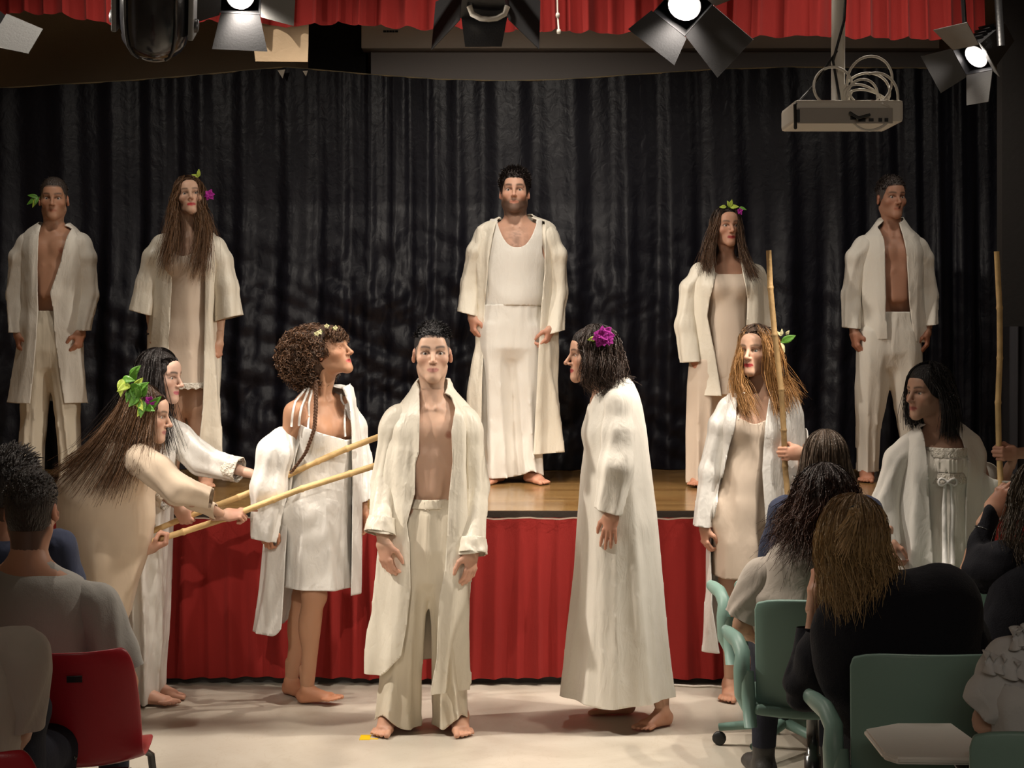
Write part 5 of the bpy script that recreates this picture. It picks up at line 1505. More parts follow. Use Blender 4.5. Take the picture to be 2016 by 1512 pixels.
def man_right():
    Y = 8.9; z = zf(Y)
    J = skel(stage_base(1750, Y), 1.76, stance=0.12)
    setj(J, Y, head=(1755, 391, -0.02), neck=(1757, 455, 0.02), chest=(1760, 520), pelvis=(1752, 645), sh_0=(1702, 486), sh_1=(1806, 488), el_0=(1682, 580, 0.03), el_1=(1828, 580, 0.03),
         wr_0=(1681, 652, -0.04), wr_1=(1826, 650, -0.04), hip_0=(1727, 660), hip_1=(1773, 660), kn_0=(1712, 800), kn_1=(1784, 800))
    J['an'] = [W(1706, 920, Y), W(1800, 920, Y)]
    for q in J['an']: q[2] = STH + 0.078
    J['hy'] = 0.42; J['hp'] = 0.02
    H = person('man in open white shirt over bare chest, far right of the stage', J,
               dict(bare=1, skin=(0.46, 0.24, 0.16), hres=0.0053, bres=0.0125, brow=(0.03, 0.02, 0.015), buzz=(0.05, 0.038, 0.033), neckr=0.054, hands=('loose', 'loose'),
                    hand_pose={0: dict(d=V3(0.12, -0.1, -1)), 1: dict(d=V3(-0.05, -0.1, -1))}))
    short_hair(H, (0.07, 0.055, 0.05), top=0.014, off=0.004, n=1200, ln=0.022, hl=-0.002, side_min=0.15)
    P = trous(Y, [(610, 1722, 1798, 0.11), (650, 1706, 1806, 0.12), (695, 1694, 1811, 0.126), (722, 1690, 1812, 0.11)],
              ([(712, 1690, 1751, 0.115), (760, 1683, 1748, 0.105), (846, 1684, 1732, 0.095), (932, 1687, 1726, 0.09)], [(712, 1753, 1812, 0.115), (760, 1757, 1812, 0.105), (846, 1772, 1818, 0.095), (932, 1782, 1822, 0.09)]))
    cloth('trousers', H, P, M_LINEN, 0.0118, 0.006, 20, (1, 1, 0.25), 3, [below(STH + 0.055), above(z(614))], under=('leg',), gap=0.006)
    Yf = Y - 0.13
    l = edge([(1738, 400), (1733, 431), (1743, 472), (1744, 588), (1744, 614), (1749, 680)], Yf)
    r = edge([(1778, 400), (1778, 437), (1786, 502), (1791, 588), (1804, 680)], Yf)
    P = [loft(secs([(428, 1734, 1780, 0.07, 0.04), (450, 1716, 1796, 0.085, 0.02), (466, 1696, 1812, 0.10), (485, 1690, 1818, 0.115), (560, 1690, 1820, 0.13), (690, 1694, 1824, 0.14)], Y), 0.03, [(4, 0.0, 0.012, 1, 2), (9, 0.002, 0.006, 2, -2)])]
    hem = lambda x, y, zz: (z(667) - 0.02 * sstep(2.2, 2.35, x)) - zz
    cloth('open_shirt', H, P, M_LINEN, 0.0118, 0.005, 26, (1, 1, 0.2), 6, [opening(l, r, Y - 0.02), neckhole(J['neck'], 0.066, 0.07, z(445)), hem],
          under=('torso',), gap=0.012,
          sleeves=[([W(1702, 488, Y), W(1684, 506, Y), W(1674, 580, Y + 0.02), W(1675, 646, Y - 0.03)], [0.043, 0.050, 0.046, 0.046], 1.2, (0, 1, 0), (-0.1, 0, -1)),
                   ([W(1806, 490, Y), W(1822, 508, Y), W(1831, 580, Y + 0.02), W(1831, 640, Y - 0.03)], [0.043, 0.046, 0.042, 0.044], 1.2, (0, 1, 0), (0.1, 0, -1))])
man_far_left(); woman_long_hair(); man_centre(); woman_wreath(); man_right()
# ================================================================== the other figures on the hall floor
def floor_base(px, Y):
    b = W(px, 900, Y); b[2] = 0; return b
M_BAMBOO = mat('bamboo', (0.62, 0.42, 0.19), 0.5, 0.35, bump=[(30, 0.15, (1, 1, 1), 3)], var=(9, 0.25, (1, 1, 1)))
M_BAMBOOD = mat('dark_bamboo', (0.34, 0.22, 0.10), 0.55, 0.3, bump=[(30, 0.15, (1, 1, 1), 3)], var=(9, 0.25, (1, 1, 1)))
def bamboo(a, b, r, label, m=M_BAMBOO, seed=0, nodes=6):
    rr = np.random.default_rng(seed); a, b = np.asarray(a, float), np.asarray(b, float)
    L = np.linalg.norm(b - a); t = [0.0]; rad = [r * 0.9]
    nd = np.sort((np.arange(1, nodes + 1) + rr.uniform(-0.2, 0.2, nodes)) / (nodes + 1))
    for q in nd:
        for dt, k in ((-0.012, 0.97), (-0.004, 1.10), (0.0, 1.16), (0.004, 1.08), (0.012, 0.98)):
            t.append(q + dt / L); rad.append(r * k)
    t.append(1.0); rad.append(r)
    n = unit(np.cross(b - a, [0.3, 1, 0.2]))
    pts = [a + (b - a) * q + n * 0.006 * math.sin(q * 9 + seed) for q in t]
    v, f = tube_m(pts, rad, 10)
    o = build('bamboo_stick', v, f, m, at=a)
    return tag(o, label, 'stick', 'bamboo sticks')

def woman_caftan():
    Y = 6.72; z = zf(Y)
    J = skel(floor_base(1215, Y), 1.66, -1.45, fem=1.0)
    setj(J, Y, head=(1164, 700, -0.01), neck=(1194, 772), chest=(1208, 850), pelvis=(1216, 1010), sh_0=(1196, 800, 0.16), sh_1=(1216, 796, -0.15), el_0=(1205, 920, 0.18), el_1=(1226, 905, -0.20),
         wr_0=(1190, 1010, 0.18), wr_1=(1204, 1010, -0.22), hip_0=(1212, 1040, 0.09), hip_1=(1220, 1040, -0.07), kn_0=(1208, 1210, 0.10), kn_1=(1250, 1210, -0.06))
    J['an'] = [W(1226, 1382, 6.86), W(1304, 1392, 6.66)]
    for q in J['an']: q[2] = 0.072
    J['fd'] = [V3(-1, -0.05, 0), V3(-0.75, -0.65, 0)]
    J['hy'] = -1.38; J['hp'] = 0.0; J['hs'] = 0.97
    H = person('woman in a long white caftan facing left, magenta flower in her dark curls', J,
               dict(skin=(0.55, 0.32, 0.22), hres=0.0043, bres=0.018, lipc=(0.35, 0.03, 0.04), brow=(0.03, 0.02, 0.015), nose=1.15, hands=('loose', 'open'), handres=0.0038,
                    hand_pose={1: dict(d=V3(-0.12, -0.05, -1), thumb=V3(-1, 0.2, 0))}))
    long_hair(H, (0.022, 0.014, 0.011), [(-175, (0.10, 0.02, -0.06), (0.15, 0.0, -0.13)), (-115, (0.06, 0.08, -0.08), (0.10, 0.09, -0.15)), (-60, (-0.02, 0.09, -0.08), (0.04, 0.10, -0.15)),
                                        (48, (-0.035, -0.105, -0.03), (0.015, -0.11, -0.13)), (75, (0.02, -0.11, -0.06), (0.04, -0.115, -0.16)), (110, (0.07, -0.09, -0.06), (0.09, -0.10, -0.15)), (150, (0.11, -0.04, -0.05), (0.14, -0.05, -0.14)), (179, (0.12, 0.0, -0.05), (0.16, 0.0, -0.12))],
              n=1300, wave=0.013, wf=2.8, spread=0.018, off=0.016, top=0.004, frizz=0.002, rad=0.0034, col2=(0.045, 0.026, 0.018))
    P = [loft(secs([(742, 1198, 1238, 0.06), (756, 1186, 1248, 0.10), (776, 1172, 1256, 0.15), (800, 1163, 1261, 0.18), (840, 1154, 1269, 0.195), (926, 1143, 1280, 0.20), (1009, 1137, 1290, 0.20), (1120, 1129, 1300, 0.21), (1248, 1113, 1312, 0.225), (1400, 1097, 1325, 0.245)], Y), 0.03,
              [(7, 0.0, 0.014, 1.0, 2.0), (12, 0.002, 0.006, 2, -2)])]
    hem = lambda x, y, zz: (0.128 - 0.012 * np.exp(-((x - 0.42) / 0.10) ** 2)) - zz
    ncut = neckhole(J['neck'] + [-0.025, 0, 0], 0.070, 0.075, z(800))
    cloth('caftan', H, P, M_LINEN, 0.0118, 0.008, 26, (1, 1, 0.08), 6, [ncut, hem], under=('torso', 'leg'), gap=0.01,
          sleeves=[([W(1214, 792, Y - 0.13), W(1216, 850, Y - 0.17), W(1212, 920, Y - 0.20), W(1198, 1008, Y - 0.21)], [0.055, 0.070, 0.072, 0.054], 1.0, (1, 0, 0), (-0.28, 0, -1)),
                   ([W(1200, 795, Y + 0.13), W(1205, 860, Y + 0.17), W(1205, 920, Y + 0.19), W(1192, 1005, Y + 0.19)], [0.055, 0.060, 0.062, 0.054], 1.0, (1, 0, 0), (0, 0, -1))], samp=0.006)
    c = W(1186, 662, Y - 0.095)
    sprig('hair_flower', H, c, flower_leaves((0, -0.01, 0), 0.052, M_PURPLE, 8, 2) + flower_leaves((-0.005, -0.02, 0.006), 0.036, M_PURPLE, 6, 9) + flower_leaves((0.02, -0.012, -0.012), 0.034, M_PURPLE, 5, 12) + [((-0.025, 0, -0.01), (-0.9, -0.3, -0.1), 0.04, 0.012, M_LEAFL, 'leaf'), ((-0.02, 0, -0.02), (-0.7, -0.3, -0.6), 0.035, 0.011, M_LEAF, 'leaf')])

def woman_blonde():
    Y = 7.2; z = zf(Y)
    J = skel(floor_base(1462, Y), 1.74, 0.0, fem=1.0)
    setj(J, Y, head=(1489, 692, -0.02), neck=(1493, 768, 0.02), chest=(1484, 845), pelvis=(1466, 1000), sh_0=(1437, 806), sh_1=(1548, 808), el_0=(1404, 925, 0.02), el_1=(1590, 950, -0.03),
         wr_0=(1386, 1036, -0.03), hip_0=(1442, 1030), hip_1=(1490, 1030), kn_0=(1440, 1190), kn_1=(1486, 1190))
    J['an'] = [W(1438, 1350, Y), W(1492, 1350, Y)]
    for q in J['an']: q[2] = 0.075
    sp = W(1545, 893, Y - 0.17)
    hp = grip(J, 1, sp, unit(W(1513, 493, Y - 0.17) - sp), V3(-0.8, -0.2, 0.3))
    J['hy'] = -0.42; J['hp'] = 0.05; J['hs'] = 0.98
    H = person('woman with wavy blonde lengths and red lips holding an upright stick', J,
               dict(skin=(0.60, 0.37, 0.26), hres=0.0043, bres=0.018, lipc=(0.42, 0.015, 0.03), brow=(0.10, 0.06, 0.035), iris=(0.10, 0.10, 0.09), hands=('loose', 'grip'), handres=0.0040,
                    hand_pose={0: dict(d=V3(0.05, -0.1, -1)), 1: hp}))
    long_hair(H, (0.055, 0.030, 0.017), [(-170, (0.0, 0.10, -0.12), (0.02, 0.12, -0.26)), (-110, (-0.09, 0.03, -0.12), (-0.085, -0.07, -0.28)), (-70, (-0.10, -0.02, -0.13), (-0.07, -0.12, -0.31)), (-38, (-0.09, -0.06, -0.10), (-0.05, -0.13, -0.30)),
                                        (30, (0.075, -0.10, -0.12), (0.07, -0.14, -0.30)), (65, (0.10, -0.08, -0.12), (0.12, -0.13, -0.28)), (110, (0.14, -0.01, -0.10), (0.18, -0.06, -0.22)), (165, (0.12, 0.08, -0.10), (0.15, 0.08, -0.24))],
              n=1300, part=-0.012, wave=0.013, wf=2.0, spread=0.018, col2=(0.36, 0.18, 0.06), frizz=0.001)
    P = [loft(secs([(800, 1442, 1520, 0.10), (850, 1436, 1524, 0.13, -0.01), (900, 1438, 1516, 0.125), (960, 1428, 1514, 0.13), (1030, 1414, 1508, 0.145), (1145, 1402, 1506, 0.16)], Y), 0.02, [(6, 0.0, 0.008, 1, 1)])]
    nk = lambda x, y, zz: zz - (z(826) + 0.012 * np.sin((x - J['neck'][0]) * 40) * (y < Y) + 0.05 * sstep(0.08, 0.12, np.abs(x - J['chest'][0])))
    cloth('slip_dress', H, P, M_SHEER, 0.0118, 0.007, 26, (1, 1, 0.4), 4, [nk, below(z(1131))], under=('torso', 'leg'), gap=0.007)
    for (q, w_) in (((1452, 826), (1462, 772)), ((1512, 828), (1520, 775))):
        pts = [W(q[0] + (w_[0] - q[0]) * t_, q[1] + (w_[1] - q[1]) * t_, Y - 0.1) for t_ in np.linspace(0, 1, 7)]
        v, f = tube_m([V3(p[0], on_body(H, p[0], p[2], Y - 0.30, 0.008), p[2]) for p in pts], 0.004, 6)
        build('strap', v, f, M_SHEER, H['root'])
    Yf = Y - 0.14
    l = edge([(1462, 700), (1456, 766), (1452, 800), (1445, 850), (1431, 908), (1411, 1004), (1404, 1080), (1404, 1196), (1419, 1290)], Yf)
    r = edge([(1520, 700), (1522, 762), (1506, 835), (1500, 927), (1506, 1023), (1515, 1150), (1520, 1290)], Yf)
    P = [loft(secs([(752, 1462, 1524, 0.06, 0.05), (768, 1438, 1548, 0.085, 0.02), (785, 1422, 1566, 0.11), (815, 1414, 1576, 0.135), (900, 1408, 1582, 0.15), (1000, 1396, 1586, 0.165), (1150, 1386, 1588, 0.175), (1290, 1377, 1590, 0.18)], Y), 0.03, [(5, 0.0, 0.014, 1, 2), (10, 0.002, 0.007, 2, -2)])]
    cloth('robe', H, P, M_SATINW, 0.0118, 0.010, 32, (1, 1, 0.10), 6, [opening(l, r, Y - 0.02), neckhole(J['neck'], 0.075, 0.08, z(775)), below(z(1278))], under=('torso',), gap=0.012,
          sleeves=[([W(1440, 802, Y), W(1418, 836, Y), W(1396, 930, Y), W(1383, 1036, Y - 0.03)], [0.047, 0.052, 0.046, 0.042], 1.2, (0, 1, 0), (-0.1, 0, -1)),
                   ([W(1545, 805, Y), W(1566, 842, Y - 0.02), W(1588, 945, Y - 0.04), W(1572, 925, Y - 0.12)], [0.047, 0.052, 0.055, 0.045], 1.1, (0, 1, 0), V3(-0.5, -0.5, 0.5))])
    c = W(1538, 674, Y - 0.02)
    sprig('hair_flower', H, c, [((0, 0, 0), (0.85, -0.3, 0.45), 0.075, 0.018, M_LEAF, 'leaf'), ((0, 0, 0), (0.3, -0.3, -0.8), 0.05, 0.008, M_CREAMP, 'petal'), ((0, 0, 0.03), (0.1, -0.4, 1), 0.035, 0.008, M_CREAMP, 'petal'), ((0.022, 0, 0.035), (0.4, -0.4, 0.6), 0.028, 0.008, M_CREAMP, 'petal'), ((0.0, 0, 0.03), (-0.5, -0.4, 0.6), 0.03, 0.008, M_CREAMP, 'petal')])
    bamboo(W(1513, 493, Y - 0.17), W(1556, 1020, Y - 0.17), 0.0135, 'dark bamboo stick held upright by the blonde woman', M_BAMBOOD, 3, 5)

def woman_right():
    Y = 6.62; z = zf(Y)
    J = skel(floor_base(1840, Y), 1.60, 0.0, fem=1.0)
    setj(J, Y, head=(1826, 774, -0.02), neck=(1846, 848, 0.02), chest=(1854, 925), pelvis=(1856, 1070), sh_0=(1792, 884), sh_1=(1914, 884), el_0=(1748, 985, 0.02), el_1=(1952, 990, -0.05),
         wr_0=(1752, 1062, -0.10), hip_0=(1832, 1100), hip_1=(1880, 1100), kn_0=(1832, 1260), kn_1=(1880, 1260))
    J['an'] = [W(1830, 1400, Y), W(1882, 1400, Y)]
    for q in J['an']: q[2] = 0.075
    sp = W(1967, 893, Y - 0.16)
    hp = grip(J, 1, sp, V3(0.0, 0, 1), V3(-0.85, -0.4, 0.35))
    J['hy'] = -0.80; J['hp'] = 0.02; J['hs'] = 0.95
    H = person('woman with short black bob and lace trimmed white dress, holding a stick at far right', J,
               dict(skin=(0.52, 0.31, 0.22), hres=0.0043, bres=0.018, lipc=(0.40, 0.10, 0.09), brow=(0.025, 0.018, 0.015), hands=('loose', 'grip'), handres=0.0040, hand_pose={0: dict(d=V3(0.1, -0.2, -1)), 1: hp}))
    long_hair(H, (0.010, 0.008, 0.008), [(-170, (0.07, 0.10, -0.05), (0.09, 0.09, -0.17)), (-110, (0.0, 0.11, -0.04), (-0.01, 0.09, -0.16)), (-60, (-0.075, 0.06, -0.05), (-0.06, 0.04, -0.14)), (-35, (-0.085, 0.02, -0.03), (-0.07, -0.02, -0.13)),
                                        (52, (0.045, -0.11, -0.02), (0.05, -0.10, -0.17)), (85, (0.09, -0.08, -0.03), (0.09, -0.09, -0.19)), (120, (0.12, -0.02, -0.03), (0.12, -0.02, -0.18)), (175, (0.12, 0.06, -0.04), (0.12, 0.06, -0.17))],
              n=1200, wave=0.004, wf=1.5, spread=0.012, off=0.016, top=0.006, rad=0.003)
    P = [loft(secs([(868, 1812, 1904, 0.10), (915, 1806, 1908, 0.13, -0.01), (955, 1814, 1902, 0.125), (1040, 1806, 1908, 0.145), (1160, 1798, 1914, 0.17), (1400, 1790, 1922, 0.20)], Y), 0.02, [(9, 0.0, 0.012, 1, 1)])]
    nk = lambda x, y, zz: zz - (z(884) + 0.06 * sstep(0.09, 0.13, np.abs(x - J['neck'][0])))
    cloth('dress', H, P, M_LINEN, 0.0118, 0.006, 40, (1, 1, 0.08), 4, [nk, below(0.12)], under=('torso', 'leg'), gap=0.007)
    for (a, b, nm, am) in ((876, 897, 'lace_band', 0.002), (896, 925, 'smocked_band', 0.004), (924, 948, 'lace_trim', 0.002)):
        rows = [(a, 1809, 1906, 0.138 + (0.006 if b > 920 else 0), -0.01), (b, 1809, 1906, 0.146, -0.01)]
        cloth(nm, H, [loft(secs(rows, Y), 0.01, [(46, am, am, 0, 0.4)])], M_LACE if 'lace' in nm else M_LINEN, 0.008, 0.0, cuts=[above(z(a + 1)), below(z(b - 1)), lambda x, y, zz: y - Y], thick=0.0, under=None)
    for (x0, x1, x2) in ((1861, 1859, 1860), (1872, 1876, 1874)):
        v, f = tube_m([W(x0, 948, Y - 0.15), W(x1, 1000, Y - 0.165), W(x2, 1060, Y - 0.17), W(x2, 1110, Y - 0.18)], [0.006, 0.011, 0.012, 0.012], 8, flat=(1, 0, 0), ff=1.0)
        build('ribbon', v, f, M_SATINW, H['root'])
    for sx in (-1, 1):
        pts = [W(1866 + sx * 18 * math.sin(a) * 1.0, 949 - 7 * math.sin(2 * a), Y - 0.16) for a in np.linspace(0, PI, 9)]
        v, f = tube_m(pts, 0.006, 6)
        build('bow', v, f, M_SATINW, H['root'])
    Yf = Y - 0.14
    l = edge([(1826, 780), (1824, 827), (1827, 898), (1830, 938), (1832, 998), (1836, 1080), (1838, 1300)], Yf)
    r = edge([(1884, 780), (1889, 831), (1908, 898), (1906, 958), (1904, 1000), (1902, 1100), (1900, 1300)], Yf)
    P = [loft(secs([(826, 1826, 1886, 0.06, 0.05), (840, 1800, 1908, 0.085, 0.02), (858, 1778, 1930, 0.11), (890, 1766, 1942, 0.135), (980, 1762, 1938, 0.15), (1100, 1748, 1940, 0.165), (1300, 1735, 1944, 0.19)], Y), 0.03, [(6, 0.0, 0.016, 1, 2), (11, 0.002, 0.008, 2, -2)])]
    cloth('robe', H, P, M_COTTON, 0.0118, 0.010, 32, (1, 1, 0.10), 6, [opening(l, r, Y - 0.02), neckhole(J['neck'], 0.075, 0.08, z(850)), below(z(1290))], under=('torso',), gap=0.012,
          sleeves=[([W(1794, 878, Y), W(1768, 905, Y), W(1742, 990, Y), W(1752, 1072, Y - 0.08)], [0.047, 0.056, 0.056, 0.046], 1.15, (0, 1, 0), (0.1, -0.1, -1)),
                   ([W(1912, 880, Y), W(1932, 912, Y - 0.01), W(1954, 985, Y - 0.05), W(1974, 938, Y - 0.12)], [0.047, 0.056, 0.058, 0.056], 1.1, (0, 1, 0), V3(0.0, -0.25, 0.9))])
    bamboo(W(1965, 495, Y - 0.16), W(1969, 990, Y - 0.16), 0.0125, 'yellow bamboo stick held upright at the far right', M_BAMBOO, 5, 4)

def woman_curly():
    Y = 7.1; z = zf(Y)
    J = skel(floor_base(600, Y), 1.70, 0.75, fem=1.0)
    setj(J, Y, head=(649, 694, -0.04), neck=(622, 770), chest=(628, 850), pelvis=(616, 990), sh_0=(580, 812, -0.12), sh_1=(676, 800, 0.10), el_0=(548, 930, -0.12), el_1=(704, 905, 0.10),
         wr_0=(530, 1030, -0.14), wr_1=(715, 1000, 0.04), hip_0=(598, 1020, -0.06), hip_1=(634, 1020, 0.06), kn_0=(618, 1172, -0.08), kn_1=(598, 1175, 0.10))
    J['an'] = [W(605, 1344, 7.06), W(574, 1340, 7.22)]
    for q in J['an']: q[2] = 0.074
    J['fd'] = [V3(1, -0.30, 0), V3(0.5, -0.55, 0)]
    J['hy'] = 1.05; J['hp'] = 0.30; J['hr'] = 0.0; J['hs'] = 0.97
    H = person('woman with brown afro curls in white satin slip and slipping robe, leaning to the right', J,
               dict(skin=(0.52, 0.28, 0.17), hres=0.0043, bres=0.011, lipc=(0.55, 0.10, 0.10), brow=(0.04, 0.022, 0.015), hands=('loose', 'relax'), handres=0.0042, closed=True, open=True, foot_up=(0.12, 0.0), neckr=0.050,
                    hand_pose={1: dict(d=V3(0.1, -0.2, -1), thumb=V3(0.6, -0.6, 0))}))
    # curls: a soft ball of small springs
    r = np.random.default_rng(4); N = 2600
    ctr = W(613, 700, Y + 0.0); R3 = np.array([0.160, 0.155, 0.150])
    d = r.normal(size=(N, 3)); d /= np.linalg.norm(d, axis=1)[:, None]
    hw = H['hR'] @ np.array([0, -1, 0.0])
    base = ctr + d * R3 * (0.80 + 0.22 * r.random((N, 1)))
    q = (base - H['hc']) @ H['hR'] / H['hs']
    # clear of the face
    ok = ~((q[:, 1] < -0.035) & (q[:, 2] < 0.055)) & ~((q[:, 1] < 0.02) & (q[:, 2] < -0.01) & (np.abs(q[:, 0]) < 0.3) & (q[:, 1] < 0.02)) & ~((q[:, 2] < -0.045) & (q[:, 1] < 0.05))
    base, d = base[ok], d[ok]
    # fringe over the brow
    nb = 170
    fx = r.uniform(-0.075, 0.075, nb); fz = r.uniform(0.045, 0.105, nb)
    fy = -0.085 * np.sqrt(np.clip(1 - (fx / 0.09) ** 2 - ((fz - 0.03) / 0.105) ** 2, 0, 1)) - 0.018
    fb = H['hc'] + (np.stack([fx, fy, fz], 1) * H['hs']) @ H['hR'].T
    base = np.concatenate([base, fb]); d = np.concatenate([d, np.tile(hw * 0.7 + [0, 0, -0.3], (nb, 1))])
    n = len(base); t = np.linspace(0, 1, 13)[None, :, None]
    u = np.cross(d, r.normal(size=(n, 3))); u /= np.linalg.norm(u, axis=1)[:, None]; w = np.cross(d, u)
    ph = r.random((n, 1, 1)) * 6.28; rad = (0.008 + 0.006 * r.random((n, 1, 1)))
    L = 0.022 + 0.022 * r.random((n, 1, 1))
    drop = np.array([0, 0, -0.012])
    path = base[:, None] + d[:, None] * (t - 0.5) * L + drop * t + rad * (u[:, None] * np.cos(9.5 * t + ph) + w[:, None] * np.sin(9.5 * t + ph))
    col = np.array([0.10, 0.050, 0.026]) * (0.5 + 1.0 * r.random((n, 1)))
    core = sdf_mesh([ell(ctr, R3 * 0.86, 0.02), ell(H['hc'] + H['hR'] @ np.array([0, 0.012, 0.045]), (0.095, 0.095, 0.085), 0.03)], 0.009, disp=lambda P: 0.012 * waves(P, 75, 3), smooth=0)
    cv, cf = core
    qq = (cv - H['hc']) @ H['hR'] / H['hs']
    g = np.maximum(np.minimum(-0.03 - qq[:, 1], 0.068 - qq[:, 2]), np.minimum(0.015 - qq[:, 1], -0.012 - qq[:, 2]))
    cv, cf = clip(cv, [cf], g)
    v, f, c = join([(cv, cf, np.tile([0.045, 0.022, 0.012], (len(cv), 1))), strands(path, 0.0034, col, 1.0, taper=(0.8, 1, 0.5))])
    build('hair', v, f, M_HAIR, H['root'], c)
    pts = np.array([W(622, 752, Y - 0.12), W(622, 800, Y - 0.165), W(619, 845, Y - 0.20), W(602, 892, Y - 0.20), W(572, 932, Y - 0.19)])
    tt = np.linspace(0, 4, 60); pp = np.stack([np.interp(tt, range(5), pts[:, i]) for i in range(3)], 1)
    for _ in range(6): pp[1:-1] = (pp[:-2] + 2 * pp[1:-1] + pp[2:]) / 4
    br = [tube_m(pp + 0.0055 * np.stack([np.cos(1.1 * np.arange(60) + k), 0.6 * np.sin(2.2 * np.arange(60) + 2 * k), 0 * pp[:, 0]], 1), np.linspace(0.0068, 0.0035, 60), 6) for k in (0, 2.09, 4.19)]
    v, f, _ = join(br)
    build('braid', v, f, M_HAIR, H['root'], np.tile([0.10, 0.045, 0.022], (len(v), 1)))
    for k, (px, py) in enumerate(((630, 654), (644, 642), (660, 646), (624, 657))):
        sprig('hair_blossom', H, W(px, py, Y - 0.12 + 0.03 * (k == 1)), flower_leaves((0, -0.004, 0), 0.014, M_CREAMP, 5, k))
    # satin slip
    P = [loft(secs([(835, 582, 688, 0.12), (875, 574, 694, 0.135), (920, 574, 692, 0.13), (980, 568, 690, 0.14), (1060, 562, 690, 0.155), (1170, 557, 692, 0.17)], Y), 0.02, [(7, 0.0, 0.010, 1, 2)])]
    nk = lambda x, y, zz: zz - (z(832) - 0.075 * np.clip((x - W(600, 0, Y)[0]) / 0.20, 0, 1) * (y < Y + 0.02) - 0.03 * (y >= Y + 0.02))
    cloth('slip_dress', H, P, M_SATINW, 0.0108, 0.010, 26, (1, 1, 0.15), 4, [nk, below(z(1152), -0.03, -0.9)], under=('torso', 'leg'), gap=0.006, amp2=0.003, fr2=30)
    for q in (((578, 838), (584, 790), (600, 765)), ((592, 836), (597, 800), (606, 765)), ((610, 842), (609, 800), (612, 768)), ((678, 860), (676, 820), (664, 780))):
        pts = []
        for t_ in np.linspace(0, 1, 9):
            p = W(np.interp(t_, (0, 0.5, 1), [k_[0] for k_ in q]), np.interp(t_, (0, 0.5, 1), [k_[1] for k_ in q]), Y - 0.1)
            pts.append(V3(p[0], on_body(H, p[0], p[2], Y - 0.30, 0.017), p[2]))
        v, f = tube_m(pts, 0.0055, 6)
        build('strap', v, f, M_SATINW, H['root'])
    # robe slipped off the near shoulder
    Yf = Y - 0.14
    l = edge([(628, 700), (622, 780), (600, 840), (580, 900), (566, 1000), (560, 1100), (553, 1260)], Yf)
    r = edge([(664, 700), (668, 765), (684, 800), (690, 850), (693, 960), (692, 1080), (690, 1250)], Yf)
    P = [loft(secs([(758, 625, 690, 0.07, 0.05), (785, 590, 698, 0.10, 0.03), (830, 556, 703, 0.13, 0.02), (900, 546, 706, 0.155), (1000, 530, 709, 0.17), (1165, 512, 711, 0.19), (1250, 498, 708, 0.20)], Y), 0.03, [(5, 0.0, 0.016, 2, 2), (10, 0.002, 0.008, 2, -2)])]
    hem = lambda x, y, zz: z(1165) - 0.18 * sstep(-0.95, -1.10, x) - zz
    bare = lambda x, y, zz: np.where((zz > z(835)) & (x < W(625, 0, Y)[0]), 1.0, -1.0) * np.minimum(np.abs(zz - z(835)) + 1e-3, 0.05)
    cloth('robe', H, P, M_SATINW, 0.0118, 0.011, 30, (1, 1, 0.10), 6, [opening(l, r, Y - 0.01), hem, bare], under=None,
          sunder=None, sleeves=[([W(556, 866, Y - 0.11), W(543, 890, Y - 0.13), W(531, 960, Y - 0.14), W(520, 1062, Y - 0.14)], [0.066, 0.084, 0.078, 0.058], 1.0, (0, 1, 0), (-0.2, 0, -1)),
                   ([W(684, 806, Y + 0.09), W(698, 840, Y + 0.10), W(708, 905, Y + 0.10), W(716, 986, Y + 0.05)], [0.045, 0.052, 0.048, 0.055], 1.1, (0, 1, 0), (0.35, 0, -1))], samp=0.008)

def stick_pair():
    A0, A1 = W(298, 1049, 6.93), W(768, 850, 6.98)
    B0, B1 = W(288, 1072, 6.78), W(764, 906, 6.95)
    bamboo(A0, A1, 0.0145, 'upper of two pale bamboo sticks thrust towards the centre boy', M_BAMBOO, 1, 5)
    bamboo(B0, B1, 0.0145, 'lower of two pale bamboo sticks thrust towards the centre boy', M_BAMBOO, 2, 5)
    return A0, A1, B0, B1

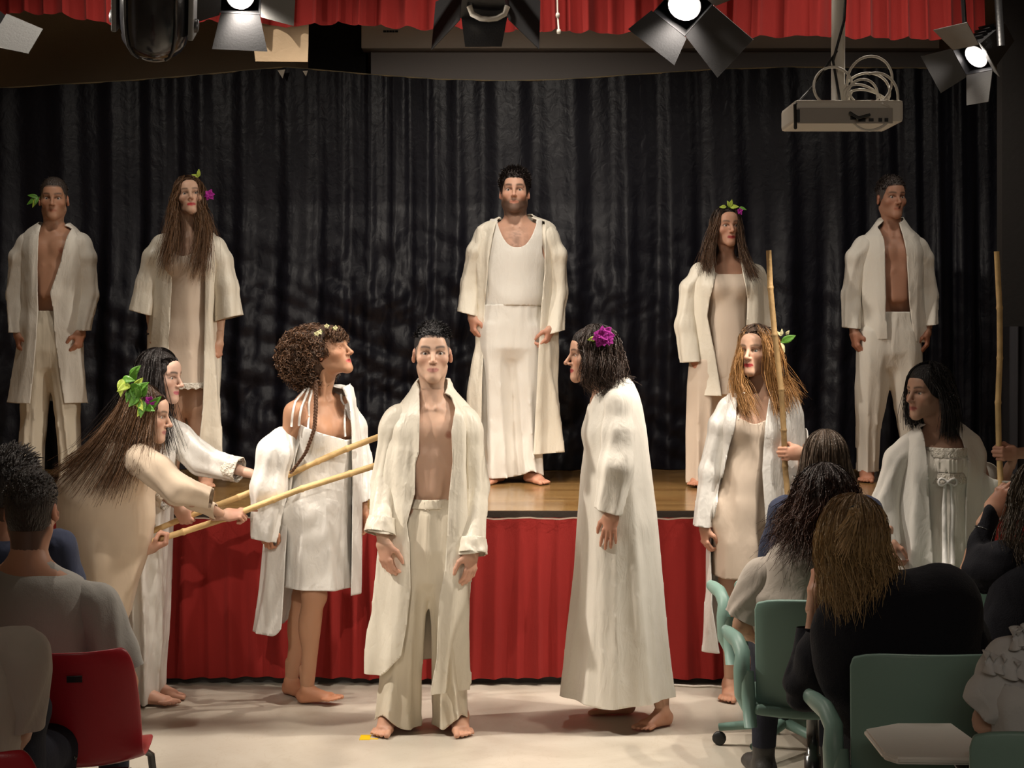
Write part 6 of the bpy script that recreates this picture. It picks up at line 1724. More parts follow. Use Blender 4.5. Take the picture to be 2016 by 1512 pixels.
def woman_dark_left(A0, A1):
    Y = 7.08; z = zf(Y)
    at = lambda px: A0 + (A1 - A0) * ((px - 298) / 470.0)
    J = skel(floor_base(262, Y), 1.70, 1.25, fem=1.0)
    setj(J, Y, head=(317, 742, -0.02), neck=(293, 815), chest=(268, 880), pelvis=(240, 1005), sh_0=(292, 850, -0.13), sh_1=(322, 845, 0.12), el_0=(290, 950, -0.12), el_1=(398, 905, 0.04),
         hip_0=(240, 1040, -0.08), hip_1=(245, 1040, 0.08), kn_0=(265, 1200, -0.06), kn_1=(290, 1200, 0.08))
    J['an'] = [W(285, 1355, Y - 0.05), W(305, 1355, Y + 0.08)]
    for q in J['an']: q[2] = 0.075
    J['fd'] = [V3(1, -0.2, 0), V3(1, -0.2, 0)]
    sd = unit(A1 - A0)
    h1 = grip(J, 1, at(522), sd, V3(0.35, -0.75, -0.6), side=1, s=0.92)
    h0 = grip(J, 0, at(366), sd, V3(0.5, 0.3, -0.9), side=-1, s=0.92)
    J['hy'] = 1.02; J['hp'] = -0.06; J['hs'] = 0.98
    H = person('black haired woman in white lace cuffed robe thrusting the upper stick', J,
               dict(skin=(0.60, 0.39, 0.30), hres=0.0043, bres=0.018, lipc=(0.50, 0.12, 0.16), brow=(0.02, 0.014, 0.012), browt=1.2, hands=('grip', 'grip'), handres=0.0040, hand_pose={0: h0, 1: h1}))
    long_hair(H, (0.016, 0.011, 0.010), [(-178, (-0.17, -0.02, -0.08), (-0.38, -0.05, -0.36)), (-135, (-0.12, -0.09, -0.10), (-0.22, -0.14, -0.36)), (-95, (-0.05, -0.12, -0.14), (-0.06, -0.14, -0.36)), (-62, (0.03, -0.11, -0.14), (0.055, -0.12, -0.34)),
                                        (60, (0.0, 0.10, -0.12), (0.0, 0.12, -0.30)), (120, (-0.10, 0.10, -0.10), (-0.2, 0.10, -0.34)), (178, (-0.16, 0.03, -0.08), (-0.36, 0.02, -0.36))],
              n=1300, part=0.0, wave=0.005, wf=2, spread=0.022, off=0.014, rad=0.003)
    P = [loft(secs([(815, 282, 330, 0.10), (835, 262, 348, 0.15), (870, 246, 352, 0.17), (930, 232, 346, 0.175), (1010, 226, 338, 0.18), (1100, 238, 333, 0.175), (1250, 250, 326, 0.165), (1385, 262, 309, 0.13)], Y), 0.03, [(6, 0.0, 0.014, 1, 2), (11, 0.002, 0.006, 2, -2)])]
    cloth('robe', H, P, M_SATINW, 0.011, 0.010, 30, (1, 1, 0.10), 6, [neckhole(J['neck'], 0.06, 0.07, z(840)), below(0.012)], under=('torso', 'leg'), gap=0.01,
          sleeves=[([W(322, 845, Y + 0.08), W(346, 862, Y + 0.08), J['el'][1], J['el'][1] + (J['wr'][1] - J['el'][1]) * 0.55], [0.065, 0.072, 0.062, 0.050], 1.0, (0, 1, 0), None),
                   ([W(292, 860, Y - 0.12), W(294, 900, Y - 0.13), J['el'][0], J['el'][0] + (J['wr'][0] - J['el'][0]) * 0.62], [0.055, 0.065, 0.060, 0.050], 1.0, (0, 1, 0), None)], samp=0.009)
    for i, t0, t1, r_ in ((1, 0.38, 0.60, 0.054), (0, 0.40, 0.68, 0.054)):
        a = J['el'][i] + (J['wr'][i] - J['el'][i]) * t0; b = J['el'][i] + (J['wr'][i] - J['el'][i]) * t1
        cloth('lace_cuff', H, [rc(a, b, r_ * 0.98, r_ * 1.12, 0.01)], M_LACE, 0.007, 0.004, 90, (1, 1, 1), 8, [plane_end(a, a - b, 0.2), plane_end(b, b - a, 0.2)], thick=0.0015)

def woman_beige(B0, B1):
    Y = 6.75; z = zf(Y)
    at = lambda px: B0 + (B1 - B0) * ((px - 288) / 476.0)
    J = skel(floor_base(195, Y), 1.68, 1.35, fem=1.0)
    setj(J, Y, head=(289, 817, -0.02), neck=(258, 878), chest=(228, 925), pelvis=(190, 1035), sh_0=(276, 908, -0.16), sh_1=(282, 905, 0.14), el_0=(352, 972, -0.18), el_1=(262, 1010, 0.06),
         hip_0=(188, 1060, -0.08), hip_1=(192, 1060, 0.08), kn_0=(215, 1215, -0.08), kn_1=(195, 1215, 0.08))
    J['an'] = [W(190, 1395, Y - 0.07), W(160, 1390, Y + 0.08)]
    for q in J['an']: q[2] = 0.075
    J['fd'] = [V3(1, -0.2, 0), V3(1, -0.2, 0)]
    sd = unit(B1 - B0)
    J['wr'][0] = at(440) + V3(0, -0.025, 0.012)
    h0 = dict(d=unit(sd + V3(0, 0.05, -0.25)), thumb=V3(0, 0.75, 0.65), side=-1)
    J['wr'][1] = at(296) + V3(0, -0.015, -0.028)
    h1 = dict(d=unit(sd + V3(0, 0, 0.05)), thumb=V3(0, -1, 0.2), side=-1)
    J['hy'] = 1.28; J['hp'] = -0.12; J['hs'] = 0.97
    H = person('woman in a beige dress bending forward, leaf wreath in long brown hair', J,
               dict(skin=(0.58, 0.36, 0.26), hres=0.0043, bres=0.018, lipc=(0.40, 0.14, 0.13), brow=(0.05, 0.03, 0.02), hands=('point', 'grip'), handres=0.0040, hand_pose={0: h0, 1: h1}))
    long_hair(H, (0.050, 0.027, 0.016), [(-178, (-0.16, -0.03, -0.08), (-0.40, -0.06, -0.26)), (-140, (-0.14, -0.10, -0.09), (-0.30, -0.17, -0.31)), (-105, (-0.08, -0.13, -0.12), (-0.17, -0.20, -0.33)), (-75, (-0.02, -0.12, -0.12), (-0.08, -0.19, -0.33)), (-50, (0.03, -0.10, -0.09), (0.02, -0.17, -0.20)),
                                        (60, (0.02, 0.09, -0.10), (-0.02, 0.12, -0.22)), (120, (-0.10, 0.10, -0.10), (-0.25, 0.08, -0.28)), (178, (-0.15, 0.03, -0.07), (-0.40, 0.0, -0.25))],
              n=1500, part=0.0, wave=0.006, wf=2.2, spread=0.022, off=0.014, col2=(0.13, 0.065, 0.03), rad=0.003)
    P = [loft(secs([(915, 150, 286, 0.13), (945, 118, 300, 0.17), (1016, 112, 303, 0.185), (1070, 114, 296, 0.19), (1137, 118, 279, 0.19), (1245, 126, 250, 0.18)], Y), 0.05, [(5, 0.0, 0.012, 1, 2)]),
         rc(W(250, 898, Y), W(190, 985, Y), 0.115, 0.15, 0.06, flat=(0, 1, 0), ff=1.35), rc(W(258, 876, Y), W(250, 900, Y), 0.07, 0.11, 0.05, flat=(0, 1, 0), ff=1.2)]
    def disp_f(Pt): return 0
    cloth('dress', H, P, M_BEIGE, 0.0118, 0.008, 16, (0.35, 1, 1), 6, [neckhole(J['neck'] + [0.02, 0, 0], 0.055, 0.06, z(886)), below(z(1226))], under=('torso', 'leg'), gap=0.01, amp2=0.005, fr2=20, st2=(0.4, 1, 1.2),
          sleeves=[([W(280, 902, Y - 0.13), W(308, 926, Y - 0.16), W(352, 965, Y - 0.19), W(416, 982, Y - 0.15)], [0.064, 0.066, 0.056, 0.042], 1.0, (0, 1, 0), V3(0.95, 0, -0.15)),
                   ([W(280, 905, Y + 0.12), W(284, 950, Y + 0.13), W(266, 1005, Y + 0.07), W(284, 1040, Y + 0.03)], [0.058, 0.060, 0.054, 0.044], 1.0, (0, 1, 0), None)], samp=0.007)
    c = W(272, 772, Y - 0.165)
    r = np.random.default_rng(8)
    lv = []
    for i in range(20):
        a = -1.9 + 1.1 * i
        off = V3(-0.045 + 0.075 * (i / 19.0) + 0.01 * r.normal(), -0.01 - 0.02 * r.random(), 0.075 - 0.14 * (i / 19.0) + 0.012 * r.normal())
        lv.append((off, (0.5 * math.cos(a) + 0.2, -0.45, 0.8 * math.sin(a + 0.8)), 0.060 + 0.025 * r.random(), 0.018, M_LEAF if i % 4 else M_LEAFL, 'leaf'))
    sprig('leaf_wreath', H, c, lv + flower_leaves((0.058, -0.02, -0.038), 0.026, M_PURPLE, 6, 3))

woman_caftan(); woman_blonde(); woman_right(); woman_curly()
A0, A1, B0, B1 = stick_pair()
woman_dark_left(A0, A1); woman_beige(B0, B1)
# ================================================================== audience and chairs
M_TEE = mat('pale_grey_tee', (0.34, 0.325, 0.30), 0.85, 0.15, bump=[(12, 0.3, (1, 1, 0.6), 3), (260, 0.1, (1, 1, 1), 1)], sheen=0.1)
M_SHIRTW = mat('off_white_shirt', (0.42, 0.37, 0.32), 0.85, 0.15, bump=[(14, 0.4, (1, 1, 0.6), 4)], sheen=0.1)
M_BLOUSE = mat('white_blouse', (0.62, 0.62, 0.62), 0.8, 0.15, bump=[(18, 0.35, (1, 1, 1), 4)], sheen=0.1)
M_BLACKK = mat('black_knit', (0.010, 0.010, 0.014), 0.9, 0.15, bump=[(10, 0.35, (1, 1, 0.6), 3), (220, 0.2, (1, 1, 1), 2)], sheen=0.05)
M_NAVY = mat('navy_cloth', (0.030, 0.036, 0.065), 0.85, 0.15, bump=[(12, 0.3, (1, 1, 0.6), 3)], sheen=0.05)
M_JEANS = mat('dark_jeans', (0.020, 0.022, 0.032), 0.85, 0.15, bump=[(14, 0.3, (1, 1, 0.6), 3), (300, 0.15, (1, 1, 1), 1)])
M_GREEN = mat('sage_plastic', (0.19, 0.31, 0.265), 0.42, 0.4, bump=[(500, 0.06, (1, 1, 1), 1)])
M_RED = mat('red_plastic', (0.36, 0.012, 0.022), 0.33, 0.45, bump=[(400, 0.05, (1, 1, 1), 1)])
M_CHROME = mat('dark_metal', (0.10, 0.10, 0.10), 0.25, 0.5, metal=0.9, bump=[(60, 0.03, (1, 1, 1), 2)])
M_TABLET = mat('white_tablet', (0.80, 0.76, 0.70), 0.4, 0.4, bump=[(80, 0.03, (1, 1, 1), 2)])

def seated(Y, hx, hy, H=1.7, half=0.19, fem=0.0, lean=0.0, seat=0.47):
    """somebody seen from behind, facing the stage; index 0 is the image-right side"""
    hd = W(hx, hy, Y)
    J = skel((hd[0], Y + 0.1, 0), H, PI, fem)
    s = J['s']
    P = lambda x, y, z: np.array([hd[0] + x, Y + y, z])
    J['head'] = hd; zn = hd[2] - 0.165 * s
    J['neck'] = P(0, -0.035, zn); J['chest'] = P(0, -0.02 - lean * 0.1, zn - 0.19); J['pelvis'] = P(0, 0.0 - lean * 0.2, seat + 0.10)
    for i, sg in ((0, 1), (1, -1)):
        J['sh'][i] = P(sg * half, -0.02, zn - 0.055); J['el'][i] = P(sg * (half + 0.05), 0.04, zn - 0.33); J['wr'][i] = P(sg * (half - 0.03), 0.26, zn - 0.40)
        J['hip'][i] = P(sg * 0.09, 0.06, seat + 0.08); J['kn'][i] = P(sg * 0.12, 0.48, seat + 0.06); J['an'][i] = P(sg * 0.13, 0.50, 0.08)
        J['fd'][i] = V3(sg * 0.2, 1, 0)
    J['hy'] = PI - math.atan2(-hd[0], hd[1]); J['hp'] = -0.05
    return J

def sit_cloth(H, top, pants=M_JEANS, seed=3, neck=True, sleeve_end=0.55, res=0.012, amp=0.008, gap=0.016):
    """close top with sleeves and trousers that follow the body"""
    J = H['J']
    cuts = [neckhole(J['neck'] + [0, 0.0, 0], 0.068, 0.075, J['neck'][2] - 0.02)] if neck else []
    sl = []
    for i in (0, 1):
        e = J['sh'][i] + (J['el'][i] - J['sh'][i]) * (sleeve_end / 0.5 if sleeve_end <= 0.5 else 1.0)
        if sleeve_end <= 0.5:
            sl.append(([J['sh'][i], J['sh'][i] + (e - J['sh'][i]) * 0.3, J['sh'][i] + (e - J['sh'][i]) * 0.65, e], [0.062, 0.066, 0.066, 0.068], 1.0, (0, 1, 0), None))
        else:
            t = (sleeve_end - 0.5) / 0.5
            e2 = J['el'][i] + (J['wr'][i] - J['el'][i]) * t
            sl.append(([J['sh'][i], (J['sh'][i] + J['el'][i]) / 2, J['el'][i], e2], [0.062, 0.062, 0.056, 0.048], 1.0, (0, 1, 0), None))
    z0 = J['pelvis'][2] - 0.08
    base = loft([(z0, J['pelvis'][0], J['pelvis'][1], 0.18, 0.14), (J['chest'][2], J['chest'][0], J['chest'][1], 0.19, 0.135), (J['neck'][2] - 0.06, J['neck'][0], J['neck'][1], 0.14, 0.09)], 0.05, [(5, 0.0, 0.012, 1, 2)])
    cloth('top', H, [base], top, res, amp, 16, (0.6, 1, 0.8), seed, cuts, under=('torso',), gap=gap, sleeves=sl, amp2=0.004, fr2=22, thick=0.0)
    pp = inflate(H['P'], ('leg',), 0.014)
    v, Q = sdf_mesh(pp, 0.016)
    v, f = clip(v, [Q], 0.13 - v[:, 2])
    build('trousers', v, f, pants, H['root'])

# --- chairs
def green_chair(cx, Yb, label, rot=0.0, tablet=None, ztop=0.85, arms=(-1, 1)):
    root = thing('conference_chair', (cx, Yb, 0), label, 'chair', 'sage green conference chairs')
    R = rotz(rot); o = np.array([cx, Yb, 0.0])
    T = lambda v: np.asarray(v) @ R.T + o
    w = 0.235
    # back shell: gently wrapped panel with rounded corners and real thickness
    nu, nv = 15, 11
    u = np.linspace(-1, 1, nu); t = np.linspace(0, 1, nv)
    Pm = np.zeros((nu, nv, 3))
    for j, q in enumerate(t):
        ww = w * (0.94 + 0.06 * q) * (1 if q < 0.9 else 1 - 0.035 * (q - 0.9) / 0.1)
        Pm[:, j, 0] = u * ww
        Pm[:, j, 1] = 0.055 * u ** 2 - 0.05 * (q - 0.3) + 0.0
        Pm[:, j, 2] = 0.44 + (ztop - 0.44) * q - (0.016 * np.abs(u) ** 6 if q == 1 else 0)
    v, f = grid_m(Pm)
    bk = build('backrest', T(v), f, M_GREEN, root)
    md = bk.modifiers.new('thickness', 'SOLIDIFY'); md.thickness = 0.018; md.offset = 0
    md = bk.modifiers.new('round', 'BEVEL'); md.width = 0.006; md.segments = 2; md.limit_method = 'ANGLE'
    # seat pan
    Pm = np.zeros((nu, nv, 3))
    for j, q in enumerate(t):
        Pm[:, j, 0] = u * w * (1 - 0.10 * max(0, q - 0.75) / 0.25)
        Pm[:, j, 1] = 0.0 + 0.45 * q
        Pm[:, j, 2] = 0.445 + 0.018 * u ** 2 - 0.03 * max(0, q - 0.8) / 0.2
    v, f = grid_m(Pm[:, ::-1])
    st = build('seat', T(v), f, M_GREEN, root)
    md = st.modifiers.new('thickness', 'SOLIDIFY'); md.thickness = 0.035; md.offset = 0
    md = st.modifiers.new('round', 'BEVEL'); md.width = 0.010; md.segments = 2; md.limit_method = 'ANGLE'
    for sg in arms:
        x = sg * (w + 0.018)
        pts = [(x - sg * 0.02, 0.10, 0.44), (x + sg * 0.012, 0.08, 0.50), (x + sg * 0.018, 0.07, 0.58), (x + sg * 0.012, 0.09, 0.635), (x + sg * 0.02, 0.15, 0.665), (x + sg * 0.035, 0.22, 0.672), (x + sg * 0.04, 0.30, 0.668)]
        v, f = tube_m(T(pts), [0.030, 0.030, 0.028, 0.026, 0.024, 0.022, 0.018], 12, flat=R @ np.array([0, 1.0, 0]), ff=1.25)
        build('armrest', v, f, M_GREEN, root)
        pts = [(x - sg * 0.005, 0.02, 0.40), (x, 0.035, 0.50), (x, 0.06, 0.58)]
        v, f = tube_m(T(pts), [0.022, 0.024, 0.022], 10)
        build('arm_support', v, f, M_GREEN, root)
    v, f = lathe_m([(0.0, 0.10), (0.03, 0.10), (0.03, 0.25), (0.022, 0.252), (0.022, 0.42), (0.06, 0.43), (0.0, 0.43)], 16)
    build('column', T(v + [0, 0.22, 0]), f, M_CHROME, root)
    for k in range(5):
        a = 2 * PI * k / 5 + 0.3
        e = np.array([0.27 * math.cos(a), 0.22 + 0.27 * math.sin(a), 0.075])
        v, f = tube_m(T([(0, 0.22, 0.12), (e * 0.5 + np.array([0, 0.11, 0.06])), e]), [0.024, 0.020, 0.016], 8)
        lg = build('base_leg', v, f, M_GREEN, root)
        v, f = lathe_m([(0.0, -0.012), (0.024, -0.012), (0.029, -0.006), (0.029, 0.006), (0.024, 0.012), (0.0, 0.012)], 14, R=frame((math.sin(a), -math.cos(a), 0), (0, 0, 1)))
        build('caster', T(v + [e[0], e[1], 0.029]), f, M_BLACKPL, lg)
    if tablet:
        x0, x1, y0, y1, zt = tablet
        pl = [(x0 + 0.02, y0), (x1, y0 - 0.01), (x1 + 0.02, y0 + 0.05), (x1, y1), (x0 + 0.10, y1), (x0, y1 - 0.06), (x0 - 0.005, y0 + 0.04)]
        bm = bmesh.new()
        vs = [bm.verts.new((p[0], p[1], zt)) for p in pl]
        fc = bm.faces.new(vs)
        ex = bmesh.ops.extrude_face_region(bm, geom=[fc])
        bmesh.ops.translate(bm, vec=(0, 0, 0.018), verts=[q for q in ex['geom'] if isinstance(q, bmesh.types.BMVert)])
        bmesh.ops.bevel(bm, geom=bm.edges[:], offset=0.006, segments=2, affect='EDGES')
        v, f = bm_out(bm)
        build('writing_tablet', v, f, M_TABLET, root, smooth=False)
        v, f = tube_m([(cx - w - 0.01, Yb + 0.12, 0.60), (x1 - 0.05, y0 + 0.02, zt - 0.04), (x1 - 0.06, y0 + 0.10, zt)], 0.014, 8)
        build('tablet_arm', v, f, M_CHROME, root)
    return root

green_chair(0.815 + 0.235, 5.10, 'green armchair holding the person in the off-white shirt, nearest the red stage skirt', 0.0, ztop=0.836)
green_chair(0.925 + 0.235, 4.15, 'green chair with the black sweatered woman, in front of the white tablet', 0.0, ztop=0.86)
green_chair(1.235, 3.32, 'green chair with white writing tablet at the bottom right corner', 0.05, tablet=(0.905, 1.15, 3.66, 3.98, 0.695), ztop=0.872)
green_chair(1.865, 5.05, 'green chair back at the right edge, behind the white ruffled blouse', 0.0, ztop=0.832)
green_chair(1.93, 5.78, 'green chair in the farther row, under the raised arm at right', 0.0, ztop=0.80)
green_chair(1.12, 6.05, 'green chair under the onlooker in the navy jacket, mostly hidden', 0.0, ztop=0.75)

def red_chair(o, rot, label, plate=True):
    root = thing('shell_chair', (o[0], o[1], 0), label, 'chair', 'red plastic shell chairs')
    R = rotz(rot); o = np.array([o[0], o[1], 0.0]); T = lambda v: np.asarray(v) @ R.T + o
    nu, nv = 17, 15
    u = np.linspace(-1, 1, nu)
    # one shell: seat, bend and back
    prof = [(0.42, 0.43), (0.36, 0.45), (0.26, 0.448), (0.16, 0.442), (0.08, 0.44), (0.03, 0.455), (0.0, 0.49), (-0.015, 0.54), (-0.03, 0.60), (-0.045, 0.66), (-0.058, 0.72), (-0.068, 0.765), (-0.073, 0.79), (-0.075, 0.805), (-0.074, 0.812)]
    wd = [0.19, 0.21, 0.22, 0.22, 0.22, 0.218, 0.215, 0.212, 0.21, 0.206, 0.20, 0.192, 0.182, 0.172, 0.16]
    wrap = [0.0, 0.01, 0.02, 0.025, 0.03, 0.045, 0.06, 0.07, 0.075, 0.075, 0.072, 0.07, 0.068, 0.066, 0.064]
    Pm = np.zeros((nu, nv, 3))
    for j, (p, w, k) in enumerate(zip(prof, wd, wrap)):
        Pm[:, j, 0] = u * w
        bk = min(1, max(0, (j - 4) / 3))
        Pm[:, j, 1] = p[0] + k * bk * np.abs(u) ** 2.6
        Pm[:, j, 2] = p[1] + k * (1 - bk) * np.abs(u) ** 2.6
    v, f = grid_m(Pm)
    sh = build('shell', T(v), f, M_RED, root)
    md = sh.modifiers.new('thickness', 'SOLIDIFY'); md.thickness = 0.008; md.offset = 0
    md = sh.modifiers.new('smooth', 'SUBSURF'); md.levels = 1; md.render_levels = 1
    for sg in (-1, 1):
        pts = [(sg * 0.17, 0.30, 0.435), (sg * 0.205, 0.33, 0.40), (sg * 0.225, 0.36, 0.20), (sg * 0.23, 0.37, 0.03), (sg * 0.23, 0.33, 0.014), (sg * 0.23, 0.02, 0.014), (sg * 0.23, -0.03, 0.03), (sg * 0.225, -0.01, 0.20), (sg * 0.205, 0.03, 0.40), (sg * 0.17, 0.06, 0.43)]
        v, f = tube_m(T(pts), 0.012, 10)
        build('leg_frame', v, f, M_CHROME, root)
    v, f = tube_m(T([(-0.17, 0.06, 0.43), (0.17, 0.06, 0.43)]), 0.011, 8); build('crossbar', v, f, M_CHROME, root)
    v, f = tube_m(T([(-0.17, 0.30, 0.435), (0.17, 0.30, 0.435)]), 0.011, 8); build('crossbar', v, f, M_CHROME, root)
    if plate:
        v, f = box_m((0, 0, 0), (0.022, 0.003, 0.0095), bev=0.001)
        build('maker_plate', T(v + [0.035, -0.069, 0.735]), f, M_CHROME, root, smooth=False)
        v, f = lathe_m([(0, 0.003), (0.006, 0.002), (0.007, 0)], 10, R=rotx(PI / 2))
        build('rivet', T(v + [0.03, -0.036, 0.50]), f, M_CHROME, root)
red_chair((W(132, 0, 4.45)[0], 4.44), 0.12, 'red plastic shell chair of the man in the pale tee')
red_chair((W(-70, 0, 3.45)[0], 3.42), -0.2, 'red plastic shell chair cut off by the bottom left corner', plate=False)

def long_hair_back(*a, **k): return long_hair(*a, front=False, **k)
# --- people watching
def man_tee():
    J = seated(4.75, 63, 1004, 1.75, 0.185)
    J['hs'] = 1.0
    J['el'][0] = W(248, 1345, 4.72); J['wr'][0] = W(214, 1392, 4.98); J['sh'][0] = W(190, 1192, 4.73); J['sh'][1] = W(-62, 1192, 4.73)
    H = person('man in pale grey tee seen from behind in a red chair', J, dict(feet=False, shoes=True, skin=(0.42, 0.21, 0.13), hres=0.006, bres=0.017, handres=0.006, buzz=(0.03, 0.022, 0.018), hands=('loose', 'loose')))
    short_hair(H, (0.022, 0.015, 0.011), top=0.010, off=0.004, n=1800, ln=0.010, side_min=-0.15, hl=-0.004, rad=0.0014)
    sit_cloth(H, M_TEE, seed=3, sleeve_end=0.43)

def head_behind():
    J = seated(5.75, 22, 965, 1.68, 0.18)
    H = person('dark haired onlooker mostly hidden behind the man in the pale tee', J, dict(feet=False, shoes=True, skin=(0.40, 0.2, 0.13), hres=0.008, bres=0.017, handres=0.008, buzz=(0.02, 0.015, 0.012)))
    short_hair(H, (0.014, 0.010, 0.009), top=0.022, off=0.022, n=1400, ln=0.05, side_min=-0.6, rad=0.002)
    sit_cloth(H, M_NAVY, seed=6, sleeve_end=0.9, res=0.014)

def corner_left():
    J = seated(3.95, -95, 1120, 1.72, 0.19)
    J['el'][0] = W(38, 1428, 3.98); J['wr'][0] = W(20, 1470, 4.2)
    H = person('person in white tee cut off by the left edge of the picture', J, dict(feet=False, shoes=True, skin=(0.48, 0.27, 0.18), hres=0.008, bres=0.017, handres=0.007, buzz=(0.03, 0.02, 0.015)))
    short_hair(H, (0.02, 0.014, 0.010), top=0.01, off=0.008, n=500, ln=0.03)
    sit_cloth(H, M_SHIRTW, seed=8, sleeve_end=0.47, res=0.014)
    # jacket hung over the chair beside the arm
    P = [rc(W(40, 1330, 4.12), W(62, 1400, 4.15), 0.035, 0.05, 0.03, flat=(0, 1, 0), ff=1.6), rc(W(55, 1400, 4.13), W(30, 1520, 4.1), 0.055, 0.075, 0.03, flat=(0, 1, 0), ff=1.6)]
    v, Q = sdf_mesh(P, 0.009, disp=lambda p: 0.007 * waves(p, 35, 3))
    tag(build('jacket', v, [Q], M_JEANS, at=W(40, 1520, 4.12)), 'dark jacket bundled beside the white sleeve at bottom left', 'jacket')

def woman_far():
    J = seated(6.30, 1624, 906, 1.64, 0.17, 1.0)
    H = person('onlooker with straight brown hair and navy jacket, farthest row at right', J, dict(feet=False, shoes=True, skin=(0.45, 0.25, 0.17), hres=0.008, bres=0.017, handres=0.008))
    H['o']['ears_covered'] = True
    long_hair_back(H, (0.085, 0.058, 0.040), [(-178, (0.0, -0.12, -0.12), (0.0, -0.14, -0.34)), (-120, (0.09, -0.08, -0.10), (0.11, -0.10, -0.32)), (-60, (0.11, 0.0, -0.10), (0.12, 0.0, -0.30)), (60, (-0.11, 0.0, -0.10), (-0.12, 0.0, -0.30)), (120, (-0.09, -0.08, -0.10), (-0.11, -0.10, -0.32)), (178, (0.0, -0.12, -0.12), (0.0, -0.14, -0.34))],
              n=1000, wave=0.004, wf=1.5, spread=0.014, off=0.016, rad=0.0028)
    sit_cloth(H, M_NAVY, seed=9, sleeve_end=0.95, res=0.014)

def person_shirt():
    Y = 5.38
    J = seated(Y, 1622, 998, 1.68, 0.185, 0.6)
    setj(J, Y, neck=(1605, 1082, -0.03), chest=(1585, 1170, -0.02), sh_1=(1500, 1135), sh_0=(1690, 1130), el_1=(1460, 1232, 0.02), wr_1=(1500, 1262, 0.25))
    H = person('onlooker with bushy dark auburn hair and off-white short sleeved shirt', J, dict(feet=False, shoes=True, skin=(0.48, 0.27, 0.17), hres=0.008, bres=0.017, handres=0.006))
    long_hair_back(H, (0.020, 0.010, 0.007), [(-178, (0.0, -0.13, -0.05), (0.0, -0.15, -0.19)), (-120, (0.10, -0.09, -0.05), (0.13, -0.11, -0.17)), (-60, (0.13, 0.0, -0.05), (0.15, -0.02, -0.15)), (-20, (0.08, 0.1, -0.05), (0.12, 0.08, -0.15)), (20, (-0.08, 0.1, -0.05), (-0.12, 0.08, -0.13)), (60, (-0.14, 0.0, -0.04), (-0.17, -0.02, -0.10)), (120, (-0.11, -0.09, -0.05), (-0.14, -0.11, -0.16)), (178, (0.0, -0.13, -0.05), (0.0, -0.15, -0.19))],
              n=1500, wave=0.018, wf=3.4, spread=0.024, off=0.030, rad=0.0028, frizz=0.003, col2=(0.055, 0.020, 0.010), top=0.012)
    sit_cloth(H, M_SHIRTW, seed=5, sleeve_end=0.42, res=0.011, gap=0.02)

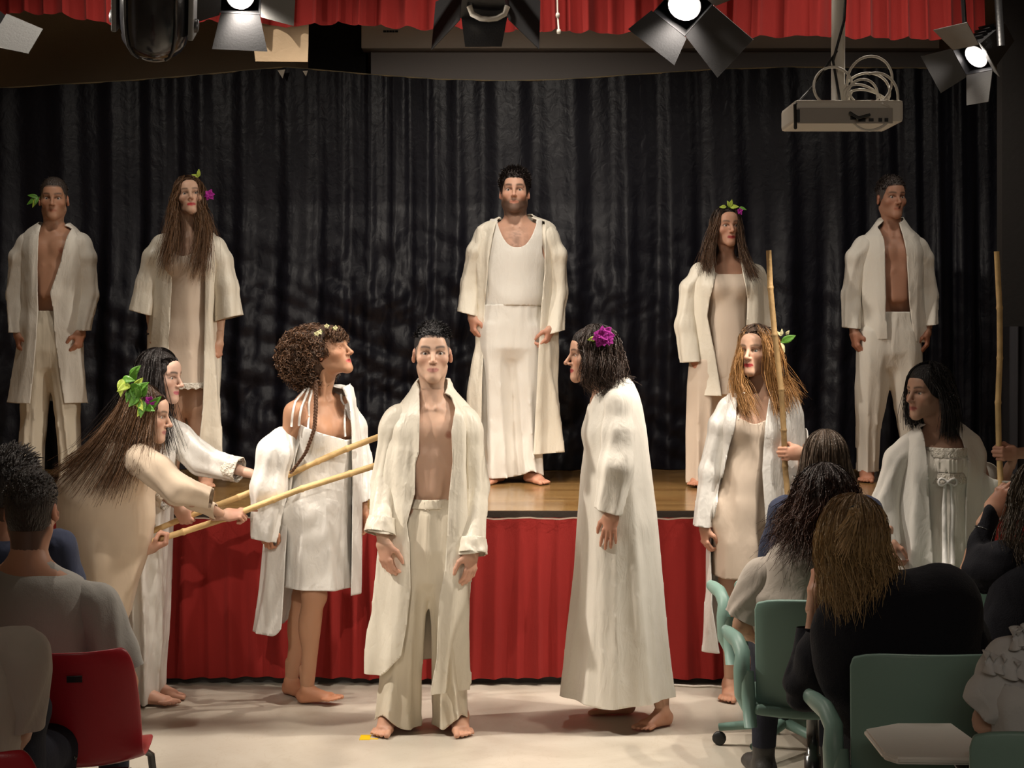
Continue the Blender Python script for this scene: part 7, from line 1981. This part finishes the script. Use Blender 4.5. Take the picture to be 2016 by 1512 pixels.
def woman_black():
    Y = 4.42
    J = seated(Y, 1672, 1062, 1.68, 0.19, 1.0)
    setj(J, Y, neck=(1705, 1160, -0.04), chest=(1755, 1275, -0.05), pelvis=(1780, 1455, 0.0), sh_1=(1640, 1245, 0.03), sh_0=(1868, 1195, -0.04), el_1=(1592, 1368, 0.14), wr_1=(1604, 1172, 0.18), el_0=(1925, 1360, 0.05), wr_0=(1850, 1420, 0.28))
    J['hr'] = -0.16; J['hs'] = 0.98
    for i, sg in ((0, 1), (1, -1)):
        J['hip'][i] = W(1780 + sg * 58, 1470, Y + 0.06); J['kn'][i] = W(1790 + sg * 70, 1440, Y + 0.5); J['an'][i] = J['kn'][i] + V3(0, 0.02, -0.46)
    H = person('woman in black sweater with half tied blonde hair resting her cheek on a hand', J, dict(feet=False, shoes=True, skin=(0.46, 0.26, 0.17), hres=0.006, bres=0.017, handres=0.0045, hands=('loose', 'fist'),
               hand_pose={1: dict(d=V3(0.15, 0.05, 1), thumb=V3(0.4, -0.9, 0), side=1)}, bust=0.6))
    long_hair_back(H, (0.24, 0.15, 0.075), [(-178, (0.03, -0.12, -0.10), (0.03, -0.13, -0.17)), (-120, (0.10, -0.08, -0.09), (0.08, -0.12, -0.17)), (-60, (0.11, 0.0, -0.08), (0.10, 0.0, -0.15)), (60, (-0.085, 0.0, -0.08), (-0.05, -0.03, -0.19)), (120, (-0.07, -0.09, -0.09), (-0.03, -0.12, -0.20)), (178, (0.02, -0.12, -0.10), (0.02, -0.13, -0.18))],
              n=1500, wave=0.008, wf=2.5, spread=0.016, off=0.014, rad=0.0026, col2=(0.38, 0.25, 0.115), frizz=0.0015)
    # tied half: a small tail falling from the crown
    r = np.random.default_rng(2); n = 260
    a = W(1682, 1006, Y - 0.150); t = np.linspace(0, 1, 10)[None, :, None]
    e = a + V3(-0.035, -0.02, -0.085) + r.normal(size=(n, 3)) * [0.012, 0.006, 0.022]
    m_ = a + V3(0.0, -0.045, 0.0) + r.normal(size=(n, 3)) * 0.007
    st = a + r.normal(size=(n, 3)) * 0.006
    path = (1 - t) ** 2 * st[:, None] + 2 * t * (1 - t) * m_[:, None] + t ** 2 * e[:, None]
    v, f, c = strands(path, 0.0024, np.array([0.42, 0.28, 0.14]) * (0.6 + 0.9 * r.random((n, 1))))
    build('hair_tail', v, f, M_HAIR, H['root'], c)
    v, f = tube_m([a + 0.012 * V3(math.cos(q), 0.3, math.sin(q)) for q in np.linspace(0, 2 * PI, 14, endpoint=False)], 0.004, 6, closed=True)
    build('hair_tie', v, f, M_BLACKPL, H['root'])
    P = [rc(W(1668, 1232, Y), W(1850, 1190, Y - 0.05), 0.085, 0.115, 0.08), ell(W(1765, 1290, Y - 0.03), (0.245, 0.15, 0.22), 0.06), rc(W(1770, 1350, Y), W(1775, 1460, Y), 0.19, 0.19, 0.05),
         rc(W(1705, 1180, Y - 0.03), W(1700, 1165, Y - 0.03), 0.07, 0.065, 0.04)]
    sl = [([W(1650, 1245, Y + 0.02), W(1615, 1300, Y + 0.07), W(1590, 1355, Y + 0.13), W(1606, 1235, Y + 0.17)], [0.075, 0.07, 0.062, 0.045], 1.0, (0, 1, 0), V3(0, 0.1, 1)),
          ([W(1868, 1205, Y - 0.04), W(1895, 1270, Y - 0.02), W(1922, 1355, Y + 0.04), W(1868, 1412, Y + 0.24)], [0.08, 0.075, 0.065, 0.05], 1.0, (0, 1, 0), None)]
    cloth('sweater', H, P, M_BLACKK, 0.012, 0.006, 14, (0.7, 1, 0.8), 4, [neckhole(J['neck'], 0.055, 0.06, W(0, 1172, Y)[2])], under=('torso',), gap=0.018, sleeves=sl, thick=0.0, amp2=0.004, fr2=20)
    v, Q = sdf_mesh(inflate(H['P'], ('leg',), 0.014), 0.016)
    v, f = clip(v, [Q], 0.13 - v[:, 2])
    build('trousers', v, f, M_JEANS, H['root'])

def arm_right():
    Y = 4.75
    J = seated(Y, 2050, 985, 1.66, 0.18, 0.5)
    setj(J, Y, sh_1=(1985, 1110, 0.0), el_1=(1910, 1128, 0.12), wr_1=(1952, 1010, 0.14))
    H = person('onlooker in dark top raising a bent arm at the right edge', J, dict(feet=False, shoes=True, skin=(0.46, 0.26, 0.17), hres=0.008, bres=0.017, handres=0.0045, hands=('loose', 'loose'), hand_pose={1: dict(d=V3(0.5, -0.1, 0.85), thumb=V3(0.6, -0.6, -0.3), side=1)}))
    long_hair_back(H, (0.065, 0.045, 0.026), [(-178, (0.0, -0.12, -0.10), (0.0, -0.13, -0.20)), (-60, (0.11, 0.0, -0.10), (0.12, 0.0, -0.18)), (60, (-0.11, 0.0, -0.08), (-0.10, -0.02, -0.16)), (120, (-0.09, -0.08, -0.08), (-0.09, -0.10, -0.18)), (178, (0.0, -0.12, -0.10), (0.0, -0.13, -0.20))], n=700, wave=0.008, spread=0.016, off=0.014)
    sit_cloth(H, M_BLACKK, seed=2, sleeve_end=0.40, res=0.013)
    q = J['wr'][1] + (J['el'][1] - J['wr'][1]) * 0.28; ax = unit(J['el'][1] - J['wr'][1]); B = frame(ax, (0, 1, 0))
    v, f = tube_m([q + B @ (0.033 * V3(math.cos(a), math.sin(a), 0)) for a in np.linspace(0, 2 * PI, 20, endpoint=False)], 0.0025, 6, closed=True)
    build('bracelet', v, f, M_CHROME, H['root'])

def blouse_corner():
    Y = 3.72
    J = seated(Y, 2118, 1120, 1.62, 0.165, 1.0)
    for i in (0, 1): J['kn'][i][1] -= 0.12; J['an'][i][1] -= 0.12
    setj(J, Y, sh_1=(1992, 1300, 0.0), el_1=(1938, 1420, 0.06), wr_1=(1985, 1500, 0.25))
    H = person('woman in white blouse with ruffled off-shoulder straps, bottom right corner', J, dict(feet=False, shoes=True, skin=(0.60, 0.37, 0.27), hres=0.008, bres=0.017, handres=0.006))
    long_hair_back(H, (0.06, 0.035, 0.02), [(-178, (0.0, -0.12, -0.06), (0.0, -0.12, -0.10)), (-60, (0.1, 0.0, -0.06), (0.1, 0.0, -0.08)), (60, (-0.1, 0.0, -0.06), (-0.08, 0.0, -0.06)), (178, (0.0, -0.12, -0.06), (0.0, -0.12, -0.10))], n=500, spread=0.01)
    P = [loft([(0.55, J['pelvis'][0], J['pelvis'][1], 0.17, 0.135), (W(0, 1370, Y)[2], W(2075, 0, Y)[0], Y, 0.165, 0.13), (W(0, 1330, Y)[2], W(2080, 0, Y)[0], Y, 0.15, 0.12)], 0.03, [(8, 0.002, 0.008, 1, 2)])]
    cloth('blouse', H, P, M_BLOUSE, 0.010, 0.008, 30, (1, 1, 0.5), 3, [above(W(0, 1335, Y)[2])], under=('torso',), gap=0.012, thick=0.002,
          sleeves=[([W(2000, 1330, Y), W(1985, 1345, Y + 0.01), W(1972, 1368, Y + 0.02), W(1958, 1408, Y + 0.05)], [0.050, 0.062, 0.066, 0.060], 1.0, (0, 1, 0), V3(-0.5, 0.3, -0.8))], samp=0.010)
    r = np.random.default_rng(3)
    for (c0, c1, rr) in ((W(1990, 1255, Y - 0.05), W(2035, 1245, Y - 0.06), 0.035), (W(1935, 1300, Y - 0.03), W(2010, 1318, Y - 0.07), 0.035)):
        t = np.linspace(0, 1, 150); n = 9
        ax = unit(c1 - c0)
        Pm = np.zeros((150, n, 3))
        for j in range(n):
            q = j / (n - 1)
            w_ = 26 * t + 2.0 * np.sin(5 * t)
            Pm[:, j] = c0 + np.outer(t, c1 - c0) + np.outer(rr * (q - 0.5) * (1.3 + 0.25 * np.sin(t * 11 + 1)), V3(0, 0, 1)) + np.outer(0.020 * (2 * q - 1) * np.sin(w_), V3(0, -1, 0)) + np.outer(0.012 * abs(2 * q - 1) * np.cos(w_), ax) - np.outer(0.012 * np.ones(150), V3(0, 1, 0))
        v, f = grid_m(Pm)
        ob = build('ruffle', v, f, M_BLOUSE, H['root'])
        md = ob.modifiers.new('thickness', 'SOLIDIFY'); md.thickness = 0.0015
    v, Q = sdf_mesh(inflate(H['P'], ('leg',), 0.014), 0.018)
    build('trousers', v, [Q], M_JEANS, H['root'])

man_tee(); head_behind(); corner_left(); woman_far(); person_shirt(); woman_black(); arm_right(); blouse_corner()
# ================================================================== lamps, projector
M_LAMP = mat('lamp_black', (0.015, 0.015, 0.016), 0.4, 0.5, bump=[(120, 0.06, (1, 1, 1), 2)])
M_LAMPG = mat('lamp_grey', (0.16, 0.16, 0.155), 0.45, 0.5, bump=[(120, 0.06, (1, 1, 1), 2)])
M_GLOSS = mat('gloss_black', (0.012, 0.012, 0.014), 0.16, 0.6, bump=[(40, 0.03, (1, 1, 1), 2)])
M_GLOW = mat('lamp_glow', (1, 1, 1), 0.4, 0.3, emit=((1.0, 0.92, 0.88), 22.0))
M_STEEL = mat('steel', (0.45, 0.44, 0.42), 0.35, 0.5, metal=0.8, bump=[(60, 0.04, (1, 1, 1), 2)])
BARZ, BARY = 3.62, 6.35
v, f = tube_m([(-4.9, BARY, BARZ), (-1, BARY, BARZ), (1, BARY, BARZ), (4.9, BARY, BARZ)], 0.030, 12)
tag(build('lighting_bar', v, f, M_STEEL, at=(0, BARY, BARZ)), 'steel bar that carries the stage lamps above the hall', 'bar')

def door_m(R, c, wb, wt, L, tilt, side, half):
    """one barn door hinged at the lamp mouth: side 0 top, 1 right, 2 bottom, 3 left (lamp space: y = beam, z = up)"""
    pl = np.array([(-wb, 0), (wb, 0), (wt, L), (-wt, L)])
    v, f = prism_m(pl, 0.003)
    Rd = rotx(-tilt)
    v = v @ Rd.T                      # hinge along x; outward = z tilted towards beam
    v = v + [0, 0, half]
    v = v @ roty(side * PI / 2).T
    return v @ R.T + c, f

def stage_lamp(c, aim, label, half=0.095, doors=((0.9, 0.16), (0.9, 0.16), (0.9, 0.16), (0.9, 0.16)), glow=True, watts=0, mats=None, body=M_LAMP, bodylen=0.20, roll=0.0, angle=70, beam=None):
    c = np.asarray(c, float); aim = np.asarray(aim, float)
    root = thing('stage_lamp', c, label, 'stage light', 'stage lamps on the bar')
    y = unit(aim - c); R0 = frame(y, (1, 0, 0.0))
    x = unit(np.cross(y, [0, 0, 1.])); z = np.cross(x, y); R = np.stack([x, y, z], 1) @ roty(roll)
    T = lambda v: np.asarray(v) @ R.T + c
    # housing: open tapered box with cooling fins
    bm = bmesh.new(); bmesh.ops.create_cube(bm, size=2)
    for w in bm.verts:
        k = 1.0 if w.co.y > 0 else 0.72
        w.co = Vector((w.co.x * half * k, (w.co.y - 1) * bodylen / 2, w.co.z * half * 0.85 * k))
    fr = [q for q in bm.faces if q.normal.y > 0.9 or all(p.co.y > -1e-4 for p in q.verts)]
    bmesh.ops.delete(bm, geom=fr, context='FACES')
    v, f = bm_out(bm)
    hs = build('housing', T(v), f, body, root, smooth=False)
    md = hs.modifiers.new('thickness', 'SOLIDIFY'); md.thickness = 0.004; md.offset = -1
    for k in range(4):
        v, f = box_m((0, -bodylen * (0.35 + 0.14 * k), half * 0.74), (half * 0.55, 0.003, 0.016))
        build('fin', T(v), f, body, root, smooth=False)
    v, f = lathe_m([(0.0, 0.0), (half * 0.3, 0.006), (half * 0.55, 0.022), (half * 0.7, 0.05)], 20, R=rotx(-PI / 2))
    build('reflector', T(v + [0, -0.075, 0]), f, M_STEEL, root)
    if glow:
        v, f = tube_m([(-half * 0.5, -0.028, 0), (0, -0.028, 0), (half * 0.5, -0.028, 0)], 0.011, 10)
        build('bulb', T(v), f, M_GLOW, root)
    for s in (0, 1, 2, 3):
        if doors[s] is None: continue
        t, L = doors[s][:2]
        wt = doors[s][2] if len(doors[s]) > 2 else half * 1.25
        v, f = door_m(R, c, half * 0.95, wt, L, t, s, half * (0.85 if s % 2 == 0 else 1.0))
        build('barn_door', v, f, (mats or {}).get(s, body), root, smooth=False)
    # yoke and clamp up to the bar
    a = T([(half + 0.02, -bodylen * 0.4, 0)])[0]; b = T([(-half - 0.02, -bodylen * 0.4, 0)])[0]
    top = np.array([c[0], BARY, BARZ]); mid = (a + b) / 2
    k = mid + (top - mid) * 0.55
    pts = [a, a + (k - mid) * 0.8, k + (a - mid) * 0.55, k, k + (b - mid) * 0.55, b + (k - mid) * 0.8, b]
    v, f = tube_m(pts, 0.010, 8, flat=(0, 1, 0), ff=1.6); build('yoke', v, f, body, root)
    v, f = tube_m([k, top], 0.016, 8); build('clamp', v, f, body, root)
    if watts:
        l = bpy.data.lights.new('lamp_beam', 'SPOT'); l.energy = watts; l.spot_size = math.radians(angle); l.spot_blend = 0.7; l.color = (1, 0.9, 0.78); l.shadow_soft_size = 0.03
        o = bpy.data.objects.new('lamp_beam', l); COL.objects.link(o)
        o.parent = root; p = T([(0, 0.02, 0)])[0]; o.location = p - c
        o.rotation_euler = (Vector(aim if beam is None else beam) - Vector(p)).to_track_quat('-Z', 'Y').to_euler()
    return root

LY = 6.35
stage_lamp(W(-38, 62, LY), (-1.2, 8.2, 1.5), 'grey barn door lamp cut off by the left edge', doors=(None, (0.55, 0.17, 0.07), (0.6, 0.16), None), glow=False, mats={1: M_LAMPG, 2: M_LAMPG})
stage_lamp(W(474, -6, LY), W(540, 230, 5.0), 'lit lamp with grey barn door left of centre, above the brown card', half=0.085, doors=((0.2, 0.10), (0.5, 0.13), (0.35, 0.15, 0.115), (0.15, 0.14)), watts=60, mats={3: M_LAMPG}, angle=110, beam=(-0.6, 6.9, 0.6))
CENTRE = stage_lamp(W(955, 8, LY), (0.0, 8.6, 1.4), 'black lamp with spread barn doors at top centre', half=0.10, doors=((0.7, 0.12), (0.75, 0.17, 0.15), (0.25, 0.14, 0.075), (0.75, 0.17, 0.15)), watts=60, angle=80)
# bright bracket under the centre lamp
q = [W(x_, y_, LY - 0.10) for x_, y_ in ((924, 12), (930, 28), (946, 36), (962, 38), (978, 36), (993, 28), (999, 12))]
v, f = tube_m(q, 0.012, 8); build('bracket', v, f, M_WHITEPL, CENTRE)
stage_lamp(W(1345, 16, LY), W(1150, 420, 5.2), 'tilted black lamp with glowing tube, right of centre', half=0.10, doors=(None, (0.5, 0.12), (0.3, 0.22, 0.12), (0.5, 0.13)), watts=60, roll=0.75, angle=110, beam=(0.25, 6.75, 0.5))
stage_lamp(W(1915, 118, LY), W(1500, 520, 5.8), 'lit lamp with pale barn doors hanging at the far right', half=0.075, doors=((0.2, 0.12), (0.5, 0.13), (0.75, 0.13, 0.06), (0.7, 0.12, 0.06)), watts=220, mats={2: M_LAMPG, 3: M_LAMPG, 0: M_LAMPG}, angle=90, beam=(-1.2, 6.95, 0.9))

# round moving-head can, hanging nose down
def can_lamp(c, label):
    root = thing('stage_lamp', c, label, 'stage light', 'stage lamps on the bar')
    R = rotx(0.5) @ roty(0.12); c = np.asarray(c, float); T = lambda v: np.asarray(v) @ R.T + c
    prof = [(0.0, -0.165), (0.045, -0.165), (0.075, -0.158), (0.105, -0.135), (0.125, -0.10), (0.135, -0.05), (0.138, 0.0), (0.138, 0.12), (0.130, 0.14), (0.0, 0.14)]
    v, f = lathe_m(prof, 36); build('can', T(v), f, M_GLOSS, root)
    for a in (0.6, 2.2, 4.0, 5.5):
        pts = [(1.02 * r * math.cos(a), 1.02 * r * math.sin(a), z) for r, z in prof[2:8]]
        v, f = tube_m(T(pts), 0.007, 6); build('rib', v, f, M_LAMP, root)
    v, f = lathe_m([(0.040, -0.168), (0.050, -0.175), (0.058, -0.166)], 24); build('lens_ring', T(v), f, M_LAMPG, root)
    for sg in (-1, 1):
        v, f = box_m((sg * 0.148, -0.01, 0.04), (0.010, 0.045, 0.11), bev=0.006); build('fork', T(v), f, M_LAMPG, root, smooth=False)
        v, f = lathe_m([(0, 0.016), (0.025, 0.014), (0.028, 0.0)], 16, R=roty(sg * PI / 2)); build('knob', T(v + [sg * 0.156, -0.01, -0.02]), f, M_LAMP, root)
    v, f = box_m((0.055, -0.115, 0.03), (0.010, 0.004, 0.008)); build('label_plate', T(v), f, mat('pale_label', (0.55, 0.55, 0.25), 0.5, 0.3, bump=[(60, 0.05, (1, 1, 1), 1)]), root, smooth=False)
    k = T([(0, 0, 0.14)])[0]
    v, f = tube_m([k, [k[0], BARY, k[2] + 0.12], [c[0], BARY, BARZ]], 0.018, 8); build('clamp', v, f, M_LAMP, root)
can_lamp(W(305, 30, 5.95), 'glossy black round can lamp hanging at top left')

# thin white pull rod in front of the valance
pts = [W(1096, -60, 7.1), W(1098, 30, 7.1), W(1100, 62, 7.1)]
v, f = tube_m([pts[0] + [0, 0, 0.25], pts[0], pts[1], pts[2]], 0.004, 8)
rod = tag(build('pull_rod', v, f, M_WHITEPL, at=pts[2]), 'thin white pull rod hanging before the red valance', 'rod')
for q in (pts[1], pts[2]):
    v, f = lathe_m([(0, -0.012), (0.008, -0.010), (0.010, 0), (0.008, 0.010), (0, 0.012)], 10, c=q); build('rod_knob', v, f, M_WHITEPL, rod)

# ceiling projector with a loop of spare cable
PY = 5.4
pr = thing('projector', W(1658, 256, PY), 'white ceiling projector on a pole with coiled cable on top', 'projector')
a, b = W(1553, 254, PY), W(1762, 207, PY)
v, f = box_m(((a[0] + b[0]) / 2, PY + 0.02, (a[2] + b[2]) / 2 + 0.006), ((b[0] - a[0]) / 2, 0.14, (b[2] - a[2]) / 2 - 0.004), R=None, bev=0.012)
body = build('case', v, f, M_WHITEPL, pr, smooth=False)
M_PGREY = mat('grey_plastic', (0.38, 0.35, 0.31), 0.5, 0.35, bump=[(90, 0.05, (1, 1, 1), 2)])
c1, c2 = W(1570, 243, PY - 0.125), W(1758, 212, PY - 0.125)
v, f = box_m(((c1[0] + c2[0]) / 2, PY - 0.122, (c1[2] + c2[2]) / 2), ((c2[0] - c1[0]) / 2, 0.004, (c2[2] - c1[2]) / 2), bev=0.003); build('rear_panel', v, f, M_PGREY, body, smooth=False)
for (px, py, w, h) in ((1680, 232, 0.010, 0.006), (1697, 236, 0.012, 0.006), (1715, 236, 0.008, 0.005), (1733, 236, 0.006, 0.006), (1745, 236, 0.006, 0.006), (1571, 228, 0.006, 0.022)):
    q = W(px, py, PY - 0.128); v, f = box_m(q, (w, 0.003, h)); build('socket', v, f, M_BLACKPL, body, smooth=False)
q = [W(1650, 212, PY), W(1650, 100, PY), W(1651, -40, PY)]
v, f = tube_m([q[0], q[1], q[2], [q[2][0], PY, 4.8]], 0.024, 14); build('pole', v, f, M_WHITEPL, pr)
v, f = box_m(W(1650, 208, PY), (0.05, 0.05, 0.008), bev=0.003); build('mount_plate', v, f, M_WHITEPL, pr, smooth=False)
v, f = tube_m([W(1655, 205, PY - 0.03), W(1640, 120, PY - 0.04), W(1662, 40, PY - 0.03), W(1668, -60, PY - 0.03)], 0.005, 6); build('black_cable', v, f, M_BLACKPL, pr)
v, f = tube_m([W(1565, 206, PY - 0.13), W(1566, 240, PY - 0.145), W(1566, 252, PY - 0.10)], 0.006, 6); build('strap', v, f, M_BLACKPL, pr)
v, f = tube_m([W(1566, 206, PY - 0.12), W(1600, 170, PY - 0.05), W(1648, 100, PY - 0.03)], 0.004, 6); build('safety_wire', v, f, M_BLACKPL, pr)
r = np.random.default_rng(1)
def loop(cx, cy, rx, ry, rot, dy, a0=0.0, a1=2 * PI, n=36):
    out = []
    for t in np.linspace(a0, a1, n):
        x, y = rx * math.cos(t), ry * math.sin(t)
        out.append(W(cx + x * math.cos(rot) - y * math.sin(rot), cy + x * math.sin(rot) + y * math.cos(rot), PY - 0.06 + dy + 0.02 * math.sin(2 * t + cx)))
    return np.array(out)
for i, (cx, cy, rx, ry, rot, dy, a0, a1) in enumerate(((1640, 170, 38, 38, 0.2, 0.0, 0, 6.0), (1712, 160, 44, 50, 0.3, -0.02, 0.0, 6.28), (1718, 200, 48, 58, 0.4, -0.05, -2.2, 2.6), (1706, 184, 46, 40, -0.2, 0.02, 0, 6.28),
                                                    (1700, 196, 40, 26, 0.5, -0.01, 0, 6.28), (1712, 202, 44, 22, 0.35, 0.01, 0.3, 6.0), (1698, 190, 30, 34, 0.1, -0.03, 0, 6.28), (1722, 214, 36, 12, 0.15, -0.04, 0, 6.28))):
    v, f = tube_m(loop(cx, cy, rx, ry, rot, dy, a0, a1), 0.0048, 7); build('cable_loop', v, f, M_WHITEPL, pr)
v, f = tube_m([W(1673, 222, PY - 0.14), W(1690, 232, PY - 0.17), W(1712, 226, PY - 0.15)], 0.006, 6); build('black_plug', v, f, M_BLACKPL, pr)
